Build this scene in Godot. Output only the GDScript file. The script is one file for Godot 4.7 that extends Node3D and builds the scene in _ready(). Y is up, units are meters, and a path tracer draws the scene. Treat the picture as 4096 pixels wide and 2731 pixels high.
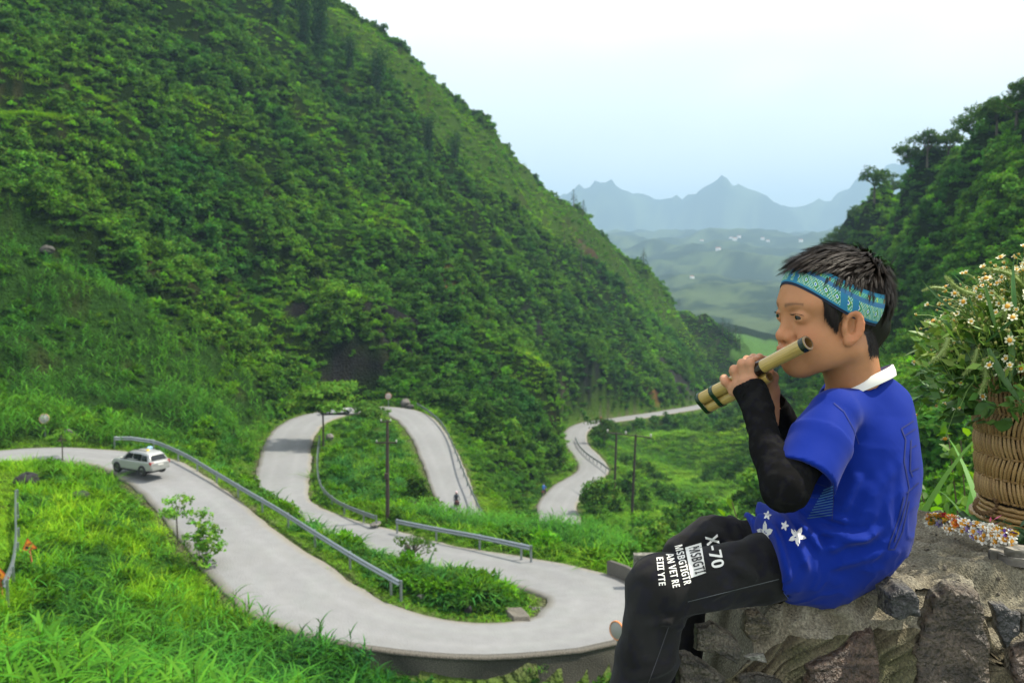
extends Node3D
# A boy with a bamboo flute on a stone wall above a winding mountain road.

const EYE := Vector3(0.0, 0.55, 0.0)
var taken := {}
var rng := RandomNumberGenerator.new()
var M := {}


func _ready() -> void:
	rng.seed = 11
	camera_and_light()
	make_materials()
	build_ground()
	build_roads()
	build_far_hills()
	build_far_houses()
	build_vegetation()
	build_trees()
	build_road_furniture()
	build_vehicles()
	build_wall()
	build_basket()
	build_person()


func camera_and_light() -> void:
	var cam := Camera3D.new()
	cam.name = "camera"
	cam.fov = 40.95
	cam.near = 0.05
	cam.far = 30000.0
	cam.position = EYE
	cam.rotation_degrees = Vector3(-4.5, 0, 0)
	var lens := CameraAttributesPhysical.new()
	lens.frustum_focal_length = 32.14
	lens.frustum_focus_distance = 1.56
	lens.exposure_aperture = 10.0
	lens.frustum_near = 0.05
	lens.frustum_far = 30000.0
	cam.attributes = lens
	add_child(cam)
	var env := Environment.new()
	env.background_mode = Environment.BG_SKY
	var sky := Sky.new()
	var mat := PanoramaSkyMaterial.new()
	mat.panorama = sky_picture()
	sky.sky_material = mat
	env.sky = sky
	env.background_energy_multiplier = 0.72
	env.tonemap_mode = Environment.TONE_MAPPER_LINEAR
	env.tonemap_exposure = 1.7
	env.fog_enabled = true
	env.fog_light_color = Color(0.72, 0.875, 1.0)
	env.fog_density = 0.0002
	env.sdfgi_enabled = true
	env.ssao_enabled = true
	env.ssil_enabled = true
	var around := WorldEnvironment.new()
	around.name = "surroundings"
	around.environment = env
	add_child(around)
	var sun := DirectionalLight3D.new()
	sun.name = "sun"
	sun.light_energy = 1.5
	sun.light_color = Color(1.0, 0.965, 0.89)
	sun.light_angular_distance = 1.2
	sun.shadow_enabled = true
	sun.look_at_from_position(Vector3(0.60, 0.97, -0.13) * 10.0, Vector3.ZERO)
	add_child(sun)


func sky_picture() -> ImageTexture:
	# bright thin overcast: white above, a little blue towards the horizon, soft grey patches
	var w := 1024
	var h := 512
	var im := Image.create(w, h, false, Image.FORMAT_RGBF)
	var n := FastNoiseLite.new()
	n.seed = 5
	n.frequency = 1.0
	n.fractal_octaves = 5
	for j in h:
		var el := (0.5 - (j + 0.5) / h) * PI
		for i in w:
			var a := (i + 0.5) / w * TAU
			var d := Vector3(cos(a) * cos(el), sin(el), sin(a) * cos(el))
			var s := d / (absf(d.y) + 0.22)
			var c := clampf(n.get_noise_3d(s.x * 0.8, s.y * 1.5, s.z * 0.8) * 1.1 + 0.62, 0.0, 1.0)
			var up := smoothstep(0.03, 0.30, d.y)
			var low := Color(1.10, 1.14, 1.15).lerp(Color(1.20, 1.22, 1.22), c)
			var high := Color(1.18, 1.21, 1.24).lerp(Color(1.36, 1.36, 1.36), smoothstep(0.1, 0.75, c))
			var k := low.lerp(high, up)
			if d.y < 0.0:
				k = low.lerp(Color(0.32, 0.42, 0.30), smoothstep(0.0, 0.25, -d.y))
			im.set_pixel(i, j, k)
	return ImageTexture.create_from_image(im)


# ---------------------------------------------------------------- naming and small helpers

func numbered(called: String) -> String:
	var k: int = taken.get(called, 0)
	taken[called] = k + 1
	return called if k == 0 else "%s_%03d" % [called, k]


func tag(o: Node, label: String, category := "", group := "", kind := "") -> void:
	o.set_meta("label", label)
	if category:
		o.set_meta("category", category)
	if group:
		o.set_meta("group", group)
	if kind:
		o.set_meta("kind", kind)


func thing(called: String, label: String, category: String, at := Vector3.ZERO, turn := 0.0, group := "") -> Node3D:
	var o := Node3D.new()
	o.name = numbered(called)
	o.position = at
	o.rotation.y = turn
	tag(o, label, category, group)
	add_child(o)
	return o


func part(called: String, mesh: Mesh, material: Material, parent: Node, at := Transform3D()) -> MeshInstance3D:
	var o := MeshInstance3D.new()
	if parent == self:
		o.name = numbered(called)
	else:
		var k := 0
		var key: String = called
		var seen: Dictionary = parent.get_meta("_names", {})
		k = seen.get(called, 0)
		seen[called] = k + 1
		parent.set_meta("_names", seen)
		if k > 0:
			key = "%s_%03d" % [called, k]
		o.name = key
	o.mesh = mesh
	if material:
		o.material_override = material
	o.transform = at
	parent.add_child(o, true)
	return o


func many(called: String, mesh: Mesh, material: Material, where: Array, tints: Array, parent: Node = self) -> MultiMeshInstance3D:
	var mm := MultiMesh.new()
	mm.transform_format = MultiMesh.TRANSFORM_3D
	mm.use_colors = true
	mm.mesh = mesh
	mm.instance_count = where.size()
	for i in where.size():
		mm.set_instance_transform(i, where[i])
		mm.set_instance_color(i, tints[i])
	var o := MultiMeshInstance3D.new()
	o.name = numbered(called) if parent == self else called
	o.multimesh = mm
	o.material_override = material
	o.set_meta("kind", "stuff")
	parent.add_child(o, true)
	return o


class MB:
	var v := PackedVector3Array()
	var c := PackedColorArray()
	var uv := PackedVector2Array()
	var ix := PackedInt32Array()
	var tint := Color(1, 1, 1)
	var turn := Transform3D()

	func p(a: Vector3, t := Vector2.ZERO) -> int:
		v.append(turn * a)
		c.append(tint)
		uv.append(t)
		return v.size() - 1

	func tri(a: int, b: int, d: int) -> void:
		ix.append(a)
		ix.append(b)
		ix.append(d)

	func quad(a: int, b: int, d: int, e: int) -> void:
		ix.append_array(PackedInt32Array([a, b, d, a, d, e]))

	func face(a: Vector3, b: Vector3, d: Vector3, e: Vector3) -> void:
		var i := p(a, Vector2(0, 0))
		p(b, Vector2(1, 0))
		p(d, Vector2(1, 1))
		p(e, Vector2(0, 1))
		quad(i, i + 1, i + 2, i + 3)

	func leaf(at: Vector3, along: Vector3, across: Vector3, l: float, w: float) -> void:
		var i := p(at)
		p(at + along * (l * 0.45) + across * (w * 0.5))
		p(at + along * l)
		p(at + along * (l * 0.45) - across * (w * 0.5))
		quad(i, i + 1, i + 2, i + 3)

	func blade(at: Vector3, dir: Vector3, out: Vector3, l: float, w: float, bend: float, n := 3) -> void:
		var side := dir.cross(out).normalized()
		if side.length() < 0.5:
			side = Vector3.RIGHT
		var last := -1
		for k in n + 1:
			var t := float(k) / n
			var q := at + dir * (l * t * (1.0 - 0.35 * bend * t)) + out * (l * bend * t * t) - Vector3(0, l * bend * 0.35 * t * t * t, 0)
			var ww := w * (0.55 + 0.9 * t * (1.0 - t) * 2.0) * (1.0 - t * t * 0.98) * 0.5
			var i := p(q - side * ww)
			p(q + side * ww)
			if last >= 0:
				quad(last, last + 1, i + 1, i)
			last = i

	func tube(pts: Array, radii: Array, sides := 8, caps := true) -> void:
		var first := -1
		var ref := Vector3.UP
		var base := v.size()
		var along := 0.0
		for k in pts.size():
			var a: Vector3 = pts[maxi(k - 1, 0)]
			var b: Vector3 = pts[mini(k + 1, pts.size() - 1)]
			var d := (b - a).normalized()
			if k == 0:
				ref = Vector3.UP if absf(d.y) < 0.9 else Vector3.RIGHT
			var x := d.cross(ref).normalized()
			var y := x.cross(d).normalized()
			ref = y
			if k > 0:
				along += (pts[k] as Vector3).distance_to(pts[k - 1])
			for s in sides + 1:
				var an := TAU * s / sides
				var r: float = radii[k] if k < radii.size() else radii[-1]
				p(pts[k] + (x * cos(an) + y * sin(an)) * r, Vector2(float(s) / sides, along))
			if k > 0:
				for s in sides:
					var o := base + (k - 1) * (sides + 1) + s
					quad(o, o + sides + 1, o + sides + 2, o + 1)
		if caps:
			for e in [0, pts.size() - 1]:
				var m := p(pts[e])
				var ring: Array = []
				for s in sides:
					ring.append(p(turn.affine_inverse() * v[base + e * (sides + 1) + s]))
				for s in sides:
					if e == 0:
						tri(m, ring[s], ring[(s + 1) % sides])
					else:
						tri(m, ring[(s + 1) % sides], ring[s])

	func box(lo: Vector3, hi: Vector3) -> void:
		var q := [Vector3(lo.x, lo.y, lo.z), Vector3(hi.x, lo.y, lo.z), Vector3(hi.x, hi.y, lo.z), Vector3(lo.x, hi.y, lo.z),
			Vector3(lo.x, lo.y, hi.z), Vector3(hi.x, lo.y, hi.z), Vector3(hi.x, hi.y, hi.z), Vector3(lo.x, hi.y, hi.z)]
		for f in [[0, 1, 2, 3], [5, 4, 7, 6], [4, 0, 3, 7], [1, 5, 6, 2], [3, 2, 6, 7], [4, 5, 1, 0]]:
			face(q[f[0]], q[f[1]], q[f[2]], q[f[3]])

	func lathe(profile: Array, sides := 24) -> void:   # profile: Vector2(radius, y)
		var base := v.size()
		for k in profile.size():
			for s in sides + 1:
				var a := TAU * s / sides
				p(Vector3(cos(a) * profile[k].x, profile[k].y, sin(a) * profile[k].x), Vector2(float(s) / sides, float(k) / profile.size()))
		for k in profile.size() - 1:
			for s in sides:
				var o := base + k * (sides + 1) + s
				quad(o, o + 1, o + sides + 2, o + sides + 1)

	func ball(at: Vector3, r: Vector3, rows := 8, sides := 12) -> void:
		var base := v.size()
		for k in rows + 1:
			var e := PI * (float(k) / rows - 0.5)
			for s in sides + 1:
				var a := TAU * s / sides
				p(at + Vector3(cos(a) * cos(e), sin(e), sin(a) * cos(e)) * r, Vector2(float(s) / sides, float(k) / rows))
		for k in rows:
			for s in sides:
				var o := base + k * (sides + 1) + s
				quad(o, o + 1, o + sides + 2, o + sides + 1)

	func mesh(smooth := true, into: ArrayMesh = null) -> ArrayMesh:
		var m := into if into else ArrayMesh.new()
		if ix.is_empty():
			return m
		var arr := []
		arr.resize(Mesh.ARRAY_MAX)
		var vv := v
		var cc := c
		var uu := uv
		var ii := ix
		if not smooth:
			vv = PackedVector3Array()
			cc = PackedColorArray()
			uu = PackedVector2Array()
			ii = PackedInt32Array()
			for k in ix.size():
				vv.append(v[ix[k]])
				cc.append(c[ix[k]])
				uu.append(uv[ix[k]])
				ii.append(k)
		var nn := PackedVector3Array()
		nn.resize(vv.size())
		for k in range(0, ii.size(), 3):
			var a := vv[ii[k]]
			var f := (vv[ii[k + 2]] - a).cross(vv[ii[k + 1]] - a)
			nn[ii[k]] += f
			nn[ii[k + 1]] += f
			nn[ii[k + 2]] += f
		for k in nn.size():
			nn[k] = nn[k].normalized() if nn[k].length_squared() > 1e-24 else Vector3.UP
		arr[Mesh.ARRAY_VERTEX] = vv
		arr[Mesh.ARRAY_NORMAL] = nn
		arr[Mesh.ARRAY_COLOR] = cc
		arr[Mesh.ARRAY_TEX_UV] = uu
		arr[Mesh.ARRAY_INDEX] = ii
		m.add_surface_from_arrays(Mesh.PRIMITIVE_TRIANGLES, arr)
		return m


func plain(rgb: Color, rough := 0.8, metal := 0.0) -> StandardMaterial3D:
	# rgb: linear base colour
	var m := StandardMaterial3D.new()
	m.albedo_color = rgb.linear_to_srgb()
	m.roughness = rough
	m.metallic = metal
	return m


func coloured(rough := 0.8, back := 0.0) -> StandardMaterial3D:
	var m := StandardMaterial3D.new()
	m.vertex_color_use_as_albedo = true
	m.roughness = rough
	if back > 0.0:
		m.backlight_enabled = true
		m.backlight = Color(back, back, back * 0.6)
	return m


func noise_map(seed_: int, freq: float, octaves: int, size: int, lo: Color, hi: Color, mid := -1.0) -> NoiseTexture2D:
	var n := FastNoiseLite.new()
	n.seed = seed_
	n.frequency = freq
	n.fractal_octaves = octaves
	var t := NoiseTexture2D.new()
	t.noise = n
	t.seamless = true
	t.width = size
	t.height = size
	var g := Gradient.new()
	g.set_color(0, lo)
	g.set_color(1, hi)
	if mid >= 0.0:
		g.set_offset(0, mid)
	t.color_ramp = g
	return t


func bump_map(seed_: int, freq: float, octaves: int, size: int, strength: float) -> NoiseTexture2D:
	var n := FastNoiseLite.new()
	n.seed = seed_
	n.frequency = freq
	n.fractal_octaves = octaves
	var t := NoiseTexture2D.new()
	t.noise = n
	t.seamless = true
	t.as_normal_map = true
	t.bump_strength = strength
	t.width = size
	t.height = size
	return t


func make_materials() -> void:
	M.leaf = coloured(0.65, 0.9)
	M.leaf.metallic_specular = 0.12
	M.grass = coloured(0.6, 0.9)
	M.grass.metallic_specular = 0.2
	M.bark = coloured(0.9)
	M.ground = coloured(0.95)
	M.ground.metallic_specular = 0.1
	M.ground.albedo_texture = noise_map(31, 0.03, 5, 512, Color(0.55, 0.55, 0.55), Color(1, 1, 1))
	M.ground.uv1_triplanar = true
	M.ground.uv1_world_triplanar = true
	M.ground.uv1_scale = Vector3(0.12, 0.12, 0.12)
	M.ground.normal_enabled = true
	M.ground.normal_texture = bump_map(32, 0.04, 5, 512, 16.0)
	M.ground.normal_scale = 1.5
	M.painted = coloured(0.6)
	# asphalt: pale, worn, with fine grain and faint patches
	var a := coloured(0.85)
	a.albedo_texture = noise_map(3, 0.012, 5, 512, Color(0.93, 0.93, 0.93), Color(1, 1, 1))
	a.uv1_triplanar = true
	a.uv1_world_triplanar = true
	a.uv1_scale = Vector3(0.16, 0.16, 0.16)
	a.normal_enabled = true
	a.normal_texture = bump_map(4, 0.2, 3, 256, 4.0)
	a.normal_scale = 0.25
	M.asphalt = a
	var s := plain(Color(0.30, 0.29, 0.26), 0.9)
	s.albedo_texture = noise_map(8, 0.02, 5, 512, Color(0.45, 0.45, 0.42), Color(1, 1, 1))
	s.uv1_triplanar = true
	s.uv1_world_triplanar = true
	s.uv1_scale = Vector3(0.35, 0.35, 0.35)
	M.concrete = s
	var st := plain(Color(0.34, 0.38, 0.40), 0.42, 0.7)
	st.albedo_texture = noise_map(9, 0.05, 3, 256, Color(0.8, 0.82, 0.84), Color(1, 1, 1))
	st.uv1_triplanar = true
	st.uv1_world_triplanar = true
	M.steel = st
	var rk := coloured(0.9)
	rk.albedo_texture = noise_map(12, 0.03, 5, 512, Color(0.45, 0.45, 0.45), Color(1, 1, 1))
	rk.uv1_triplanar = true
	rk.uv1_world_triplanar = true
	rk.normal_enabled = true
	rk.normal_texture = bump_map(13, 0.05, 4, 256, 8.0)
	M.rock = rk


# ---------------------------------------------------------------- ground

var ctrl := PackedVector3Array()
var weight := PackedFloat64Array()
var road_pts: Array = []          # every 1.2 m: Vector4(x, y, z, half width)
var road_cells := {}
var cols := 460
var rows := 345
var a0 := -0.95
var a1 := 0.95
var r0 := 1.2
var r1 := 760.0
var grid := PackedFloat32Array()
var bumps := FastNoiseLite.new()
var gully := FastNoiseLite.new()

var road_a := [Vector4(-33.6, -10.6, -46, 2.6), Vector4(-35, -11.2, -53, 2.6), Vector4(-34.6, -11.8, -59.38, 2.5), Vector4(-31.4, -12.2, -62.7, 2.4), Vector4(-25.9, -12.9, -62.6, 2.35), Vector4(-19.9, -13.4, -55.4, 2.35), Vector4(-15.3, -13.9, -48.6, 2.45), Vector4(-11.8, -14.3, -43.9, 2.7), Vector4(-9.4, -14.6, -41.0, 2.7), Vector4(-6.3, -14.95, -39.0, 2.35), Vector4(-2.4, -15.3, -38.2, 1.95), Vector4(0.4, -15.5, -38.8, 2.0), Vector4(2.7, -15.7, -40.2, 2.3), Vector4(4.0, -15.8, -42.7, 2.5), Vector4(4.2, -15.95, -45.6, 2.5), Vector4(2.5, -16.05, -48.0, 2.4), Vector4(-0.2, -16.25, -50.4, 2.3), Vector4(-4.5, -16.5, -53.4, 2.3), Vector4(-8.4, -16.9, -57.8, 2.25), Vector4(-14.3, -17.5, -64.6, 2.3), Vector4(-18.6, -17.85, -72.0, 2.35), Vector4(-22.32, -18.3, -88.78, 2.5), Vector4(-25.09, -18.6, -101.9, 2.6), Vector4(-26.3, -18.8, -114.9, 2.7), Vector4(-24.63, -19, -123.2, 2.8), Vector4(-21.44, -19.3, -129, 2.8), Vector4(-17.34, -19.7, -130.8, 2.8), Vector4(-13.72, -20.1, -126.2, 2.6), Vector4(-10.73, -20.8, -116.6, 2.4), Vector4(-8.55, -21.6, -106.8, 2.3), Vector4(-6.95, -22.3, -98.52, 2.2), Vector4(-5.83, -22.8, -91.91, 2.1), Vector4(-4.96, -23.4, -86.7, 2.1), Vector4(-4.0, -24.2, -80.0, 2.1)]
var road_d := [Vector4(4.0, -30.4, -104, 2.6), Vector4(6.0, -31, -113.2, 2.7), Vector4(6.2, -31.6, -123, 2.7), Vector4(8.89, -32.6, -137.1, 2.8), Vector4(13.75, -33.6, -153.1, 2.7), Vector4(14.18, -34.5, -169, 2.5), Vector4(13.43, -35.5, -187, 2.4), Vector4(15.12, -37, -210.8, 2.7), Vector4(20.4, -38.5, -230.5, 2.8), Vector4(31.47, -40, -247.9, 2.8), Vector4(47.62, -42, -272.2, 2.8), Vector4(65.17, -45, -305.6, 2.8), Vector4(92.81, -50, -369.1, 2.8), Vector4(126.7, -55, -444.9, 3), Vector4(144.5, -57, -483.3, 3), Vector4(160.4, -60, -536.7, 3), Vector4(177.6, -62, -571.5, 3)]
var zone := {}
var cliffs := [[Vector3(-26.81, -16.07, -139.5), 3.8, 0], [Vector3(-22.12, -14.28, -141.8), 3.2, 0], [Vector3(-19.7, -8.603, -152.4), 5.0, 0], [Vector3(25.88, -32.43, -240.8), 9.0, 0], [Vector3(58.5, -38.12, -309.7), 10.0, 1], [Vector3(43.88, -37.28, -276.3), 3.0, 2], [Vector3(-33.75, -5.077, -145.8), 3.0, 0], [Vector3(6.46, -14.87, -229.4), 4.0, 0], [Vector3(-12.62, -4.73, -181.7), 3.0, 2], [Vector3(25.43, 8.084, -327.3), 6.0, 3], [Vector3(19.21, 15.8, -327.6), 5.0, 3]]


func control_points() -> void:
	ctrl = PackedVector3Array([
		Vector3(-25.06, -11.8, -43.92),
		Vector3(-13.36, -10.2, -23.08),
		Vector3(-28.09, -12, -50.88),
		Vector3(-20.37, -11.4, -36.68),
		Vector3(-19.26, -12.2, -38.54),
		Vector3(-13.61, -12, -26.95),
		Vector3(-21.67, -12.8, -51.06),
		Vector3(-16.05, -13.5, -42.47),
		Vector3(-11.6, -13.6, -30.38),
		Vector3(-11.08, -14.9, -36.69),
		Vector3(-8.87, -15.4, -34.25),
		Vector3(-39.58, -10.9, -70),
		Vector3(-34.73, -11.56, -74),
		Vector3(-42.88, -9.67, -76),
		Vector3(-50.4, -2.92, -90),
		Vector3(-56.82, 3.38, -102),
		Vector3(-37.82, -11.56, -90),
		Vector3(-45.05, -3.62, -108),
		Vector3(-32.58, -14.18, -118),
		Vector3(-29.84, -17.57, -99),
		Vector3(-31.19, -14.69, -96),
		Vector3(-28.02, -16.04, -80),
		Vector3(-20.94, -15.41, -66),
		Vector3(-29.15, -14.87, -80),
		Vector3(-65.34, 12.67, -118),
		Vector3(-78.06, 28.26, -142),
		Vector3(-93.86, 49.78, -172),
		Vector3(-45.65, 1.65, -124),
		Vector3(-61.16, 25.59, -168),
		Vector3(-78.5, 62.95, -218),
		Vector3(-30.68, 2.07, -172),
		Vector3(-41.98, 36.03, -238),
		Vector3(-53.74, 85.74, -300),
		Vector3(-59.66, 48.95, -222),
		Vector3(-33.22, -12.75, -132),
		Vector3(-25.07, -17.81, -139),
		Vector3(-25.6, -11.07, -142.5),
		Vector3(-19.76, -9.53, -150),
		Vector3(-32.05, -10.28, -141),
		Vector3(-15.17, -17.61, -140),
		Vector3(-12.79, -12.58, -152),
		Vector3(-11.91, -18.42, -141),
		Vector3(-5.15, -21.83, -141),
		Vector3(-4.44, -24.55, -121),
		Vector3(-1.56, -28.21, -124),
		Vector3(-1.99, -17.11, -160),
		Vector3(-39.83, 76.62, -310),
		Vector3(-11.83, 54.33, -332),
		Vector3(26.55, 24.73, -365),
		Vector3(60.3, -0.06, -392),
		Vector3(88.87, -20.06, -420),
		Vector3(112.7, -38.75, -450),
		Vector3(-18.47, 12.97, -222),
		Vector3(3.36, 17.11, -296),
		Vector3(2.65, -8.4, -232),
		Vector3(6.59, -19.99, -186),
		Vector3(9.41, -22.59, -172),
		Vector3(10.03, -29.38, -168),
		Vector3(8.62, -32.77, -150),
		Vector3(3.65, -31.02, -128),
		Vector3(17.78, -29.85, -226),
		Vector3(26.28, -26.5, -245),
		Vector3(37.98, -24.5, -290),
		Vector3(33.42, -36.69, -254),
		Vector3(52.03, -38.46, -290),
		Vector3(79.44, -33.31, -392),
		Vector3(23.33, -36.08, -238),
		Vector3(-3.79, -17.34, -62),
		Vector3(0.73, -17.63, -63),
		Vector3(5.24, -17.8, -62),
		Vector3(7.73, -17.92, -58),
		Vector3(-7.23, -17.36, -66),
		Vector3(21.18, -34.99, -160),
		Vector3(17, -34.18, -128),
		Vector3(39.98, -40.09, -222),
		Vector3(66.93, -48.53, -300),
		Vector3(49.39, -44.68, -195),
		Vector3(24.28, -32.63, -118),
		Vector3(13.78, -24.72, -80),
		Vector3(39.58, -40.89, -150),
		Vector3(107, -57.44, -330),
		Vector3(115.7, -55.17, -380),
		Vector3(21.16, -37.24, -196),
		Vector3(74.63, -48.87, -270),
		Vector3(82.58, 27.06, -150),
		Vector3(88.08, 25.6, -178),
		Vector3(92.26, 21.82, -212),
		Vector3(102, 17.05, -262),
		Vector3(108.8, 12.6, -305),
		Vector3(116, 6.86, -345),
		Vector3(54.67, 1.42, -98),
		Vector3(57.54, -4, -118),
		Vector3(84.36, -7.74, -215),
		Vector3(40.78, -11.83, -92),
		Vector3(64.26, -24.34, -185),
		Vector3(113.8, -15.33, -330),
		Vector3(104.7, -29.68, -300),
		Vector3(28.21, -6.18, -50),
		Vector3(143.8, -40.85, -575),
		Vector3(184.9, -53, -620),
		Vector3(149.6, -61.88, -500),
		Vector3(-64.49, 60.74, -360),
		Vector3(-14.32, 14.33, -402),
		Vector3(31.64, -15.27, -435),
		Vector3(71.07, -35.06, -462),
		Vector3(101.6, -45.06, -480),
		Vector3(-100.1, 97.95, -278),
		Vector3(-126.6, 94.78, -232),
		Vector3(110.1, 22.06, -200),
		Vector3(118.4, 3.82, -272),
		Vector3(133.8, -12.4, -375),
		Vector3(136.1, -23.14, -405),
		Vector3(0, -1.6, 2),
		Vector3(0, -1.6, -3),
		Vector3(4, -1.5, -3),
		Vector3(-5, -2.5, -3),
		Vector3(8, -1.8, -6),
		Vector3(0, -5, -9),
		Vector3(7, -4.5, -12),
		Vector3(14, -5, -14),
		Vector3(-10, -8, -14),
		Vector3(0, -12.5, -24),
		Vector3(-3, -16.5, -32),
		Vector3(2, -17.2, -34),
		Vector3(6, -17, -38),
		Vector3(9, -15, -36),
		Vector3(10, -17.5, -48),
		Vector3(8, -11, -24),
		Vector3(16, -9, -30),
		Vector3(22, -9, -46),
		Vector3(-25, -8, -20),
		Vector3(20, -3, -14),
		Vector3(-30, -8, 0),
		Vector3(30, 0, 0),
		Vector3(14, -24, -66),
		Vector3(24, -22, -80),
		Vector3(-60, -11, -40),
		Vector3(-110, 60, -130),
		Vector3(-120, 20, -70),
		Vector3(-90, 5, -60),
		Vector3(110, 60, -120),
		Vector3(90, 25, -60),
		Vector3(200, 60, -300),
		Vector3(-200, 150, -350)])
	for k in road_a.size():
		if k % 2 == 0:
			ctrl.append(Vector3(road_a[k].x, road_a[k].y, road_a[k].z))
	for q in road_d:
		ctrl.append(Vector3(q.x, q.y, q.z))


func solve_ground() -> void:
	var n := ctrl.size()
	var m := n + 3
	var a: Array = []
	for i in m:
		var row := PackedFloat64Array()
		row.resize(m + 1)
		a.append(row)
	for i in n:
		for j in n:
			var d := Vector2(ctrl[i].x - ctrl[j].x, ctrl[i].z - ctrl[j].z)
			a[i][j] = -sqrt(d.length_squared() + 4.0) - (0.3 if i == j else 0.0)
		a[i][n] = 1.0
		a[i][n + 1] = ctrl[i].x
		a[i][n + 2] = ctrl[i].z
		a[n][i] = 1.0
		a[n + 1][i] = ctrl[i].x
		a[n + 2][i] = ctrl[i].z
		a[i][m] = ctrl[i].y
	for k in m:
		var best := k
		for i in range(k, m):
			if absf(a[i][k]) > absf(a[best][k]):
				best = i
		var swap: PackedFloat64Array = a[k]
		a[k] = a[best]
		a[best] = swap
		var pk: PackedFloat64Array = a[k]
		for i in range(k + 1, m):
			var ri: PackedFloat64Array = a[i]
			var f := ri[k] / pk[k]
			if f != 0.0:
				for j in range(k, m + 1):
					ri[j] -= f * pk[j]
				a[i] = ri
	weight.resize(m)
	for k in range(m - 1, -1, -1):
		var row: PackedFloat64Array = a[k]
		var s := row[m]
		for j in range(k + 1, m):
			s -= row[j] * weight[j]
		weight[k] = s / row[k]


func spline_height(x: float, z: float) -> float:
	var n := ctrl.size()
	var s := weight[n] + weight[n + 1] * x + weight[n + 2] * z
	for i in n:
		var dx := x - ctrl[i].x
		var dz := z - ctrl[i].z
		s -= weight[i] * sqrt(dx * dx + dz * dz + 4.0)
	return s


func smooth_line(pts: Array, step: float) -> Array:
	var out: Array = []
	for k in pts.size() - 1:
		var p0: Vector4 = pts[maxi(k - 1, 0)]
		var p1: Vector4 = pts[k]
		var p2: Vector4 = pts[k + 1]
		var p3: Vector4 = pts[mini(k + 2, pts.size() - 1)]
		var n := maxi(1, int(Vector2(p2.x - p1.x, p2.z - p1.z).length() / step))
		for i in n:
			var t := float(i) / n
			out.append(0.5 * (2.0 * p1 + (p2 - p0) * t + (2.0 * p0 - 5.0 * p1 + 4.0 * p2 - p3) * t * t + (3.0 * p1 - p0 - 3.0 * p2 + p3) * t * t * t))
	out.append(pts[-1])
	return out


func near_road(x: float, z: float) -> Vector3:   # distance past the road's edge, road height, half width; distance 99 when far
	var best := 1e9
	var y := 0.0
	var hw := 2.3
	var cx := int(floor(x / 8.0))
	var cz := int(floor(z / 8.0))
	var cell: Variant = road_cells.get(Vector2i(cx, cz))
	if cell == null:
		return Vector3(99, 0, 0)
	for i: int in cell:
		var q: Vector4 = road_pts[i]
		var d := (q.x - x) * (q.x - x) + (q.z - z) * (q.z - z)
		if d < best:
			best = d
			y = q.y
			hw = q.w
	return Vector3(sqrt(best) - hw, y, hw)


func index_roads() -> void:
	for line: Array in [road_a, road_d]:
		for q in smooth_line(line, 0.9):
			road_pts.append(q)
	for i in road_pts.size():
		var q: Vector4 = road_pts[i]
		var cx := int(floor(q.x / 8.0))
		var cz := int(floor(q.z / 8.0))
		for dx in range(-1, 2):
			for dz in range(-1, 2):
				var key := Vector2i(cx + dx, cz + dz)
				if not road_cells.has(key):
					road_cells[key] = PackedInt32Array()
				road_cells[key].append(i)


var dip := PackedVector2Array([Vector2(-5.8, -36.9), Vector2(-5.4, -36.6), Vector2(-2.2, -35.9), Vector2(0.9, -36.3), Vector2(4.2, -38.2), Vector2(6.6, -41.5), Vector2(6.9, -45), Vector2(6.3, -49), Vector2(14, -49), Vector2(14, -25), Vector2(-5.8, -25)])


func raw_ground(x: float, z: float) -> float:
	var h := spline_height(x, z)
	var r := sqrt(x * x + z * z)
	var nr := near_road(x, z)
	var far := smoothstep(60.0, 130.0, r)
	var rough := bumps.get_noise_2d(x * 0.45, z * 0.45) * lerpf(0.35, 1.5, far) + bumps.get_noise_2d(x * 2.0, z * 2.0) * lerpf(0.12, 0.5, far)
	# gullies that run down the big slopes
	rough += (absf(gully.get_noise_2d((x * 0.85 - z * 0.5) * 0.35, (x * 0.5 + z * 0.85) * 1.3)) - 0.25) * 13.0 * far * smoothstep(-38.0, -10.0, h)
	var away := smoothstep(2.0, 16.0, nr.x)
	h += rough * away * smoothstep(3.0, 12.0, r)
	if nr.x < 6.0:
		var w := smoothstep(0.7, 4.0, nr.x)
		if Geometry2D.is_point_in_polygon(Vector2(x, z), dip):
			w = smoothstep(-1.3, -0.8, nr.x)
		h = lerpf(nr.y - 0.13, h, w)
	return h


func ground(x: float, z: float) -> float:   # from the finished grid
	var r := clampf(sqrt(x * x + z * z), r0, r1 * 0.999)
	var a := clampf(atan2(x, -z), a0, a1 - 0.0001)
	var fi := log(r / r0) / log(r1 / r0) * (rows - 1)
	var fj := (a - a0) / (a1 - a0) * (cols - 1)
	var i := int(fi)
	var j := int(fj)
	var ti := fi - i
	var tj := fj - j
	var o := i * cols + j
	return lerpf(lerpf(grid[o], grid[o + 1], tj), lerpf(grid[o + cols], grid[o + cols + 1], tj), ti)


func slope_at(x: float, z: float) -> Vector3:
	var e := 0.6 + 0.01 * sqrt(x * x + z * z)
	return Vector3(ground(x - e, z) - ground(x + e, z), 2.0 * e, ground(x, z - e) - ground(x, z + e)).normalized()


func inside(name_: String, x: float, z: float) -> bool:
	return Geometry2D.is_point_in_polygon(Vector2(x, z), zone[name_])


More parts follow.
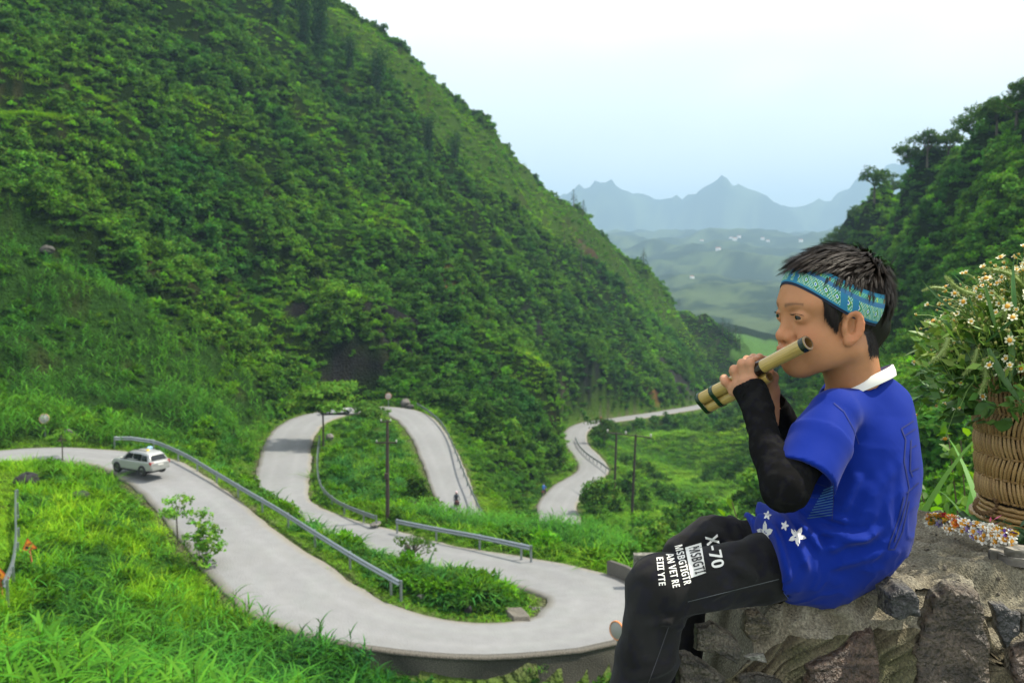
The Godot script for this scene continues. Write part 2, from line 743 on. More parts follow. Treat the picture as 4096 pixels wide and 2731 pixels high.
func define_zones() -> void:
	zone.field = PackedVector2Array([Vector2(-64.11, -101.7), Vector2(-60.29, -108.5), Vector2(-48.32, -109.8), Vector2(-40.53, -112.3), Vector2(-32.4, -115.3), Vector2(-28.3, -112), Vector2(-22.93, -77.18), Vector2(-23.5, -72), Vector2(-28, -66), Vector2(-33, -66), Vector2(-39, -62), Vector2(-52, -62)])
	zone.mound = PackedVector2Array([Vector2(-31.2, -58.6), Vector2(-26, -57.8), Vector2(-19, -50), Vector2(-14, -43), Vector2(-10, -38.5), Vector2(-7.3, -36.4), Vector2(-6.2, -34.2), Vector2(-4, -28), Vector2(-6, -14), Vector2(-30, -20), Vector2(-31, -46)])
	zone.verge = PackedVector2Array([Vector2(-32.76, -53.53), Vector2(-29.63, -54.44), Vector2(-27.9, -50.93), Vector2(-18.73, -33.9), Vector2(-19.34, -31.27)])
	zone.isle = PackedVector2Array([Vector2(-30, -65.5), Vector2(-25, -65.2), Vector2(-18.2, -57.6), Vector2(-13, -50.5), Vector2(-9.3, -46.2), Vector2(-6.9, -43.3), Vector2(-4.6, -41.0), Vector2(-0.1, -40.6), Vector2(1.3, -42), Vector2(1.6, -44), Vector2(0, -47.7), Vector2(-6, -52), Vector2(-11, -57.5), Vector2(-17, -65.5), Vector2(-21.5, -74), Vector2(-24.8, -88)])
	zone.isle_far = PackedVector2Array([Vector2(-19.5, -88), Vector2(-15.5, -76.5), Vector2(-7, -63), Vector2(-7.2, -86), Vector2(-9, -100), Vector2(-13, -117), Vector2(-17.5, -126.5), Vector2(-21, -125), Vector2(-23, -114), Vector2(-22, -101)])
	zone.bench = PackedVector2Array([Vector2(-8, -66), Vector2(-3.5, -61.5), Vector2(1.5, -57), Vector2(6.2, -53.8), Vector2(13, -56), Vector2(14.5, -62), Vector2(8, -67.5), Vector2(0, -68.5), Vector2(-6, -70)])
	zone.crest = PackedVector2Array([Vector2(-63.26, -280.5), Vector2(-53.54, -295.7), Vector2(-11.49, -322.3), Vector2(25.99, -357.2), Vector2(59.22, -384.7), Vector2(99.42, -404.5), Vector2(88.88, -400.8), Vector2(53.67, -347.6), Vector2(23.17, -317.3), Vector2(-10.22, -285.7), Vector2(-32.91, -274.7), Vector2(-53.91, -278.7)])
	zone.valley = PackedVector2Array([Vector2(9, -108), Vector2(12.5, -136), Vector2(18, -152), Vector2(18, -186), Vector2(24, -224), Vector2(52, -268), Vector2(70, -305), Vector2(82, -290), Vector2(64, -220), Vector2(50, -160), Vector2(32, -115), Vector2(18, -85)])
	zone.meadow = PackedVector2Array([Vector2(88.88, -400.8), Vector2(102.1, -407.6), Vector2(150, -640), Vector2(240, -680), Vector2(230, -480), Vector2(130, -400)])


func cliff_at(x: float, z: float, h: float) -> Vector2:   # (how bare, which rock)
	var best := Vector2.ZERO
	for q: Array in cliffs:
		var d: float = Vector3(x - q[0].x, (h - q[0].y) * 0.6, z - q[0].z).length() / q[1]
		var k := clampf(1.35 - d + bumps.get_noise_2d(x * 4.0 + h * 3.0, z * 4.0 - h * 2.0) * 0.9, 0.0, 1.0)
		if k > best.x:
			best = Vector2(k, q[2])
	return best


func zone_of(x: float, z: float) -> String:
	for k in ["verge", "mound", "isle", "isle_far", "bench", "field", "crest", "valley", "meadow"]:
		if inside(k, x, z):
			return k
	if z > -60.0:
		return "scrub"
	return "forest"


func build_ground() -> void:
	control_points()
	solve_ground()
	index_roads()
	define_zones()
	bumps.seed = 21
	bumps.frequency = 0.06
	bumps.fractal_octaves = 4
	gully.seed = 33
	gully.frequency = 0.035
	gully.fractal_octaves = 3
	grid.resize(cols * rows)
	var work := func(i: int) -> void:
		var r := r0 * pow(r1 / r0, float(i) / (rows - 1))
		for j in cols:
			var a := lerpf(a0, a1, float(j) / (cols - 1))
			grid[i * cols + j] = raw_ground(sin(a) * r, -cos(a) * r)
	for i in rows:
		work.call(i)
	var b := MB.new()
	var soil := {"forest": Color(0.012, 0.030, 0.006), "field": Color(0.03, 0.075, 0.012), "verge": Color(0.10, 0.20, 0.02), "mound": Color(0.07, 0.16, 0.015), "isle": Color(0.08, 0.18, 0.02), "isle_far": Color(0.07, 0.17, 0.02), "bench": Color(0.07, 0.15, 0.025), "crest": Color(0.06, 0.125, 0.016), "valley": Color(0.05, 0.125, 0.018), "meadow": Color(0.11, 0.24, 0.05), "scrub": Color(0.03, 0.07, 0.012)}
	for i in rows:
		var r := r0 * pow(r1 / r0, float(i) / (rows - 1))
		for j in cols:
			var a := lerpf(a0, a1, float(j) / (cols - 1))
			var x := sin(a) * r
			var z := -cos(a) * r
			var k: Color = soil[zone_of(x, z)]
			var n := bumps.get_noise_2d(x * 3.0, z * 3.0)
			k = k.lerp(Color(0.075, 0.06, 0.032), clampf(n * 1.5 - 0.35, 0.0, 0.5))
			var bare := cliff_at(x, z, grid[i * cols + j])
			if bare.x > 0.0:
				k = k.lerp([Color(0.03, 0.03, 0.028), Color(0.075, 0.075, 0.07), Color(0.26, 0.14, 0.05), Color(0.12, 0.085, 0.05)][int(bare.y)] * (0.8 + n), smoothstep(0.25, 0.6, bare.x))
			var nr := near_road(x, z)
			if nr.x < 2.6:
				k = k.lerp(Color(0.11, 0.22, 0.025), smoothstep(2.6, 1.2, nr.x))
				k = k.lerp(Color(0.16, 0.14, 0.10), smoothstep(0.7 + n, 0.1, nr.x) * 0.8)
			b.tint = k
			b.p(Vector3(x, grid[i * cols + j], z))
	for i in rows - 1:
		for j in cols - 1:
			var o := i * cols + j
			b.quad(o, o + cols, o + cols + 1, o + 1)
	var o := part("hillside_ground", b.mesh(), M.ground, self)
	tag(o, "grassy earth of the valley slopes under the plants", "", "", "structure")


# ---------------------------------------------------------------- roads

func offset_line(line: Array, off: float) -> Array:   # points beside a line; off > 0 lies to the right of travel
	var out: Array = []
	for k in line.size():
		var a: Vector4 = line[maxi(k - 1, 0)]
		var b: Vector4 = line[mini(k + 1, line.size() - 1)]
		var d := Vector2(b.x - a.x, b.z - a.z).normalized()
		var q: Vector4 = line[k]
		out.append(Vector3(q.x - d.y * (q.w * signf(off) + off), q.y, q.z + d.x * (q.w * signf(off) + off)))
	return out


func ribbon(line: Array) -> ArrayMesh:
	var b := MB.new()
	var n := 10
	var edge := FastNoiseLite.new()
	edge.seed = 40
	edge.frequency = 0.35
	var grime := FastNoiseLite.new()
	grime.seed = 41
	grime.frequency = 0.08
	for k in line.size():
		var a: Vector4 = line[maxi(k - 1, 0)]
		var e: Vector4 = line[mini(k + 1, line.size() - 1)]
		var d := Vector2(e.x - a.x, e.z - a.z).normalized()
		var q: Vector4 = line[k]
		for i in n + 3:
			var t := clampf(float(i - 1) / n, 0.0, 1.0) * 2.0 - 1.0
			var w := q.w + edge.get_noise_2d(k * 0.9, signf(t) * 50.0) * 0.22 * absf(t)
			var drop := 0.0 if i > 0 and i < n + 2 else -0.5
			var x := q.x - d.y * w * t
			var z := q.z + d.x * w * t
			var g := 0.195 + grime.get_noise_2d(x, z) * 0.022
			# wheel tracks are polished, the shoulders dusty
			g += 0.018 * exp(-pow((absf(t) - 0.42) / 0.13, 2.0))
			var col := Color(g * 0.975, g, g * 1.03)
			col = col.lerp(Color(0.20, 0.185, 0.15), smoothstep(0.84, 1.0, absf(t) + grime.get_noise_2d(x * 4.0, z * 4.0) * 0.15))
			b.tint = col
			b.p(Vector3(x, q.y + 0.05 * (1.0 - t * t) + drop, z))
	for k in line.size() - 1:
		for i in n + 2:
			var o := k * (n + 3) + i
			b.quad(o, o + 1, o + n + 4, o + n + 3)
	return b.mesh()


func build_roads() -> void:
	var o := part("mountain_road", ribbon(smooth_line(road_a, 0.9)), M.asphalt, self)
	tag(o, "pale grey asphalt road winding through two hairpin bends", "", "", "structure")
	o = part("valley_road", ribbon(smooth_line(road_d, 1.2)), M.asphalt, self)
	tag(o, "pale road running away down the valley under the cliff", "", "", "structure")
	# the concrete parapet that carries the near hairpin
	var w := thing("retaining_wall", "mould-stained concrete retaining wall along the outside of the nearest hairpin bend", "retaining wall")
	var line := smooth_line(road_a, 0.9)
	var run: Array = []
	for k in line.size():
		var q: Vector4 = line[k]
		if q.z > -47.3 and q.x > -7.6 and q.y < -14.6 and q.y > -16.08:
			run.append(q)
	var inner := offset_line(run, -0.04)
	var outer := offset_line(run, -0.36)
	if inner[0].z < run[0].z:
		inner = offset_line(run, 0.04)
		outer = offset_line(run, 0.36)
	var b := MB.new()
	var grime := FastNoiseLite.new()
	grime.frequency = 0.6
	grime.fractal_octaves = 4
	for k in run.size():
		var i3: Vector3 = inner[k]
		var o3: Vector3 = outer[k]
		var out := (o3 - i3).normalized()
		var hh := 0.22 + 0.5 * smoothstep(-42.0, -47.0, run[k].z)
		var prof := [i3 + Vector3(0, -0.3, 0), i3 + Vector3(0, hh, 0), o3 + Vector3(0, hh, 0), o3 + Vector3(0, hh - 0.14, 0), o3 + Vector3(0, hh - 0.15, 0) - out * 0.05, o3 + Vector3(0, -1.2, 0) + out * 0.05, o3 + Vector3(0, -4.0, 0) + out * 0.5]
		for i in prof.size():
			var q: Vector3 = prof[i]
			var s := grime.get_noise_2d(k * 0.9, q.y * 1.2)
			var c := Color(0.20, 0.185, 0.16)
			if i > 3:
				c = Color(0.24, 0.225, 0.19).lerp(Color(0.07, 0.068, 0.055), clampf(0.4 + s * 1.6, 0.0, 1.0))
			b.tint = c
			b.p(q)
	for k in run.size() - 1:
		for i in 6:
			var e := k * 7 + i
			b.quad(e, e + 1, e + 8, e + 7)
	part("concrete_face", b.mesh(), M.rock, w)


# ---------------------------------------------------------------- far hills

# [centre x, centre z, height, radius]
var peaks := [
	[300.0, -3300.0, 150.0, 150.0], [440.0, -3350.0, 60.0, 120.0], [540.0, -3400.0, 105.0, 110.0], [690.0, -3300.0, 110.0, 130.0], [850.0, -3300.0, 165.0, 185.0], [1060.0, -3400.0, 85.0, 110.0], [1230.0, -3400.0, 100.0, 130.0], [1420.0, -3400.0, 215.0, 200.0], [1750.0, -3400.0, 225.0, 330.0], [-100.0, -3600.0, 200.0, 400.0], [-1200.0, -3600.0, 190.0, 700.0],
]
var far_noise := FastNoiseLite.new()


func far_point(a: float, r: float) -> Vector3:   # the hills beyond the valley; they lie some kilometres away
	var x := sin(a) * r
	var z := -cos(a) * r
	var h := lerpf(-62.0, 92.0, smoothstep(700.0, 2700.0, r)) - 35.0 * exp(-pow((r - 760.0) / 160.0, 2.0))
	h += far_noise.get_noise_2d(x, z) * lerpf(20.0, 40.0, smoothstep(700.0, 2200.0, r))
	for q: Array in peaks:
		var d: float = Vector2(x - q[0], z - q[1]).length() / q[3]
		h += q[2] * exp(-pow(d, 2.6)) * (1.0 + 0.14 * far_noise.get_noise_2d(x * 4.0, z * 4.0))
	h += (0.45 - absf(far_noise.get_noise_2d(x * 6.0, z * 6.0))) * 10.0 * smoothstep(1200.0, 2600.0, r)
	var out := pow(r / 700.0, 0.48)
	return Vector3(x * out, (h - EYE.y) * out + EYE.y, z * out)


func build_far_hills() -> void:
	var n := far_noise
	n.seed = 77
	n.frequency = 0.0035
	n.fractal_octaves = 5
	var patches := FastNoiseLite.new()
	patches.seed = 78
	patches.frequency = 0.006
	var b := MB.new()
	var nx := 260
	var nz := 120
	for i in nz:
		var r := 700.0 * pow(4600.0 / 700.0, float(i) / (nz - 1))
		for j in nx:
			var a := lerpf(-0.75, 0.75, float(j) / (nx - 1))
			var x := sin(a) * r
			var z := -cos(a) * r
			var lush := patches.get_noise_2d(x, z)
			b.tint = Color(0.035, 0.065, 0.025).lerp(Color(0.13, 0.19, 0.07), smoothstep(-0.12, 0.35, lush + 0.5 * patches.get_noise_2d(x * 5.0, z * 5.0)))
			b.p(far_point(a, r))
	for i in nz - 1:
		for j in nx - 1:
			var o := i * nx + j
			b.quad(o, o + nx, o + nx + 1, o + 1)
	var o := part("distant_hills", b.mesh(), M.ground, self)
	tag(o, "hazy blue hills beyond the valley", "", "", "structure")
	# the nearer dark rocky spur in the gap
	b = MB.new()
	for i in 40:
		for j in 90:
			var x := lerpf(120.0, 420.0, j / 89.0)
			var z := lerpf(-820.0, -1050.0, i / 39.0)
			var ridge := -24.0 - maxf(0.0, x - 205.0) * 0.5 - maxf(0.0, 190.0 - x) * 0.25
			var t := (i / 39.0 - 0.35) / 0.35
			var h := lerpf(ridge, -95.0, clampf(t * t, 0.0, 1.0)) + n.get_noise_2d(x * 6.0, z * 6.0) * 9.0
			b.tint = Color(0.03, 0.055, 0.025).lerp(Color(0.14, 0.14, 0.13), smoothstep(0.15, 0.5, n.get_noise_2d(x * 9.0, z * 9.0)))
			b.p(Vector3(x * 1.9, (h - EYE.y) * 1.9 + EYE.y, z * 1.9))
	for i in 39:
		for j in 89:
			var e := i * 90 + j
			b.quad(e, e + 90, e + 91, e + 1)
	o = part("rocky_hill", b.mesh(), M.ground, self)
	tag(o, "darker rocky hill in the gap of the valley", "", "", "structure")


func build_far_houses() -> void:
	# white specks among the far fields
	var lime := plain(Color(0.75, 0.74, 0.70), 0.8)
	var tile := plain(Color(0.30, 0.16, 0.11), 0.8)
	var wall_ := MB.new()
	wall_.box(Vector3(-7, -3, -4.5), Vector3(7, 6.5, 4.5))
	var roof := MB.new()
	var e := [Vector3(-7.6, 6.4, -5.2), Vector3(7.6, 6.4, -5.2), Vector3(7.6, 6.4, 5.2), Vector3(-7.6, 6.4, 5.2), Vector3(-7.6, 9.6, 0), Vector3(7.6, 9.6, 0)]
	roof.face(e[0], e[1], e[5], e[4])
	roof.face(e[2], e[3], e[4], e[5])
	roof.tri(roof.p(e[3]), roof.p(e[0]), roof.p(e[4]))
	roof.tri(roof.p(e[1]), roof.p(e[2]), roof.p(e[5]))
	var wm := wall_.mesh(false)
	var rm := roof.mesh(false)
	var said := ["left of the group", "leftmost of a close row of three", "lower one of a close row of three", "right one of a close row of three", "left one of a pair", "right one of a pair", "rightmost of all", "alone and nearest, lowest of all", "between the upper group and the lowest house"]
	var k := 0
	for q: Vector3 in [Vector3(206.5, 30.17, -1000), Vector3(238.6, 33.46, -1000), Vector3(242.5, 32.05, -1000), Vector3(247.2, 33.93, -1000), Vector3(272.8, 32.05, -1000), Vector3(278.5, 30.17, -1000), Vector3(314.5, 28.28, -1000), Vector3(196.7, -9.526, -1000), Vector3(224.7, 21.21, -1000)]:
		var d := (q - EYE).normalized()
		var a := atan2(d.x, -d.z)
		var r := 900.0
		var p := far_point(a, r)
		while r < 3200.0 and (p.y - EYE.y) / Vector2(p.x, p.z).length() < d.y / Vector2(d.x, d.z).length():
			r += 8.0
			p = far_point(a, r)
		var t := thing("far_house", "tiny white house on the hazy far hills, %s" % said[k], "house", p, r * 0.7, "houses on the far hills")
		k += 1
		t.scale = Vector3.ONE * (0.55 if r < 1500.0 else 0.9)
		part("wall", wm, lime, t)
		part("roof", rm, tile, t)


# ---------------------------------------------------------------- plants

func rnd(a: float, b: float) -> float:
	return rng.randf_range(a, b)


func rdir() -> Vector3:
	var y := rnd(-1.0, 1.0)
	var a := rnd(0.0, TAU)
	var s := sqrt(1.0 - y * y)
	return Vector3(cos(a) * s, y, sin(a) * s)


func leaf_tone(base: Color) -> Color:
	var k := rnd(0.65, 1.35)
	var warm := rnd(-0.15, 0.25)
	return Color(base.r * k * (1.0 + warm), base.g * k, base.b * k)


func crown_into(b: MB, lobes: Array, count: int, size: float, base: Color, droop := 0.0) -> void:
	# lobes: [centre, radii]; leaves lie in shells and clumps, with gaps between
	var total := 0.0
	for q: Array in lobes:
		total += q[1].x * q[1].x
	for q: Array in lobes:
		var n := int(count * q[1].x * q[1].x / total)
		var clumps := maxi(3, n / 9)
		for k in clumps:
			var d := rdir()
			if d.y < -0.35:
				d.y = -d.y * 0.6
				d = d.normalized()
			var at: Vector3 = q[0] + d * q[1] * rnd(0.55, 1.05)
			var tone := leaf_tone(base)
			for i in 9:
				var o := at + rdir() * size * rnd(0.2, 1.1)
				var nrm := (d + rdir() * 0.7 + Vector3(0, 0.7, 0)).normalized()
				var along := nrm.cross(rdir()).normalized()
				along = (along + d * 0.35 - Vector3(0, droop, 0)).normalized()
				var across := along.cross(nrm).normalized()
				b.tint = Color(tone.r * rnd(0.85, 1.15), tone.g * rnd(0.85, 1.15), tone.b)
				b.leaf(o - along * size * 0.5, along, across, size * rnd(0.8, 1.4), size * rnd(0.45, 0.7))


func random_lobes(n: int, spread: Vector3, r: float) -> Array:
	var out: Array = []
	for i in n:
		var d := rdir()
		d.y = absf(d.y)
		out.append([Vector3(d.x * spread.x, d.y * spread.y, d.z * spread.z) * rnd(0.4, 1.0), Vector3(r, r * 0.8, r) * rnd(0.65, 1.1)])
	return out


func crown_mesh(kind: String, count := 500) -> ArrayMesh:   # about one metre in radius, standing on y = 0
	var b := MB.new()
	var base := Color(0.056, 0.152, 0.019)
	match kind:
		"round":
			crown_into(b, random_lobes(6, Vector3(0.6, 1.1, 0.6), 0.55), count, 0.23, base)
		"tall":
			crown_into(b, random_lobes(7, Vector3(0.4, 2.0, 0.4), 0.48), count, 0.22, base)
		"bush":
			crown_into(b, random_lobes(5, Vector3(0.7, 0.45, 0.7), 0.5), count, 0.21, base)
		"flat":
			for i in 9:
				var a := rnd(0, TAU)
				var r := rnd(0.15, 0.85)
				crown_into(b, [[Vector3(cos(a) * r, rnd(0.25, 1.0), sin(a) * r), Vector3(0.42, 0.09, 0.42)]], count / 9, 0.19, base)
		"vine":   # a draped mound of creepers
			crown_into(b, random_lobes(5, Vector3(0.9, 0.35, 0.9), 0.45), count, 0.19, base, 0.6)
		"bamboo":
			for i in 16:
				var a := rnd(0, TAU)
				var lean := Vector3(cos(a), 0, sin(a)) * rnd(0.1, 0.6)
				for k in count / 32:
					var t := rnd(0.15, 1.0)
					var at := Vector3(0, 3.0 * t, 0) + lean * t * t + rdir() * 0.14
					b.tint = leaf_tone(Color(0.03, 0.085, 0.03))
					var al := (rdir() + Vector3(0, -0.6, 0) + lean).normalized()
					b.leaf(at, al, al.cross(rdir()).normalized(), 0.30, 0.07)
		"conifer":
			for i in count:
				var t := sqrt(rnd(0.0, 1.0))
				var a := rnd(0, TAU)
				var r := t * 0.75 * rnd(0.6, 1.0)
				b.tint = leaf_tone(Color(0.02, 0.055, 0.022))
				var out := Vector3(cos(a), -0.25, sin(a)).normalized()
				b.leaf(Vector3(cos(a) * r, 3.0 * (1.0 - t) + 0.15, sin(a) * r) - out * 0.1, out, out.cross(Vector3.UP + rdir() * 0.5).normalized(), 0.3, 0.12)
		"herb":
			for i in count / 8:
				var d := rdir()
				d.y = absf(d.y) + 0.3
				d = d.normalized()
				var at := d * rnd(0.35, 1.0) * Vector3(1, 0.9, 1)
				var tone := leaf_tone(Color(0.09, 0.24, 0.016))
				for k in 4:
					var al := (rdir() + d * 0.8).normalized()
					b.tint = tone
					b.leaf(at, al, al.cross(Vector3.UP + rdir() * 0.6).normalized(), rnd(0.25, 0.42), rnd(0.12, 0.2))
	return b.mesh()


func tuft_mesh(blades: int, tall: float, width: float, bend: float, base: Color) -> ArrayMesh:
	var b := MB.new()
	for i in blades:
		var a := rnd(0, TAU)
		var out := Vector3(cos(a), 0, sin(a))
		var at := Vector3(rnd(-0.3, 0.3), 0, rnd(-0.3, 0.3))
		b.tint = leaf_tone(base)
		b.blade(at, (Vector3.UP + out * rnd(0.05, 0.5)).normalized(), out, tall * rnd(0.55, 1.1), width * rnd(0.7, 1.3), bend * rnd(0.5, 1.4))
	return b.mesh()


func maize_mesh(tall: float, leaves: int) -> ArrayMesh:
	var b := MB.new()
	b.tint = Color(0.10, 0.17, 0.04)
	b.tube([Vector3.ZERO, Vector3(0.02, tall * 0.5, 0), Vector3(0, tall * 0.95, 0.02)], [0.016, 0.013, 0.006], 5, false)
	var a := rnd(0, TAU)
	for i in leaves:
		var t := float(i + 1) / (leaves + 1)
		a += PI + rnd(-0.5, 0.5)
		var out := Vector3(cos(a), 0, sin(a))
		b.tint = leaf_tone(Color(0.075, 0.25, 0.022))
		b.blade(Vector3(0, tall * (0.12 + 0.8 * t), 0), (Vector3.UP * 0.9 + out * 0.75).normalized(), out, rnd(0.55, 0.85), rnd(0.06, 0.085), rnd(0.45, 0.8), 5)
	return b.mesh()


var proto := {}


func build_vegetation() -> void:
	for k: String in ["round", "tall", "bush", "flat", "vine", "bamboo", "conifer", "herb"]:
		proto[k] = [crown_mesh(k, 700), crown_mesh(k, 700), crown_mesh(k, 700)]
	proto.grass = [tuft_mesh(26, 1.0, 0.035, 0.55, Color(0.135, 0.33, 0.014)), tuft_mesh(26, 1.15, 0.03, 0.7, Color(0.165, 0.35, 0.016)), tuft_mesh(22, 0.9, 0.045, 0.6, Color(0.10, 0.29, 0.016))]
	proto.turf = [tuft_mesh(34, 0.26, 0.022, 0.5, Color(0.14, 0.30, 0.016)), tuft_mesh(34, 0.2, 0.022, 0.6, Color(0.12, 0.29, 0.016))]
	proto.clump = [tuft_mesh(28, 0.85, 0.075, 0.9, Color(0.05, 0.18, 0.03)), tuft_mesh(28, 0.75, 0.07, 1.0, Color(0.062, 0.205, 0.03)), tuft_mesh(24, 1.0, 0.08, 0.85, Color(0.042, 0.155, 0.027))]
	proto.maize = [maize_mesh(1.5, 9), maize_mesh(1.2, 8), maize_mesh(1.75, 10)]
	var where := {}
	var tints := {}
	for k: String in proto:
		for i in proto[k].size():
			where[k + str(i)] = []
			tints[k + str(i)] = []
	var hue := FastNoiseLite.new()
	hue.seed = 61
	hue.frequency = 0.035
	hue.fractal_octaves = 3
	var put := func(k: String, x: float, z: float, s: Vector3, dark: float, sink := 0.0) -> void:
		var key: String = k + str(rng.randi() % (proto[k] as Array).size())
		var h := hue.get_noise_2d(x, z) + rnd(-0.16, 0.16)
		var t := Color(1.0 + h * 0.7, 1.0 + h * 0.4, 1.0 - h * 0.2) * dark * rnd(0.82, 1.18)
		var bs := Basis(Vector3.UP, rnd(0, TAU)).scaled(s)
		bs = Basis(Vector3(rnd(-1, 1), 0, rnd(-1, 1)).normalized(), rnd(0.0, 0.14)) * bs
		where[key].append(Transform3D(bs, Vector3(x, ground(x, z) - sink, z)))
		tints[key].append(t)
	# the forest: big crowns, then an understorey, then creepers and grass on the rest
	var half := 0.72
	for pass_ in 3:
		var count: int = [30000, 90000, 80000][pass_]
		for i in count:
			var r := sqrt(rnd(0.0, 1.0)) * 520.0
			if pass_ == 2:
				r = 50.0 + 430.0 * pow(rnd(0.0, 1.0), 0.8)
			var a := rnd(-half, half)
			var x := sin(a) * r
			var z := -cos(a) * r
			if r < 26.0:
				continue
			var nr := near_road(x, z)
			var zn := zone_of(x, z)
			var h := ground(x, z)
			if r > 90.0 and rng.randf() < cliff_at(x, z, h).x * 1.25 - 0.25:
				continue
			if zn in ["field", "mound", "verge", "isle", "isle_far", "bench", "meadow"]:
				continue
			var lush := hue.get_noise_2d(x * 0.8 + 300.0, z * 0.8)
			var crest := zn == "crest" or (zn == "valley" and lush < 0.12) or (zn == "forest" and lush < -0.28)
			var open_slope := x > -16.0 and x < 15.0 and z > -135.0 and z < -58.0     # low cover only, so that the roads stay in view
			if r > 320.0 and x > 70.0 and x < 215.0 and (nr.x < 45.0 or z > -470.0 and x < 150.0):
				open_slope = true
			var right := x > 40.0 and h > -30.0
			if pass_ == 0:
				if nr.x < 2.8 or crest or open_slope or zn == "scrub" and r < 45.0:
					continue
				var s := rnd(1.2, 2.5) * (0.9 if right else 1.0)
				var kind: String = ["round", "round", "tall", "flat", "bush"][rng.randi() % 5]
				put.call(kind, x, z, Vector3(s, s * rnd(0.8, 1.2), s), rnd(0.6, 1.5) * (1.3 if right else 1.0), 0.3)
			elif pass_ == 1:
				if nr.x < 1.6:
					continue
				var s := rnd(0.45, 1.6) * (0.62 if crest else 1.0) * (0.7 if zn == "valley" else 1.0)
				if open_slope:
					s *= 0.55
				if crest and rng.randf() < 0.25:
					continue
				put.call(["bush", "vine", "round", "herb"][rng.randi() % 4], x, z, Vector3(s, s, s), rnd(0.7, 1.55) * (1.25 if crest or right else 1.0), 0.15)
			else:
				if nr.x < 0.9:
					continue
				if crest or zn == "scrub":
					var s := rnd(0.9, 1.7)
					put.call("grass", x, z, Vector3(s * 1.6, s * 0.75, s * 1.6), rnd(0.7, 1.1))
				else:
					var s := rnd(0.4, 1.2)
					put.call(["vine", "bush"][rng.randi() % 2], x, z, Vector3(s, s * 0.8, s), rnd(0.8, 1.35), 0.1)
	# tall grass and maize on the near slopes and islands
	for i in 30000:
		var r := 20.0 * pow(140.0 / 20.0, rnd(0.0, 1.0))
		var a := rnd(-half, half)
		var x := sin(a) * r
		var z := -cos(a) * r
		var nr := near_road(x, z)
		if nr.x < 0.75:
			continue
		var zn := zone_of(x, z)
		var lush := hue.get_noise_2d(x * 4.0, z * 4.0)
		var low := smoothstep(0.6, 2.6, nr.x)
		match zn:
			"verge":
				put.call("turf", x, z, Vector3(1.6, 1.0, 1.6), rnd(0.8, 1.2))
				put.call("turf", x + rnd(-0.5, 0.5), z + rnd(-0.5, 0.5), Vector3(1.6, 1.0, 1.6), rnd(0.8, 1.2))
			"mound":
				var near_edge := x > -13.0 and z > -37.0
				if lush > 0.02 and nr.x > 0.9 or near_edge:
					var s := rnd(0.55, 1.0) * (1.35 if near_edge else 1.0)
					put.call("clump", x, z, Vector3(s, s, s), rnd(0.45, 1.25))
					if rng.randf() < 0.25:
						put.call("maize", x, z, Vector3(s, s * 0.8, s), rnd(0.8, 1.2))
				else:
					var s := rnd(0.8, 1.35) * lerpf(0.8, 1.0, low)
					put.call("grass", x, z, Vector3(s, s, s), rnd(0.8, 1.35))
				if rng.randf() < 0.10:
					var s := rnd(0.4, 0.8)
					put.call("herb", x, z, Vector3(s, s, s), rnd(0.6, 1.0))
			"isle", "isle_far":
				var s := rnd(0.8, 1.45) * lerpf(0.22, 1.0, smoothstep(0.7, 2.2, nr.x))
				if rng.randf() < 0.5:
					put.call("clump", x, z, Vector3(s, s, s) * 1.15, rnd(0.8, 1.25))
				elif rng.randf() < 0.5:
					put.call("grass", x, z, Vector3(s, s, s), rnd(0.85, 1.25))
				elif nr.x > 1.4:
					put.call(["herb", "bush", "vine"][rng.randi() % 3], x, z, Vector3(s, s, s) * 0.8, rnd(0.8, 1.2))
			"bench":
				if nr.x > 1.8:
					var s := rnd(0.6, 0.85)
					put.call("clump", x, z, Vector3(s, s * 1.2, s) * 1.2, rnd(0.95, 1.45))
					put.call("maize", x + rnd(-0.6, 0.6), z + rnd(-0.6, 0.6), Vector3(s, s, s), rnd(0.95, 1.3))
			"field":
				if lush > 0.16:
					put.call(["herb", "bush", "grass"][rng.randi() % 3], x, z, Vector3.ONE * rnd(0.6, 1.0), rnd(0.7, 1.1))
				else:
					put.call("maize", x, z, Vector3.ONE * rnd(0.8, 1.3), rnd(0.7, 1.15))
					put.call("maize", x + rnd(-1, 1), z + rnd(-1, 1), Vector3.ONE * rnd(0.8, 1.3), rnd(0.7, 1.15))
			_:
				if r < 140.0:
					var s := rnd(0.5, 0.95) * lerpf(0.4, 1.0, low)
					put.call(["grass", "herb", "grass", "bush"][rng.randi() % 4], x, z, Vector3.ONE * s, rnd(0.8, 1.15))
	# the thick clumps that hang over the retaining wall's left end
	for i in 900:
		var x := rnd(-14.5, -5.0)
		var z := rnd(-38.5, -29.0)
		if near_road(x, z).x < 0.8 or x > -7.0 and z < -35.6:
			continue
		var s := rnd(0.6, 1.15)
		put.call(["clump", "clump", "maize", "grass"][rng.randi() % 4], x, z, Vector3(s, s * rnd(0.9, 1.2), s), rnd(0.65, 1.25))
	# short turf along the verges
	for i in road_pts.size():
		var q: Vector4 = road_pts[i]
		if q.z < -150.0:
			continue
		for k in 16:
			var a := rnd(0, TAU)
			var d := q.w + rnd(0.1, 2.6)
			var x := q.x + cos(a) * d
			var z := q.z + sin(a) * d
			if near_road(x, z).x > 0.12 + rnd(0.0, 0.25):
				var s := rnd(0.7, 1.5)
				put.call("turf", x, z, Vector3(s * 1.4, s * 0.8, s * 1.4), rnd(0.8, 1.2))
	var called := {"round": "forest_trees", "tall": "forest_trees", "bush": "undergrowth", "flat": "forest_trees", "vine": "undergrowth", "bamboo": "bamboo_thicket", "conifer": "forest_trees", "herb": "undergrowth", "grass": "grass", "turf": "verge_grass", "maize": "maize_plants", "clump": "grass_clumps"}
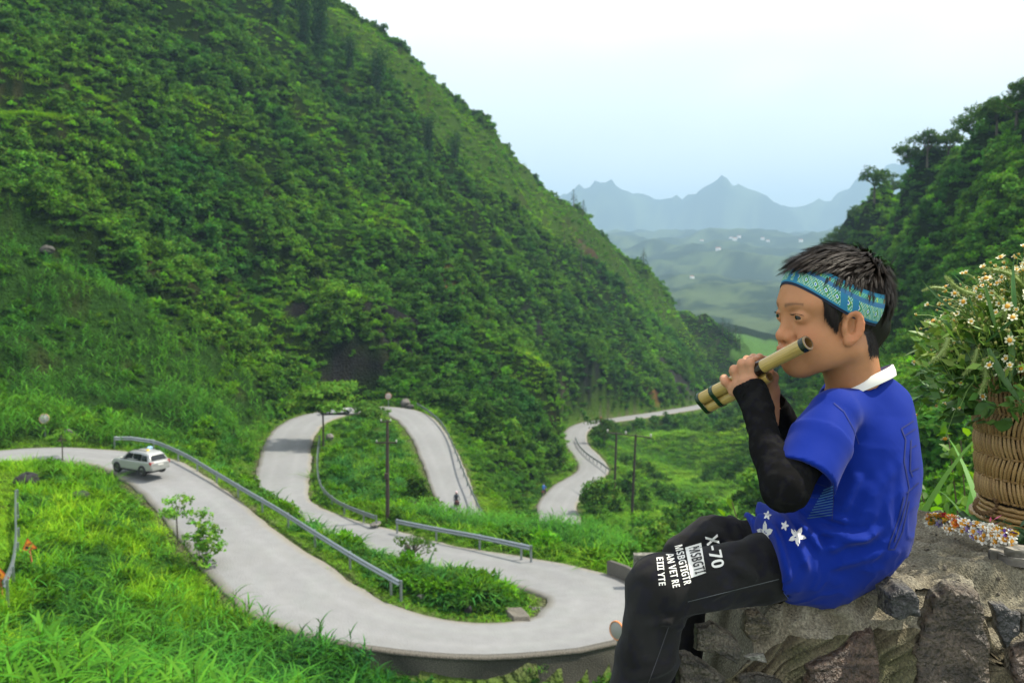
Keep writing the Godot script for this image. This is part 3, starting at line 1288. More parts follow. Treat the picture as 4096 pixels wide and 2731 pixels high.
	var said := {"round": "mass of round forest crowns on the mountain slopes", "tall": "mass of tall forest crowns on the mountain slopes", "flat": "mass of flat spreading crowns in the mountain forest", "bush": "bushes that fill the slopes between the trees", "vine": "creepers that drape the steep slopes", "herb": "leafy weeds on the banks and slopes", "grass": "long arching grass on the banks and the ridge", "turf": "short grass along the edges of the road", "maize": "bright maize plants on the banks and the terraces", "clump": "broad-bladed grass clumps on the near banks"}
	for k: String in proto:
		for i in proto[k].size():
			var key := k + str(i)
			if where[key].is_empty():
				continue
			var o := many(called[k], proto[k][i], M.grass if k in ["grass", "turf", "maize", "clump"] else M.leaf, where[key], tints[key])
			tag(o, said.get(k, "plants on the slopes"), "", "", "stuff")


# ---------------------------------------------------------------- single trees and shrubs

func tree(called: String, label: String, at: Vector3, high: float, radius: float, style: String, tone := 1.0, group := "", leaves := 900) -> Node3D:
	at.y = ground(at.x, at.z)
	var t := thing(called, label, "shrub" if style == "shrub" else "tree", at, rnd(0, TAU), group)
	var bark := MB.new()
	bark.tint = Color(0.09, 0.075, 0.055)
	var crown := MB.new()
	var base := Color(0.062, 0.145, 0.018) * tone
	match style:
		"umbrella":
			var top := high * 0.62
			bark.tube([Vector3(0, -0.3, 0), Vector3(0.05, top * 0.5, 0.02), Vector3(0, top, 0)], [0.14, 0.10, 0.08], 8)
			for i in 13:
				var a := TAU * i / 13.0 + rnd(-0.3, 0.3)
				var d := rnd(0.25, 0.85) * radius
				var e := Vector3(cos(a) * d, rnd(top * 0.95, high * 0.98), sin(a) * d)
				bark.tube([Vector3(0, top * rnd(0.7, 1.0), 0), e * Vector3(0.5, 1, 0.5) - Vector3(0, 0.15, 0), e], [0.06, 0.035, 0.015], 5, false)
				crown_into(crown, [[e, Vector3(radius * 0.36, high * 0.075, radius * 0.36)]], leaves / 13, radius * 0.08, base, 0.15)
		"sapling":
			bark.tube([Vector3(0, -0.2, 0), Vector3(0.04, high * 0.5, 0), Vector3(0.0, high * 0.8, 0.03)], [0.05, 0.035, 0.02], 7)
			for i in 8:
				var a := TAU * i / 8.0 + rnd(-0.4, 0.4)
				var e := Vector3(cos(a) * radius * rnd(0.3, 0.9), high * rnd(0.6, 0.98), sin(a) * radius * rnd(0.3, 0.9))
				bark.tube([Vector3(0.02, high * rnd(0.45, 0.78), 0), e], [0.02, 0.008], 5, false)
				crown_into(crown, [[e, Vector3(radius * 0.36, high * 0.09, radius * 0.36)]], leaves / 8, radius * 0.16, base * 1.25, 0.3)
		"shrub":
			for i in 7:
				var a := rnd(0, TAU)
				var e := Vector3(cos(a) * radius * rnd(0.1, 0.6), high * rnd(0.14, 0.85), sin(a) * radius * rnd(0.1, 0.6))
				bark.tube([Vector3(0, -0.1, 0), e], [0.035, 0.01], 5, false)
				crown_into(crown, [[e, Vector3(radius * 0.5, high * 0.25, radius * 0.5)]], leaves / 7, minf(radius, high) * 0.15, base)
		"round":
			var top := high * 0.5
			bark.tube([Vector3(0, -0.3, 0), Vector3(0.1, top * 0.6, 0), Vector3(0, top, 0.05)], [radius * 0.08, radius * 0.06, radius * 0.04], 7)
			for i in 9:
				var d := rdir()
				d.y = absf(d.y)
				var e := Vector3(d.x * radius * 0.6, high * (0.42 + 0.45 * d.y), d.z * radius * 0.6)
				bark.tube([Vector3(0, top * 0.8, 0), e], [radius * 0.035, radius * 0.01], 5, false)
				crown_into(crown, [[e, Vector3(radius * 0.5, high * 0.16, radius * 0.5)]], leaves / 9, radius * 0.11, base)
		"conifer":
			bark.tube([Vector3(0, -0.3, 0), Vector3(0, high, 0)], [radius * 0.12, 0.02], 6)
			for i in leaves / 2:
				var q := sqrt(rnd(0.0, 1.0))
				var a := rnd(0, TAU)
				var r := q * radius * rnd(0.45, 1.0)
				crown.tint = leaf_tone(Color(0.022, 0.06, 0.024) * tone)
				var out := Vector3(cos(a), -0.2, sin(a)).normalized()
				crown.leaf(Vector3(cos(a) * r, high * (1.0 - q * 0.9), sin(a) * r) - out * 0.2, out, out.cross(Vector3.UP + rdir() * 0.5).normalized(), high * 0.09, high * 0.035)
		"bamboo":
			for i in 12:
				var a := rnd(0, TAU)
				var lean := Vector3(cos(a), 0, sin(a)) * radius * rnd(0.1, 0.8)
				bark.tint = Color(0.10, 0.13, 0.05)
				bark.tube([Vector3(cos(a), 0, sin(a)) * 0.3, Vector3(0, high * 0.55, 0) + lean * 0.3, Vector3(0, high * 0.95, 0) + lean], [0.05, 0.04, 0.01], 5, false)
				for k in leaves / 12:
					var q := rnd(0.12, 1.0)
					crown.tint = leaf_tone(Color(0.028, 0.085, 0.032) * tone)
					var al := (rdir() + Vector3(0, -0.7, 0)).normalized()
					crown.leaf(Vector3(0, high * q, 0) + lean * q * q + rdir() * radius * 0.3, al, al.cross(rdir()).normalized(), high * 0.07, high * 0.018)
	part("trunk", bark.mesh(), M.bark, t)
	part("crown", crown.mesh(), M.leaf, t)
	return t


func build_trees() -> void:
	tree("roadside_tree", "spreading dark green tree beside the far hairpin bend", Vector3(-20.59, -19, -98.42), 6.6, 4.9, "umbrella", 1.5, "", 9000)
	tree("young_tree", "thin sapling with drooping pale leaves beside the near road, behind the leafy bush", Vector3(-17.77, -13.9, -47.62), 2.5, 1.1, "sapling", 2.0, "", 700)
	tree("leafy_bush", "tall leafy bush leaning over the left edge of the near road", Vector3(-15.36, -14.4, -44.39), 3.0, 1.35, "shrub", 2.0, "", 1300)
	tree("round_bush", "round dark bush behind the guard rail, next to the second road", Vector3(-20.33, -15.94, -68.21), 2.8, 2.0, "shrub", 1.0, "", 2600)
	tree("small_tree", "small upright tree in the grass left of the silver car", Vector3(-30.33, -12.6, -60.81), 2.3, 0.95, "sapling", 1.5, "", 1400)
	tree("dark_bush", "dark bush on the island right of the wooden pole", Vector3(-9.4, -20.8, -84.04), 3.4, 1.9, "shrub", 0.7, "", 2600)
	tree("island_bush", "broad bush at the upper tip of the far island, hiding the far hairpin", Vector3(-19.33, -19.5, -121.8), 2.6, 3.0, "shrub", 1.3, "", 2600)
	tree("feathery_tree", "feathery yellow-green tree overhanging the third road", Vector3(-7.741, -21, -79.43), 4.0, 2.3, "umbrella", 1.4, "", 3000)
	tree("layered_tree", "small layered tree in front of the second guard rail", Vector3(-5.449, -15.8, -49.05), 2.3, 1.3, "umbrella", 1.0, "", 2200)
	tree("bench_tree", "airy young tree beyond the bright maize, left of the boy's knee", Vector3(10.89, -21, -69.09), 4.6, 2.3, "sapling", 1.2, "", 2400)
	tree("pale_shrub", "pale grey-green shrub below the two thin poles", Vector3(11.25, -33, -118.3), 5.5, 3.0, "shrub", 1.4, "", 2200)
	tree("valley_tree", "dark tree on two trunks beside the valley road bend", Vector3(19.23, -38, -188.1), 8.0, 4.0, "umbrella", 0.8, "", 3000)
	near_shrubs()
	var s := "conifers along the skyline of the left mountain"
	var spots := [Vector3(23.38, 20.53, -348.4), Vector3(27.47, 19.37, -354.3), Vector3(89.88, 35.25, -900), Vector3(97.6, 28.9, -900), Vector3(104.9, 24.66, -900), Vector3(122.1, 7.67, -900), Vector3(55.41, 1.232, -386.5), Vector3(22.77, -2.487, -301.4), Vector3(16.9, 1.775, -296.7), Vector3(95.26, -28.74, -412.3), Vector3(98.24, -30.18, -413.1), Vector3(101.1, -32.65, -411.8), Vector3(102.5, -34.79, -409.2), Vector3(104.3, -36.93, -406.8), Vector3(164.5, -29.89, -900), Vector3(152.3, -17.91, -900)]
	var said := ["uppermost of the row", "second of the row from the top", "third of the row from the top", "fourth of the row from the top", "fifth of the row from the top", "next below the five upper ones", "just below the gap in the upper row", "standing below the crest line in the slope", "standing below the uppermost pair", "first of the lowest group", "second of the lowest group", "third of the lowest group", "fourth of the lowest group", "lowest of all, nearest the green meadow", "lower one of the two in the middle", "upper one of the two in the middle"]
	for i in spots.size():
		var q: Vector3 = spots[i]
		var h := rnd(6.0, 9.5)
		tree("skyline_conifer", "dark conifer on the left mountain's far crest, %s" % said[i], Vector3(q.x, 0, q.z), h, h * 0.27, "conifer", 1.0, s, 500)
	var bam := [[Vector3(-52.81, 57.7, -256.8), "largest dark bamboo clump high on the left mountain", 20.0, 5.0], [Vector3(-57.81, 64.56, -260.9), "middle bamboo clump near the top of the photograph", 15.0, 4.0], [Vector3(-64.14, 67.8, -257.4), "highest bamboo clump on the left mountain", 14.0, 4.5], [Vector3(-45.02, 52.42, -259.7), "small bamboo clump just below the largest one", 10.0, 2.6], [Vector3(-37.46, 45.26, -259.7), "bamboo clump in the middle of the mountain's upper slope", 13.0, 4.0], [Vector3(-23.78, 34.53, -265), "slim bamboo clump low on the mountain's upper slope", 12.0, 2.6], [Vector3(-16.75, 30.34, -271.6), "lowest bamboo clump of the mountain's upper slope", 9.0, 3.4]]
	for q: Array in bam:
		tree("bamboo_clump", q[1], q[0], q[2], q[3], "bamboo", 0.9, "bamboo clumps on the left mountain", 1500)
	var crest := [[Vector3(81.35, 25.45, -149.4), 9.0, 4.0], [Vector3(84.58, 24.67, -161.8), 7.5, 3.4], [Vector3(85.34, 23.01, -172), 9.0, 3.6], [Vector3(97.79, 24.51, -207.1), 7.5, 3.6], [Vector3(93.11, 21.64, -207.3), 8.5, 3.5], [Vector3(90.92, 19.27, -211), 9.0, 4.2], [Vector3(126, 23.64, -305.4), 10.0, 4.0], [Vector3(100.9, 15.88, -256.8), 11.0, 4.4], [Vector3(114.2, 14.61, -302.1), 8.5, 4.2], [Vector3(109.4, 11.11, -303.4), 11.0, 4.6], [Vector3(118.6, 7.576, -340.1), 8.5, 4.5]]
	var order := ["nearest the right edge of the photograph", "second from the right edge", "third from the right edge", "fourth from the right edge", "fifth from the right edge", "in the middle of the row", "fifth from the lower end", "fourth from the lower end", "third from the lower end", "second from the lower end", "lowest, just above the boy's head"]
	for i in crest.size():
		var q: Array = crest[i]
		tree("crest_tree", "bushy dark tree on the right hillside's skyline, %s" % order[i], q[0], q[1], q[2], "round", rnd(0.8, 1.0), "trees along the skyline of the right hillside", 3200)


func near_shrubs() -> void:
	# between the boy's back and the basket, beyond the wall
	var lm := coloured(0.5, 1.0)
	for q: Array in [[Vector3(1.42, -1.5, -3.1), 1.35, "sunlit shrub with oval yellow-green leaves behind the wall, beside the boy's back", 11], [Vector3(1.85, -1.6, -3.5), 1.45, "taller leafy shrub behind the basket", 12], [Vector3(1.25, -1.9, -3.9), 1.5, "shrub with hanging twigs behind the boy's elbow and back", 13]]:
		rng.seed = q[3]
		var t := thing("leafy_shrub", q[2], "shrub", q[0], 0.0, "shrubs behind the wall")
		var wood := MB.new()
		wood.tint = Color(0.08, 0.06, 0.035)
		var green := MB.new()
		for k in 30:
			var a := rnd(0, TAU)
			var e := Vector3(cos(a) * rnd(0.1, 0.55), q[1] * rnd(0.5, 1.02), sin(a) * rnd(0.1, 0.4))
			var mid := e * Vector3(0.4, 0.6, 0.4)
			wood.tube([Vector3(rnd(-0.1, 0.1), 0, 0), mid, e], [0.008, 0.005, 0.002], 5, false)
			var tone := leaf_tone(Color(0.10, 0.24, 0.02))
			for i in 22:
				var u := rnd(0.25, 1.0)
				var p := mid.lerp(e, u) + rdir() * 0.05
				var al := (rdir() + (e - mid).normalized() * 0.6 + Vector3(0, -0.25, 0)).normalized()
				var ac := al.cross(Vector3.UP + rdir() * 0.7).normalized()
				green.tint = tone * rnd(0.75, 1.25)
				var l := rnd(0.045, 0.075)
				var nrm := ac.cross(al)
				var b0 := green.p(p)
				green.p(p + al * l * 0.3 + ac * l * 0.24 + nrm * l * 0.06)
				green.p(p + al * l * 0.7 + ac * l * 0.19 + nrm * l * 0.05)
				green.p(p + al * l - nrm * l * 0.1)
				green.p(p + al * l * 0.7 - ac * l * 0.19 + nrm * l * 0.05)
				green.p(p + al * l * 0.3 - ac * l * 0.24 + nrm * l * 0.06)
				green.p(p + al * l * 0.5)
				for s in 6:
					green.tri(b0 + 6, b0 + (s + 1) % 6, b0 + s)
		part("twigs", wood.mesh(), M.bark, t)
		part("foliage", green.mesh(), lm, t)
	var g := thing("broad_grass", "clump of broad bright grass blades arching over the back of the wall", "grass clump", Vector3(1.04, -0.52, -2.35))
	for k in 16:
		var b := MB.new()
		var a := rnd(-0.3, PI * 0.6)
		var out := Vector3(cos(a), 0, -absf(sin(a)) * 0.4 + 0.15).normalized()
		b.tint = leaf_tone(Color(0.085, 0.25, 0.02))
		b.blade(Vector3(rnd(-0.12, 0.35), 0, rnd(-0.1, 0.1)), (Vector3.UP + out * 0.25).normalized(), out, rnd(0.6, 0.95), rnd(0.022, 0.036), rnd(0.3, 0.75), 9)
		part("blade", b.mesh(), lm, g)
	rng.seed = 99


# ---------------------------------------------------------------- road furniture

func rock_mesh(r: Vector3, seed_: int, tone: Color, moss := 0.0) -> ArrayMesh:
	var n := FastNoiseLite.new()
	n.seed = seed_
	n.frequency = 0.9
	n.fractal_octaves = 4
	var b := MB.new()
	var rows_ := 14
	var sides := 20
	for k in rows_ + 1:
		var e := PI * (float(k) / rows_ - 0.5)
		for s in sides + 1:
			var a := TAU * (s % sides) / sides
			var d := Vector3(cos(a) * cos(e), sin(e), sin(a) * cos(e))
			var f := 1.0 + n.get_noise_3dv(d * 1.6) * 0.7
			f = minf(f, 0.95 + 0.18 * n.get_noise_3dv(d * 0.7 + Vector3.ONE * 9.0))
			var g := clampf(0.75 + n.get_noise_3dv(d * 4.0) * 0.6, 0.3, 1.3)
			b.tint = (tone * g).lerp(Color(0.05, 0.09, 0.02), moss * smoothstep(0.1, 0.6, d.y))
			b.p(d * r * f)
	for k in rows_:
		for s in sides:
			var o := k * (sides + 1) + s
			b.quad(o, o + 1, o + sides + 2, o + sides + 1)
	return b.mesh()


func rock(called: String, label: String, at: Vector3, r: Vector3, tone: Color, moss := 0.0, category := "rock", group := "") -> void:
	var o := part(called, rock_mesh(r, rng.randi() % 1000, tone, moss), M.rock, self, Transform3D(Basis(Vector3.UP, rnd(0, TAU)), at))
	tag(o, label, category, group)


func beam_profile() -> Array:   # W-beam: (out, up)
	return [Vector2(0.0, 0.155), Vector2(0.02, 0.15), Vector2(0.075, 0.10), Vector2(0.075, 0.06), Vector2(0.01, 0.015), Vector2(0.01, -0.015), Vector2(0.075, -0.06), Vector2(0.075, -0.10), Vector2(0.02, -0.15), Vector2(0.0, -0.155)]


func guard_rail(label: String, pts: Array, side := 1.0, scale_ := 1.0) -> void:
	var t := thing("guard_rail", label, "guard rail", Vector3.ZERO, 0.0, "steel guard rails along the bends")
	var four: Array = []
	for q: Vector3 in pts:
		four.append(Vector4(q.x, q.y, q.z, 0))
	var line := smooth_line(four, 1.0)
	var prof := beam_profile()
	var b := MB.new()
	b.tint = Color.WHITE
	for k in line.size():
		var a: Vector4 = line[maxi(k - 1, 0)]
		var e: Vector4 = line[mini(k + 1, line.size() - 1)]
		var d := Vector3(e.x - a.x, 0, e.z - a.z).normalized()
		var out := Vector3(-d.z, 0, d.x) * side
		var q := Vector3(line[k].x, line[k].y, line[k].z)
		for i in prof.size():
			b.p(q + out * prof[i].x * scale_ + Vector3(0, prof[i].y * scale_, 0), Vector2(i, k))
		for i in prof.size():
			b.p(q + out * (prof[i].x - 0.008) * scale_ + Vector3(0, prof[i].y * scale_ * 0.985, 0), Vector2(i, k))
	var m := prof.size() * 2
	for k in line.size() - 1:
		for i in prof.size() - 1:
			var o := k * m + i
			b.quad(o, o + 1, o + m + 1, o + m)
			o += prof.size()
			b.quad(o, o + m, o + m + 1, o + 1)
	part("beam", b.mesh(), M.steel, t)
	var post := MB.new()
	post.box(Vector3(-0.05, -0.85, -0.045), Vector3(0.05, 0.14, 0.045))
	var pm := post.mesh(false)
	var bolt := MB.new()
	bolt.ball(Vector3.ZERO, Vector3.ONE * 0.035, 4, 8)
	var bm := bolt.mesh()
	var acc := 0.0
	for k in line.size():
		if k > 0:
			acc += Vector2(line[k].x - line[k - 1].x, line[k].z - line[k - 1].z).length()
		if k == 0 or acc >= 3.0 or k == line.size() - 1:
			acc = 0.0
			var a: Vector4 = line[maxi(k - 1, 0)]
			var e: Vector4 = line[mini(k + 1, line.size() - 1)]
			var d := Vector3(e.x - a.x, 0, e.z - a.z).normalized()
			var out := Vector3(-d.z, 0, d.x) * side
			var at := Vector3(line[k].x, line[k].y, line[k].z)
			part("post", pm, M.steel, t, Transform3D(Basis(d, Vector3.UP, -out), at - out * 0.07))
			part("bolt", bm, M.steel, t, Transform3D(Basis(), at + out * 0.03))


func build_road_furniture() -> void:
	guard_rail("long steel guard rail on the outside of the nearest road, behind the silver car", [Vector3(-29.4, -11.9, -66.77), Vector3(-28.4, -12, -67.31), Vector3(-26.52, -12.1, -66.63), Vector3(-22.97, -12.3, -62.99), Vector3(-19.99, -12.6, -59.47), Vector3(-16.42, -12.9, -55.08), Vector3(-13.36, -13.2, -51.43), Vector3(-9.971, -13.5, -47.07), Vector3(-7.419, -13.8, -44.04), Vector3(-5.221, -14, -41.48)], 1.0)
	guard_rail("curved steel guard rail round the lower end of the far island", [Vector3(-21.45, -18, -100.5), Vector3(-18.59, -17.7, -85.95), Vector3(-16.16, -17.4, -75.79), Vector3(-14.08, -17.1, -69.88), Vector3(-11.98, -16.8, -65.75), Vector3(-9.378, -16.4, -61.58)], 1.0)
	guard_rail("short straight guard rail between the second road and the bright maize", [Vector3(-7.683, -16.1, -59.53), Vector3(-4.87, -15.9, -57), Vector3(-2.004, -15.6, -54.28), Vector3(1.048, -15.35, -51.3)], 1.0)
	guard_rail("pale guard rail that follows the outside of the far hairpin downhill", [Vector3(-14.04, -19.3, -134.1), Vector3(-11.77, -19.5, -128.3), Vector3(-9.519, -19.9, -121.4), Vector3(-7.645, -20.6, -112.6), Vector3(-5.608, -21.2, -100.1), Vector3(-4.293, -21.8, -92.45), Vector3(-2.84, -22.4, -84.9)], 1.0)
	guard_rail("dark low guard rail beside the narrow bend of the valley road", [Vector3(13.48, -35, -191.7), Vector3(13.42, -34.3, -178.5), Vector3(14.09, -33.7, -167.9), Vector3(15.34, -33, -157.3), Vector3(16.22, -32.6, -149.9)], -1.0)
	guard_rail("guard rail seen end-on at the left edge of the photograph", [Vector3(-26.95, -11.5, -48.85), Vector3(-23.94, -11.2, -43.31), Vector3(-21.4, -10.9, -38.68), Vector3(-19.09, -10.6, -34.22), Vector3(-17.76, -10.4, -31.22)], 1.0)
	utility_poles()
	mirrors_and_signs()
	rocks()


func insulator() -> ArrayMesh:
	var b := MB.new()
	b.lathe([Vector2(0.0, 0.0), Vector2(0.03, 0.0), Vector2(0.03, 0.05), Vector2(0.06, 0.07), Vector2(0.03, 0.1), Vector2(0.055, 0.13), Vector2(0.025, 0.17), Vector2(0.0, 0.18)], 10)
	return b.mesh()


func utility_poles() -> void:
	var wood := plain(Color(0.075, 0.055, 0.045), 0.9)
	wood.albedo_texture = noise_map(15, 0.08, 4, 256, Color(0.6, 0.6, 0.6), Color(1, 1, 1))
	wood.uv1_scale = Vector3(1, 0.3, 1)
	var china := plain(Color(0.6, 0.6, 0.58), 0.3)
	var t := thing("utility_pole", "dark wooden utility pole with two crossarms on the far island", "utility pole", Vector3(-8.802, -17.1, -63.44))
	var b := MB.new()
	b.tube([Vector3(0, -0.5, 0), Vector3(0.02, 3.5, 0), Vector3(0.06, 7.15, 0)], [0.15, 0.13, 0.10], 10)
	part("pole", b.mesh(), wood, t)
	for q: Array in [[7.02, -0.42, 0.36], [5.55, -0.75, 0.75]]:
		b = MB.new()
		b.box(Vector3(q[1], q[0] - 0.045, 0.10), Vector3(q[2], q[0] + 0.045, 0.18))
		var arm := part("crossarm", b.mesh(false), wood, t)
		for x: float in [q[1] + 0.06, q[2] - 0.06]:
			part("insulator", insulator(), china, arm, Transform3D(Basis(), Vector3(x, q[0] + 0.04, 0.14)))
	b = MB.new()
	b.box(Vector3(-0.16, 3.0, 0.12), Vector3(0.1, 3.4, 0.32))
	part("meter_box", b.mesh(false), wood, t)
	# the pair in the valley
	t = thing("twin_utility_pole", "two thin poles joined by one long crossarm below the valley road", "utility pole", Vector3.ZERO)
	var p1 := Vector3(14.99, -34.35, -132.2)
	var p2 := Vector3(16.63, -33.88, -124.6)
	p1.y = ground(p1.x, p1.z)
	p2.y = ground(p2.x, p2.z)
	var tip1 := Vector3(17.19, -27.05, -150)
	tip1 = p1 + Vector3(0.3, 11.2, 0)
	var tip2 := p2 + Vector3(0.45, 11.5, 0)
	b = MB.new()
	b.tube([p1 - Vector3(0, 0.5, 0), tip1], [0.2, 0.14], 8)
	part("pole", b.mesh(), wood, t)
	b = MB.new()
	b.tube([p2 - Vector3(0, 0.5, 0), tip2], [0.2, 0.14], 8)
	part("pole", b.mesh(), wood, t)
	b = MB.new()
	var ax := (tip2 - tip1)
	b.tube([tip1 - ax * 0.5 - Vector3(0, 0.2, 0), tip2 + ax * 0.7 - Vector3(0, 0.2, 0)], [0.09, 0.09], 6)
	var arm := part("crossarm", b.mesh(), wood, t)
	for k: float in [-0.5, 0.5, 1.7]:
		part("insulator", insulator(), china, arm, Transform3D(Basis().scaled(Vector3.ONE * 2.6), tip1 + ax * k - Vector3(0, 0.15, 0)))


func disc_mesh(r: float, dome: float, rim: float) -> Array:
	var a := MB.new()
	var prof: Array = []
	for k in 7:
		var t := k / 6.0
		prof.append(Vector2(r * t, dome * (1.0 - t * t)))
	a.lathe(prof, 28)
	var b := MB.new()
	b.lathe([Vector2(r, 0.0), Vector2(r + rim * 0.4, dome * 0.6), Vector2(r + rim, 0.0), Vector2(r + rim, -0.05), Vector2(r * 0.5, -0.09), Vector2(0.0, -0.10)], 28)
	return [a.mesh(), b.mesh()]


func road_mirror(label: String, at: Vector3, high: float, r: float, face: Vector3, rim_color: Color, face_mat: Material) -> void:
	var t := thing("traffic_mirror", label, "traffic mirror", at)
	var b := MB.new()
	b.tube([Vector3(0, -1.0, 0), Vector3(0, high, 0)], [0.045, 0.045], 8)
	part("post", b.mesh(), M.steel, t)
	var m := disc_mesh(r, r * 0.16, r * 0.14)
	var f := face.normalized()
	var x := f.cross(Vector3.UP).normalized()
	var basis_ := Basis(x, f, x.cross(f))
	part("mirror_face", m[0], face_mat, t, Transform3D(basis_, Vector3(0, high, 0) + f * 0.09))
	part("rim", m[1], plain(rim_color, 0.5), t, Transform3D(basis_, Vector3(0, high, 0) + f * 0.09))


func mirrors_and_signs() -> void:
	var glass := plain(Color(0.5, 0.52, 0.53), 0.12, 0.9)
	var dull := plain(Color(0.36, 0.36, 0.35), 0.5, 0.2)
	road_mirror("round traffic mirror with an orange rim above the left bend of the near road", Vector3(-34.6, -11.9, -66.95), 1.45, 0.33, Vector3(0.15, 0.15, 1.0), Color(0.42, 0.28, 0.14), dull)
	road_mirror("round traffic mirror on the outside of the far hairpin bend", Vector3(-18.08, -19.4, -132.6), 1.5, 0.42, Vector3(-0.1, 0.1, 1.0), Color(0.5, 0.25, 0.15), plain(Color(0.42, 0.36, 0.34), 0.4, 0.1))
	road_mirror("orange-rimmed traffic mirror half hidden behind the boy's shin", Vector3(4.42, -16.3, -37.0), 1.88, 0.36, Vector3(-0.75, 0.05, 0.65), Color(0.65, 0.22, 0.05), dull)
	warning_sign("triangular orange warning sign in the tall grass, whole in view", Vector3(-19.18, -10.38, -35.5), 0.54, Vector3(0.45, 0.1, 0.9), 0.12, true)
	warning_sign("triangular orange warning sign cut off by the photograph's left edge", Vector3(-18.38, -10.39, -32), 0.57, Vector3(0.45, 0.1, 0.9), 0.10, false)


func warning_sign(label: String, at: Vector3, side: float, face: Vector3, tilt: float, steep: bool) -> void:
	var f := face.normalized()
	var x := Vector3.UP.cross(f).normalized()
	var y := f.cross(x)
	var t := thing("warning_sign", label, "road sign", at)
	t.basis = Basis(x, y, f) * Basis(Vector3(0, 0, 1), tilt)
	var layer := func(s: float, z: float, m: Material, called: String) -> void:
		var b := MB.new()
		var h := s * 0.866
		var q: Array = []
		for k in 3:   # rounded corners
			var a := PI / 2 + TAU * k / 3.0
			for e: float in [-0.5, 0.0, 0.5]:
				q.append(Vector3(cos(a) * h * 0.60, sin(a) * h * 0.60, 0) + Vector3(cos(a + e), sin(a + e), 0) * h * 0.065)
		var c := b.p(Vector3(0, 0, z))
		var ids: Array = []
		for k in 9:
			ids.append(b.p(q[k] + Vector3(0, 0, z)))
		var back: Array = []
		for k in 9:
			back.append(b.p(q[k] + Vector3(0, 0, z - 0.012)))
		var c2 := b.p(Vector3(0, 0, z - 0.012))
		for k in 9:
			b.tri(c, ids[(k + 1) % 9], ids[k])
			b.tri(c2, back[k], back[(k + 1) % 9])
			b.quad(ids[k], ids[(k + 1) % 9], back[(k + 1) % 9], back[k])
		part(called, b.mesh(false), m, t)
	layer.call(side, 0.0, plain(Color(0.32, 0.035, 0.015), 0.5), "border")
	layer.call(side * 0.80, 0.004, plain(Color(0.62, 0.21, 0.01), 0.5), "panel")
	var ink := plain(Color(0.01, 0.01, 0.01), 0.6)
	var b := MB.new()
	if steep:
		var p0 := [Vector3(-0.30, -0.17, 0.012), Vector3(0.30, -0.21, 0.012), Vector3(-0.20, 0.06, 0.012)]
		var i := b.p(p0[0] * side)
		b.p(p0[1] * side)
		b.p(p0[2] * side)
		b.tri(i, i + 2, i + 1)
		part("slope_symbol", b.mesh(false), ink, t)
		var tm := TextMesh.new()
		tm.text = "10%"
		tm.font = SystemFont.new()
		tm.font_size = 32
		tm.pixel_size = 0.0036
		tm.depth = 0.004
		part("lettering", tm, ink, t, Transform3D(Basis(), Vector3(0.02, 0.07, 0.012)))
	else:
		var pts := [Vector3(0.05, -0.22, 0.01), Vector3(-0.08, -0.06, 0.01), Vector3(0.08, 0.04, 0.01), Vector3(-0.02, 0.2, 0.01)]
		for k in 4:
			pts[k] *= side
		b.tube(pts, [side * 0.035, side * 0.035, side * 0.035, 0.004], 6)
		part("bend_symbol", b.mesh(), ink, t)
	b = MB.new()
	b.tube([Vector3(0, side * 0.2, -0.04), Vector3(0, -2.4, -0.04)], [0.035, 0.035], 8)
	part("post", b.mesh(), plain(Color(0.45, 0.12, 0.06), 0.6), t)


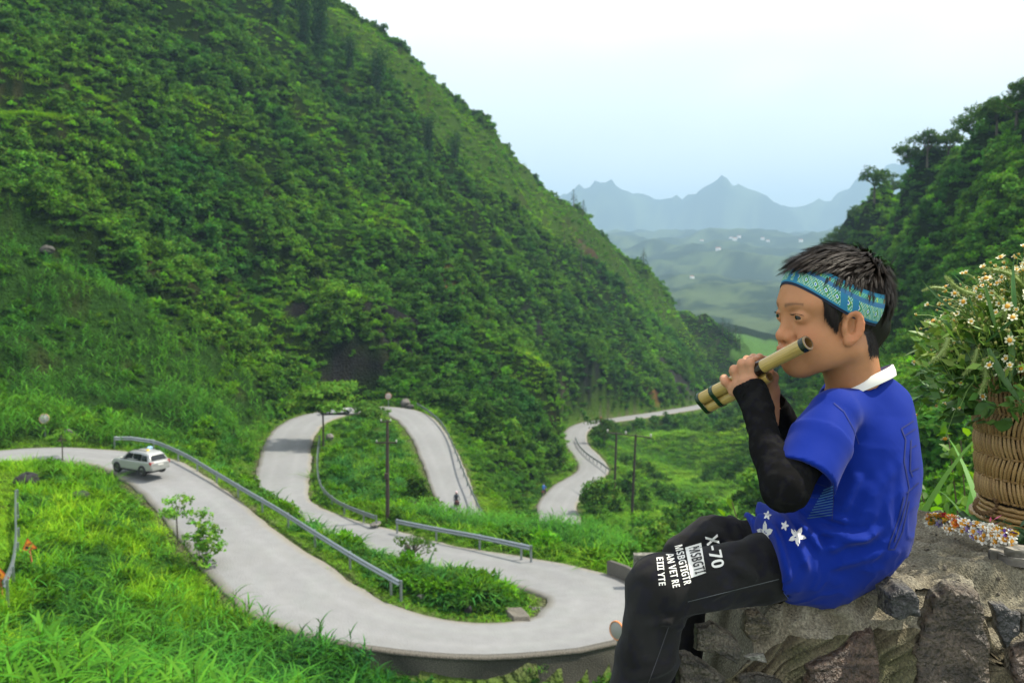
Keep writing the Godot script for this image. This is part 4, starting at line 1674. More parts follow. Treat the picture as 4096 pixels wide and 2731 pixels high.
func rocks() -> void:
	var dark := Color(0.035, 0.035, 0.038)
	var grey := Color(0.17, 0.165, 0.15)
	var pale := Color(0.42, 0.40, 0.37)
	rock("black_rock", "jagged black rock at the top end of the left guard rail", Vector3(-28.17, -12.06, -52.18) + Vector3(0, 0.35, 0), Vector3(0.8, 0.6, 0.65), dark)
	rock("dark_rock", "low dark boulder in the grass below the silver car", Vector3(-24.26, -12.41, -50.54) + Vector3(0, 0.3, 0), Vector3(0.6, 0.3, 0.5), dark, 0.3)
	rock("slab_rock", "flat grey slab lying in the maize field on the left", Vector3(-46.46, -4.972, -94.22), Vector3(2.0, 0.5, 1.2), grey * 0.7)
	rock("field_rock", "small grey rock near the upper edge of the maize field", Vector3(-54.12, 2.81, -106.9), Vector3(0.9, 0.6, 0.8), grey)
	rock("bank_rock", "pale broken rocks on the bank behind the left traffic mirror", Vector3(-33.34, -11.8, -67.47), Vector3(0.9, 0.25, 0.5), pale * 0.7)
	rock("bank_rock", "pale stone beside the broken rocks left of the guard rail's end", Vector3(-33.06, -11.5, -67.26), Vector3(0.35, 0.25, 0.3), pale * 0.75)
	rock("verge_slab", "long flat brown stone on the verge below the traffic mirror", Vector3(-36.78, -12, -68.56), Vector3(1.3, 0.12, 0.4), grey)
	rock("white_boulder", "white boulder beside the trunk of the roadside tree", Vector3(-20.67, -18.4, -102.4), Vector3(0.55, 0.45, 0.5), pale)
	rock("grey_boulder", "grey boulder at the upper end of the far guard rail", Vector3(-15.8, -19.2, -134.3), Vector3(1.0, 0.75, 0.8), pale * 0.8)
	rock("brown_boulder", "brown stone next to the grey boulder at the far hairpin", Vector3(-14.93, -19.5, -132.8), Vector3(0.6, 0.4, 0.5), grey)
	rock("white_stone", "white stone on the grass of the near island below the guard rail's end", Vector3(-4.306, -14.9, -42.18), Vector3(0.2, 0.14, 0.16), pale * 1.2)
	rock("island_rock", "dark rock showing through the grass at the tip of the near island", Vector3(-2.042, -15.2, -41.36), Vector3(0.2, 0.25, 0.2), dark * 1.5)
	rock("verge_stone", "pale flat stone under the wooden pole between two guard rails", Vector3(-9.407, -16.9, -61.73), Vector3(0.7, 0.1, 0.35), pale * 0.8)
	rock("paper_scrap", "small white stone on the far verge of the hairpin, left of the knee", Vector3(4.997, -16.2, -52.94), Vector3(0.13, 0.08, 0.1), pale * 1.4)
	rock("earth_scar", "bare brown stones among the grass at the lower left", Vector3(-15.06, -12.41, -30.05) + Vector3(0, 0.1, 0), Vector3(0.55, 0.3, 0.4), Color(0.16, 0.12, 0.08))
	# loose gravel at the island's tip
	var stone := rock_mesh(Vector3.ONE, 5, Color(0.34, 0.33, 0.31))
	var where: Array = []
	var tints: Array = []
	for i in 260:
		var a := rnd(-1.3, 1.5)
		var c := Vector3(0.4, -15.55, -41.9)
		var p := c + Vector3(cos(a) * rnd(1.6, 2.3), 0, sin(a) * rnd(1.2, 1.7))
		var s := rnd(0.025, 0.07)
		where.append(Transform3D(Basis(rdir(), rnd(0, TAU)).scaled(Vector3.ONE * s), Vector3(p.x, maxf(ground(p.x, p.z), -15.9) + 0.03, p.z)))
		tints.append(Color.WHITE * rnd(0.7, 1.2))
	tag(many("gravel", stone, M.rock, where, tints), "loose gravel round the tip of the near island", "", "", "stuff")
	var b := MB.new()
	var c := Vector3(0.2443, -15.35, -41.64)
	var grid_ := 14
	for i in grid_ + 1:
		for j in grid_ + 1:
			var u := float(i) / grid_ * 2.0 - 1.0
			var w := float(j) / grid_ * 2.0 - 1.0
			var e := maxf(absf(u), absf(w))
			b.tint = Color(0.26, 0.24, 0.20) * rnd(0.85, 1.1)
			b.p(c + Vector3((u * 0.5 + w * 0.25) * (1.0 - 0.15 * w * w), 0.06 - 0.11 * exp(-(u * u + w * w) * 3.0) - (0.35 if e > 0.99 else 0.0) + rnd(-0.01, 0.01) - 0.12, w * 0.7))
	for i in grid_:
		for j in grid_:
			var o := i * (grid_ + 1) + j
			b.quad(o, o + 1, o + grid_ + 2, o + grid_ + 1)
	tag(part("gutter_slab", b.mesh(), M.rock, self), "bare concrete drain slab at the tip of the near island", "drain slab")
	# the thick end of the parapet
	b = MB.new()
	b.box(Vector3(6.335, -14.18, -46.5) + Vector3(0, -2.2, -0.2), Vector3(7.33, -14.18, -46.5) + Vector3(0.6, 0, 0.25))
	tag(part("parapet_end", b.mesh(false), M.concrete, self), "square concrete end of the parapet above the boy's knee", "parapet")


# ---------------------------------------------------------------- vehicles

func loft(b: MB, sections: Array, close_ends := true) -> void:
	var n: int = sections[0].size()
	var base := b.v.size()
	for s: Array in sections:
		for q: Vector3 in s:
			b.p(q)
	for k in sections.size() - 1:
		for i in n:
			var o := base + k * n
			b.quad(o + i, o + (i + 1) % n, o + n + (i + 1) % n, o + n + i)
	if close_ends:
		for e in [0, sections.size() - 1]:
			var c := Vector3.ZERO
			for q: Vector3 in sections[e]:
				c += q / n
			var m := b.p(c)
			for i in n:
				if e == 0:
					b.tri(m, base + (i + 1) % n, base + i)
				else:
					b.tri(m, base + e * n + i, base + e * n + (i + 1) % n)


func ring_section(x: float, y0: float, y1: float, w: float, r: float, lean := 0.0) -> Array:
	# a rounded rectangle across the car at x: y0..y1 high, half width w (at the top w - lean)
	var out: Array = []
	for c: Array in [[1, -1], [1, 1], [-1, 1], [-1, -1]]:
		for k in 4:
			var a0_: float = {"[1, -1]": -PI / 2, "[1, 1]": 0.0, "[-1, 1]": PI / 2, "[-1, -1]": PI}[str(c)]
			var a := a0_ + PI / 2 * k / 3.0
			var top: bool = c[1] > 0
			var ww := w - (lean if top else 0.0)
			out.append(Vector3(x, (y1 - r if top else y0 + r) + sin(a) * r, c[0] * (ww - r) + cos(a) * r))
	return out


func build_car(called: String, label: String, at: Vector3, heading: float, paint: Color) -> void:
	# x runs to the front
	var t := thing(called, label, "car", at, heading)
	t.scale = Vector3.ONE * 0.87
	var body_m := plain(paint, 0.28, 0.35)
	body_m.clearcoat_enabled = true
	body_m.clearcoat = 0.6
	var glass := plain(Color(0.012, 0.014, 0.016), 0.06)
	var black := plain(Color(0.015, 0.015, 0.016), 0.7)
	var b := MB.new()
	loft(b, [ring_section(-2.36, 0.62, 0.98, 0.78, 0.12), ring_section(-2.30, 0.46, 1.12, 0.88, 0.14, 0.04), ring_section(-1.9, 0.40, 1.16, 0.92, 0.14, 0.05), ring_section(-0.5, 0.36, 1.14, 0.93, 0.14, 0.05), ring_section(0.9, 0.36, 1.12, 0.93, 0.14, 0.05), ring_section(1.5, 0.38, 1.09, 0.91, 0.16, 0.07), ring_section(2.05, 0.42, 1.0, 0.86, 0.18, 0.08), ring_section(2.34, 0.5, 0.86, 0.72, 0.15, 0.06)])
	var body := part("body", b.mesh(), body_m, t)
	b = MB.new()
	loft(b, [ring_section(-2.22, 1.08, 1.16, 0.80, 0.04, 0.02), ring_section(-1.98, 1.08, 1.58, 0.82, 0.09, 0.16), ring_section(-1.6, 1.08, 1.73, 0.84, 0.10, 0.18), ring_section(-0.5, 1.08, 1.79, 0.85, 0.10, 0.18), ring_section(0.15, 1.08, 1.74, 0.85, 0.10, 0.18), ring_section(1.0, 1.08, 1.2, 0.84, 0.05, 0.08)])
	part("cabin", b.mesh(), body_m, t)
	# panes set just proud of the cabin's flanks
	for s: float in [-1.0, 1.0]:
		for q: Array in [[-1.98, -1.30, 1.15, 1.56, -1.74, -1.30], [-1.25, -0.34, 1.13, 1.62, -1.25, -0.36], [-0.28, 0.78, 1.13, 1.62, -0.28, 0.22]]:
			b = MB.new()
			var z0 := 0.857
			var z1 := 0.857 - 0.118
			b.face(Vector3(q[0], q[2], s * z0), Vector3(q[1], q[2], s * z0), Vector3(q[5], q[3], s * z1), Vector3(q[4], q[3], s * z1))
			part("side_window", b.mesh(false), glass, t)
		b = MB.new()
		b.box(Vector3(-1.5, 0.33, s * 0.9 - 0.05), Vector3(1.3, 0.42, s * 0.9 + 0.06))
		part("running_board", b.mesh(false), black, t)
		b = MB.new()
		b.ball(Vector3(0.72, 1.22, s * 0.99), Vector3(0.07, 0.09, 0.12), 6, 10)
		part("wing_mirror", b.mesh(), body_m, t)
		b = MB.new()
		b.tube([Vector3(-1.6, 1.84, s * 0.58), Vector3(-0.2, 1.88, s * 0.58), Vector3(0.15, 1.81, s * 0.58)], [0.022, 0.022, 0.022], 6)
		part("roof_rail", b.mesh(), black, t)
		b = MB.new()
		b.box(Vector3(-2.33, 0.86, s * 0.72 - 0.13), Vector3(-2.12, 1.10, s * 0.72 + 0.165))
		part("tail_light", b.mesh(false), plain(Color(0.32, 0.012, 0.012), 0.25), t)
		b = MB.new()
		b.ball(Vector3(2.2, 0.82, s * 0.6), Vector3(0.12, 0.08, 0.16), 6, 10)
		part("headlight", b.mesh(), plain(Color(0.6, 0.6, 0.6), 0.1), t)
		for x: float in [-1.42, 1.42]:
			var w := thing_part("wheel", t, Vector3(x, 0.42, s * 0.84))
			b = MB.new()
			b.lathe([Vector2(0.22, -0.11), Vector2(0.39, -0.13), Vector2(0.42, -0.08), Vector2(0.42, 0.08), Vector2(0.39, 0.13), Vector2(0.22, 0.11)], 24)
			part("tyre", b.mesh(), black, w, Transform3D(Basis(Vector3(1, 0, 0), PI / 2), Vector3.ZERO))
			b = MB.new()
			b.lathe([Vector2(0.0, s * 0.09), Vector2(0.06, s * 0.10), Vector2(0.2, s * 0.06), Vector2(0.23, s * 0.1)], 16)
			part("rim", b.mesh(), plain(Color(0.12, 0.12, 0.125), 0.35, 0.7), w, Transform3D(Basis(Vector3(1, 0, 0), PI / 2), Vector3.ZERO))
	b = MB.new()
	b.face(Vector3(-2.225, 1.19, -0.68), Vector3(-2.225, 1.19, 0.68), Vector3(-2.01, 1.55, 0.58), Vector3(-2.01, 1.55, -0.58))
	part("rear_window", b.mesh(false), glass, t)
	b = MB.new()
	b.face(Vector3(0.98, 1.24, 0.66), Vector3(0.98, 1.24, -0.66), Vector3(0.34, 1.70, -0.56), Vector3(0.34, 1.70, 0.56))
	part("windscreen", b.mesh(false), glass, t)
	b = MB.new()
	b.box(Vector3(-2.42, 0.48, -0.78), Vector3(-2.2, 0.70, 0.78))
	part("rear_bumper", b.mesh(false), body_m, t)
	b = MB.new()
	b.box(Vector3(-2.40, 0.80, -0.24), Vector3(-2.32, 0.92, 0.24))
	part("number_plate", b.mesh(false), plain(Color(0.6, 0.6, 0.58), 0.5), t)
	b = MB.new()
	b.box(Vector3(-1.95, 0.24, -0.7), Vector3(2.0, 0.42, 0.7))
	part("underbody", b.mesh(false), black, t)


func thing_part(called: String, parent: Node3D, at: Vector3) -> Node3D:
	var o := Node3D.new()
	var seen: Dictionary = parent.get_meta("_names", {})
	var k: int = seen.get(called, 0)
	seen[called] = k + 1
	parent.set_meta("_names", seen)
	o.name = called if k == 0 else "%s_%03d" % [called, k]
	o.position = at
	parent.add_child(o, true)
	return o


func build_vehicles() -> void:
	var at := Vector3(-24.67, -12.82, -59.67)
	build_car("silver_car", "silver four-wheel-drive car driving away on the near road", at, PI - 0.52, Color(0.36, 0.37, 0.37))
	var up := Vector3(0, 1.49, 0)
	var b := MB.new()
	b.ball(Vector3.ZERO, Vector3(0.20, 0.11, 0.18), 8, 12)
	tag(part("blue_bundle", b.mesh(), plain(Color(0.30, 0.52, 0.75), 0.6), self, Transform3D(Basis(Vector3.UP, 0.3), at + up + Vector3(0.62, 0.08, -0.25))), "light blue bundle on the roof of the silver car", "bundle")
	b = MB.new()
	b.lathe([Vector2(0.0, 0.14), Vector2(0.07, 0.13), Vector2(0.12, 0.02), Vector2(0.16, 0.0), Vector2(0.0, -0.02)], 14)
	tag(part("yellow_bag", b.mesh(), plain(Color(0.5, 0.36, 0.03), 0.7), self, Transform3D(Basis(), at + up + Vector3(0.75, 0.02, 0.42))), "small yellow bag on the roof of the silver car", "bag")
	build_car("white_car", "white car half hidden behind the roadside tree at the far hairpin", Vector3(-23.77, -19, -122.4), PI * 0.1, Color(0.62, 0.63, 0.64))
	motorbike("motorbike with a rider coming up the third road", Vector3(-5.5, -23.2, -89.0), -1.4, "person in a dark jacket and pale helmet riding up the third road", Color(0.05, 0.055, 0.08), Color(0.62, 0.45, 0.5))
	motorbike("distant motorbike on the valley road below the dark cliff", Vector3(22.98, -38.7, -233), 0.9, "person in red riding the distant motorbike below the cliff", Color(0.30, 0.04, 0.04), Color(0.08, 0.08, 0.1))
	motorbike("motorbike standing at the left edge of the valley road", Vector3(4.61, -31.7, -130.5), 1.2, "person in a blue top sitting on the motorbike at the road's edge", Color(0.05, 0.16, 0.5), Color(0.03, 0.03, 0.04))


func motorbike(label: String, at: Vector3, heading: float, who: String, jacket: Color, helmet: Color) -> void:
	var nr := near_road(at.x, at.z)
	if nr.x < 0.5:
		at.y = nr.y + 0.05
	var t := thing("motorbike", label, "motorbike", at, heading)
	var black := plain(Color(0.015, 0.015, 0.016), 0.6)
	var red := plain(Color(0.08, 0.02, 0.02), 0.35)
	var b: MB
	for x: float in [-0.62, 0.62]:
		b = MB.new()
		b.lathe([Vector2(0.22, -0.04), Vector2(0.28, -0.045), Vector2(0.30, 0.0), Vector2(0.28, 0.045), Vector2(0.22, 0.04), Vector2(0.05, 0.02), Vector2(0.0, 0.02)], 18)
		part("wheel", b.mesh(), black, t, Transform3D(Basis(Vector3(1, 0, 0), PI / 2), Vector3(x, 0.3, 0)))
	b = MB.new()
	b.tube([Vector3(0.62, 0.3, 0), Vector3(0.45, 0.75, 0), Vector3(0.38, 1.0, 0)], [0.04, 0.05, 0.05], 7)
	b.tube([Vector3(0.36, 0.98, -0.34), Vector3(0.42, 1.02, 0), Vector3(0.36, 0.98, 0.34)], [0.02, 0.025, 0.02], 6)
	part("handlebar", b.mesh(), black, t)
	b = MB.new()
	loft(b, [ring_section(-0.85, 0.62, 0.74, 0.08, 0.03), ring_section(-0.5, 0.42, 0.76, 0.13, 0.05), ring_section(0.0, 0.30, 0.68, 0.13, 0.05), ring_section(0.3, 0.45, 0.85, 0.12, 0.05), ring_section(0.48, 0.6, 0.95, 0.16, 0.05)])
	part("body", b.mesh(), red, t)
	b = MB.new()
	loft(b, [ring_section(-0.8, 0.72, 0.80, 0.10, 0.03), ring_section(-0.3, 0.72, 0.82, 0.14, 0.03), ring_section(0.1, 0.66, 0.78, 0.11, 0.03)])
	part("seat", b.mesh(), black, t)
	b = MB.new()
	b.ball(Vector3(-0.9, 0.68, 0), Vector3(0.04, 0.05, 0.07), 5, 8)
	part("tail_light", b.mesh(), plain(Color(0.4, 0.02, 0.02), 0.3), t)
	# the rider: one continuous figure
	var f := Field.new()
	f.bone(Vector3(-0.2, 0.9, 0), Vector3(-0.12, 1.32, 0), 0.15, 0.17, 0.06)
	f.bone(Vector3(-0.12, 1.3, 0), Vector3(-0.05, 1.5, 0), 0.07, 0.07, 0.05)
	for s: float in [-1.0, 1.0]:
		f.bone(Vector3(-0.2, 0.88, s * 0.1), Vector3(0.18, 0.72, s * 0.2), 0.1, 0.075, 0.05)
		f.bone(Vector3(0.18, 0.72, s * 0.2), Vector3(0.1, 0.3, s * 0.2), 0.07, 0.05, 0.04)
		f.bone(Vector3(0.1, 0.3, s * 0.2), Vector3(0.24, 0.27, s * 0.2), 0.045, 0.04, 0.03)
		f.bone(Vector3(-0.1, 1.36, s * 0.18), Vector3(0.12, 1.12, s * 0.28), 0.065, 0.05, 0.05)
		f.bone(Vector3(0.12, 1.12, s * 0.28), Vector3(0.36, 1.02, s * 0.30), 0.05, 0.04, 0.04)
	f.bone(Vector3(-0.04, 1.58, 0), Vector3(-0.03, 1.62, 0), 0.11, 0.11, 0.04)
	f.lo = Vector3(-0.5, 0.1, -0.5)
	f.hi = Vector3(0.55, 1.85, 0.5)
	f.cell = 0.03
	f.paint = func(p: Vector3) -> Color:
		if p.y > 1.5:
			return Color(0.4, 0.25, 0.17)
		return jacket if p.y > 0.9 or p.x > 0.3 and p.y > 0.85 else Color(0.02, 0.022, 0.03)
	var o := thing("person", who, "person", at, heading)
	part("body", f.build(), M.painted, o)
	b = MB.new()
	b.ball(Vector3(-0.045, 1.66, 0), Vector3(0.14, 0.13, 0.125), 8, 14)
	part("helmet", b.mesh(), plain(helmet, 0.25), o)


# ---------------------------------------------------------------- smooth bodies: joined capsules and ellipsoids, meshed as surface nets

class Field:
	var kind := PackedInt32Array()       # 0 bone, 1 ellipsoid, 2 flat-ended bone; +10 cuts away
	var pa := PackedVector3Array()
	var pb := PackedVector3Array()
	var ra := PackedFloat32Array()
	var rb := PackedFloat32Array()
	var kk := PackedFloat32Array()
	var inv: Array[Basis] = []
	var centre := PackedVector3Array()
	var reach := PackedFloat32Array()
	var lo := Vector3.ZERO
	var hi := Vector3.ZERO
	var cell := 0.01
	var paint: Variant = null
	var warp: Variant = null

	func add(k: int, a: Vector3, b: Vector3, r: float, s: float, blend: float, m: Basis, c: Vector3, rr: float) -> void:
		kind.append(k)
		pa.append(a)
		pb.append(b)
		ra.append(r)
		rb.append(s)
		kk.append(blend)
		inv.append(m)
		centre.append(c)
		reach.append(rr)

	func bone(a: Vector3, b: Vector3, r: float, s: float, blend := 0.01, cut := false) -> void:
		add(10 if cut else 0, a, b, r, s, blend, Basis(), (a + b) * 0.5, a.distance_to(b) * 0.5 + maxf(r, s))

	func flat(a: Vector3, b: Vector3, r: float, s: float, blend := 0.01, cut := false) -> void:
		add(12 if cut else 2, a, b, r, s, blend, Basis(), (a + b) * 0.5, a.distance_to(b) * 0.5 + maxf(r, s) * 1.3)

	func oval(a: Vector3, b: Vector3, r: float, s: float, axes: Basis, wide: float, blend := 0.01) -> void:
		# a bone whose cross-section is stretched by «wide» along the third axis
		var m := Basis.from_scale(Vector3(1, 1, 1.0 / wide)) * axes.transposed()
		add(3, a, m * (b - a), r, s, blend, m, (a + b) * 0.5, a.distance_to(b) * 0.5 + maxf(r, s) * wide)

	func egg(c: Vector3, axes: Basis, r: Vector3, blend := 0.01, cut := false) -> void:
		add(11 if cut else 1, c, r, 0, 0, blend, axes.transposed(), c, maxf(r.x, maxf(r.y, r.z)))

	func at(p: Vector3, list: PackedInt32Array) -> float:
		var d := 1e3
		for i in list:
			var k := kind[i]
			var q := 0.0
			var t := k % 10
			if t == 0:
				var ba := pb[i] - pa[i]
				var w := p - pa[i]
				var h := clampf(w.dot(ba) / maxf(ba.length_squared(), 1e-12), 0.0, 1.0)
				q = (w - ba * h).length() - lerpf(ra[i], rb[i], h)
			elif t == 1:
				var w := inv[i] * (p - pa[i])
				var r := pb[i]
				var k0 := (w / r).length()
				var k1 := (w / (r * r)).length()
				q = k0 * (k0 - 1.0) / maxf(k1, 1e-6) if k1 > 1e-6 else -minf(r.x, minf(r.y, r.z))
			elif t == 2:
				var ba := pb[i] - pa[i]
				var l := ba.length()
				var w := p - pa[i]
				var y := w.dot(ba) / l
				var h := clampf(y / l, 0.0, 1.0)
				var radial := (w - ba * (y / l)).length() - lerpf(ra[i], rb[i], h)
				q = maxf(radial, maxf(-y, y - l))
			else:
				var w := inv[i] * (p - pa[i])
				var ba := pb[i]
				var h := clampf(w.dot(ba) / maxf(ba.length_squared(), 1e-12), 0.0, 1.0)
				q = (w - ba * h).length() - lerpf(ra[i], rb[i], h)
			var b := kk[i]
			if k < 10:
				var e := maxf(b - absf(d - q), 0.0) / b
				d = minf(d, q) - e * e * b * 0.25
			else:
				var e := maxf(b - absf(d + q), 0.0) / b
				d = maxf(d, -q) + e * e * b * 0.25
		return d

	func all() -> PackedInt32Array:
		var out := PackedInt32Array()
		for i in kind.size():
			out.append(i)
		return out

	func value(p: Vector3, list: PackedInt32Array) -> float:
		var d := at(p, list)
		if warp != null and absf(d) < 0.05:
			d = (warp as Callable).call(p, d)
		return d

	func hit(from: Vector3, dir: Vector3, start := 0.0, reach_ := 3.0) -> Vector3:
		var list := all()
		var t := start
		for i in 160:
			var d := value(from + dir * t, list)
			if d < 0.0004:
				return from + dir * t
			t += maxf(d * 0.7, 0.0004)
			if t > reach_:
				break
		return Vector3.INF

	func normal(p: Vector3) -> Vector3:
		var list := all()
		var e := 0.002
		var d := value(p, list)
		return Vector3(value(p + Vector3(e, 0, 0), list) - d, value(p + Vector3(0, e, 0), list) - d, value(p + Vector3(0, 0, e), list) - d).normalized()

	func build(into: ArrayMesh = null) -> ArrayMesh:
		var b := MB.new()
		fill(b)
		return b.mesh(true, into)

	func fill(b: MB) -> void:
		var n := Vector3i(((hi - lo) / cell).ceil()) + Vector3i.ONE
		var sy := n.x
		var sz := n.x * n.y
		var val := PackedFloat32Array()
		val.resize(n.x * n.y * n.z)
		val.fill(1.0)
		var bs := 6
		var half := bs * 0.5 * cell
		var diag := half * 1.7321 + cell
		var everything := all()
		var near_cells := PackedInt32Array()
		for bz in range(0, n.z, bs):
			for by in range(0, n.y, bs):
				for bx in range(0, n.x, bs):
					var c := lo + Vector3(bx, by, bz) * cell + Vector3.ONE * half
					var list := PackedInt32Array()
					for i in everything:
						if c.distance_to(centre[i]) - reach[i] < diag + kk[i] + 0.012:
							list.append(i)
					var far := list.is_empty()
					var d := 1.0
					if not far:
						d = at(c, list)
						far = absf(d) > diag * 2.2 + 0.012
					if far:
						if d < 0.0:
							for z in range(bz, mini(bz + bs, n.z)):
								for y in range(by, mini(by + bs, n.y)):
									for x in range(bx, mini(bx + bs, n.x)):
										val[x + y * sy + z * sz] = -1.0
						continue
					for z in range(bz, mini(bz + bs, n.z)):
						for y in range(by, mini(by + bs, n.y)):
							for x in range(bx, mini(bx + bs, n.x)):
								val[x + y * sy + z * sz] = value(lo + Vector3(x, y, z) * cell, list)
					near_cells.append(bx + by * sy + bz * sz)
		var id := {}
		var corner := PackedInt32Array([0, 1, sy, sy + 1, sz, sz + 1, sz + sy, sz + sy + 1])
		var edge_a := PackedInt32Array([0, 2, 4, 6, 0, 1, 4, 5, 0, 1, 2, 3])
		var edge_b := PackedInt32Array([1, 3, 5, 7, 2, 3, 6, 7, 4, 5, 6, 7])
		var off := PackedVector3Array([Vector3(0, 0, 0), Vector3(1, 0, 0), Vector3(0, 1, 0), Vector3(1, 1, 0), Vector3(0, 0, 1), Vector3(1, 0, 1), Vector3(0, 1, 1), Vector3(1, 1, 1)])
		var cells := PackedInt32Array()
		var first := b.v.size()
		for start in near_cells:
			var bx := start % sy
			var by := (start % sz) / sy
			var bz := start / sz
			for z in range(maxi(bz - 1, 0), mini(bz + bs, n.z - 1)):
				for y in range(maxi(by - 1, 0), mini(by + bs, n.y - 1)):
					for x in range(maxi(bx - 1, 0), mini(bx + bs, n.x - 1)):
						var o := x + y * sy + z * sz
						var neg := 0
						for k in 8:
							if val[o + corner[k]] < 0.0:
								neg += 1
						if neg == 0 or neg == 8 or id.has(o):
							continue
						var sum := Vector3.ZERO
						var cnt := 0
						for k in 12:
							var va := val[o + corner[edge_a[k]]]
							var vb := val[o + corner[edge_b[k]]]
							if (va < 0.0) != (vb < 0.0):
								sum += off[edge_a[k]].lerp(off[edge_b[k]], va / (va - vb))
								cnt += 1
						var p := lo + (Vector3(x, y, z) + sum / cnt) * cell
						if paint != null:
							b.tint = (paint as Callable).call(p)
						id[o] = b.p(p)
						cells.append(o)
		for o in cells:
			var a := val[o] < 0.0
			for axis in 3:
				var step: int = [1, sy, sz][axis]
				if (val[o + step] < 0.0) == a:
					continue
				var u: int = [sy, sz, 1][axis]
				var w: int = [sz, 1, sy][axis]
				if not (id.has(o - u) and id.has(o - w) and id.has(o - u - w)):
					continue
				if a:
					b.quad(id[o], id[o - w], id[o - u - w], id[o - u])
				else:
					b.quad(id[o], id[o - u], id[o - u - w], id[o - w])


# ---------------------------------------------------------------- the stone wall

var grit := FastNoiseLite.new()


func build_wall() -> void:
	grit.seed = 91
	grit.frequency = 18.0
	grit.fractal_octaves = 5
	var w := thing("stone_wall", "low rubble-stone wall with a worn mortar top that the boy sits on", "wall")
	# the mortar: one rough skin from the foot of the face, over the rounded front edge, across the top and down the back
	var m := coloured(0.92)
	m.albedo_texture = noise_map(17, 0.06, 5, 512, Color(0.42, 0.42, 0.42), Color(1, 1, 1))
	m.uv1_triplanar = true
	m.uv1_world_triplanar = true
	m.uv1_scale = Vector3(5, 5, 5)
	m.normal_enabled = true
	m.normal_texture = bump_map(18, 0.09, 5, 512, 12.0)
	m.normal_scale = 1.2
	m.resource_name = "mortar"
	var prof: Array = []     # (z offset from the front edge, y)
	for k in 60:
		var t := k / 59.0
		prof.append(Vector2(lerpf(0.30, 0.035, t), lerpf(-1.3, -0.05, t)))
	for k in 12:
		var a := PI * 0.5 * k / 11.0
		prof.append(Vector2(0.035 - 0.045 * sin(a) * 1.0, -0.05 + 0.05 * sin(a)))
	for k in 60:
		prof.append(Vector2(-0.012 - 0.47 * (k + 1) / 60.0, 0.0))
	for k in 14:
		prof.append(Vector2(-0.49 - 0.004 * k, -0.01 - 0.10 * k))
	var b := MB.new()
	var nx := 210
	for i in nx:
		for k in prof.size():
			var q: Vector2 = prof[k]
			var x := lerpf(wall_left(q.y), 1.75, float(i) / (nx - 1))
			var p := Vector3(x, q.y, wall_front(x) + q.x)
			# the wall's left end leans in and is rounded
			p = wall_shape(p)
			var g := grit.get_noise_3dv(p)
			var g3 := grit.get_noise_3dv(p * 2.5) 
			var g2 := grit.get_noise_3dv(p * 0.22 + Vector3(7, 3, 1))
			var up := 1.0 if k >= 60 and k < 132 else 0.0
			var bulge := g * 0.018 + g2 * 0.018 + g3 * 0.006
			p += (Vector3(0, bulge * 0.75, 0) if k > 70 else Vector3(0, 0, bulge * 1.3)) * (1.0 if k < 132 else 0.3)
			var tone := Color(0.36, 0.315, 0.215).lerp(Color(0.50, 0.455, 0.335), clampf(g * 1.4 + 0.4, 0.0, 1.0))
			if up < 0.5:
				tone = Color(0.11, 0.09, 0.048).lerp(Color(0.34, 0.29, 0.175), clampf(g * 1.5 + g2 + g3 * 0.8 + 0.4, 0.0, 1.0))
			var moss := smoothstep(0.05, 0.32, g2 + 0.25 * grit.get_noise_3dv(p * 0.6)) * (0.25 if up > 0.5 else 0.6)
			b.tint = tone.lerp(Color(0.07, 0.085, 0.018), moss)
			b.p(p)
	var n := prof.size()
	for i in nx - 1:
		for k in n - 1:
			var o := i * n + k
			b.quad(o, o + 1, o + n + 1, o + n)
	# the left end face
	for e in 1:
		var c := b.p(Vector3(0.34, -0.5, wall_front(0.3) - 0.2))
		for k in n - 1:
			b.tri(c, k + 1, k)
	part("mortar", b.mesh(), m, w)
	# the stones of the face, each with its own outline (drawn anticlockwise on the face), bulge and tone
	var brown := Color(0.095, 0.060, 0.040)
	var grey := Color(0.095, 0.082, 0.058)
	var slate := Color(0.072, 0.070, 0.070)
	stone(w, [Vector3(0.3931, -0.0227, -1.5), Vector3(0.3849, -0.0514, -1.5), Vector3(0.4058, -0.0696, -1.5), Vector3(0.4365, -0.0605, -1.5), Vector3(0.4376, -0.0439, -1.5), Vector3(0.4121, -0.0167, -1.5)], 0.030, Color(0.15, 0.12, 0.075), 1)
	stone(w, [Vector3(0.3054, -0.0401, -1.5), Vector3(0.3045, -0.0802, -1.5), Vector3(0.3415, -0.0877, -1.5), Vector3(0.3726, -0.1006, -1.5), Vector3(0.3811, -0.0817, -1.5), Vector3(0.3645, -0.059, -1.5), Vector3(0.3332, -0.0363, -1.5)], 0.018, grey, 2)
	stone(w, [Vector3(0.2766, -0.0832, -1.5), Vector3(0.2749, -0.173, -1.5), Vector3(0.3638, -0.1807, -1.5), Vector3(0.3495, -0.1272, -1.5), Vector3(0.3182, -0.1059, -1.5), Vector3(0.2973, -0.0847, -1.5)], 0.030, grey * 0.9, 3)
	stone(w, [Vector3(0.4872, -0.1092, -1.48), Vector3(0.4881, -0.1709, -1.48), Vector3(0.6347, -0.1709, -1.48), Vector3(0.6291, -0.1332, -1.48), Vector3(0.6137, -0.0598, -1.48), Vector3(0.5833, -0.0643, -1.48), Vector3(0.5478, -0.092, -1.48)], 0.045, brown * 1.1, 4)
	stone(w, [Vector3(0.6298, 0.0073, -1.5), Vector3(0.6325, -0.0288, -1.5), Vector3(0.6504, -0.0393, -1.5), Vector3(0.6868, -0.0303, -1.5), Vector3(0.683, -0.0047, -1.5), Vector3(0.6706, 0.0148, -1.5), Vector3(0.647, 0.0193, -1.5)], 0.060, slate * 1.1, 5)
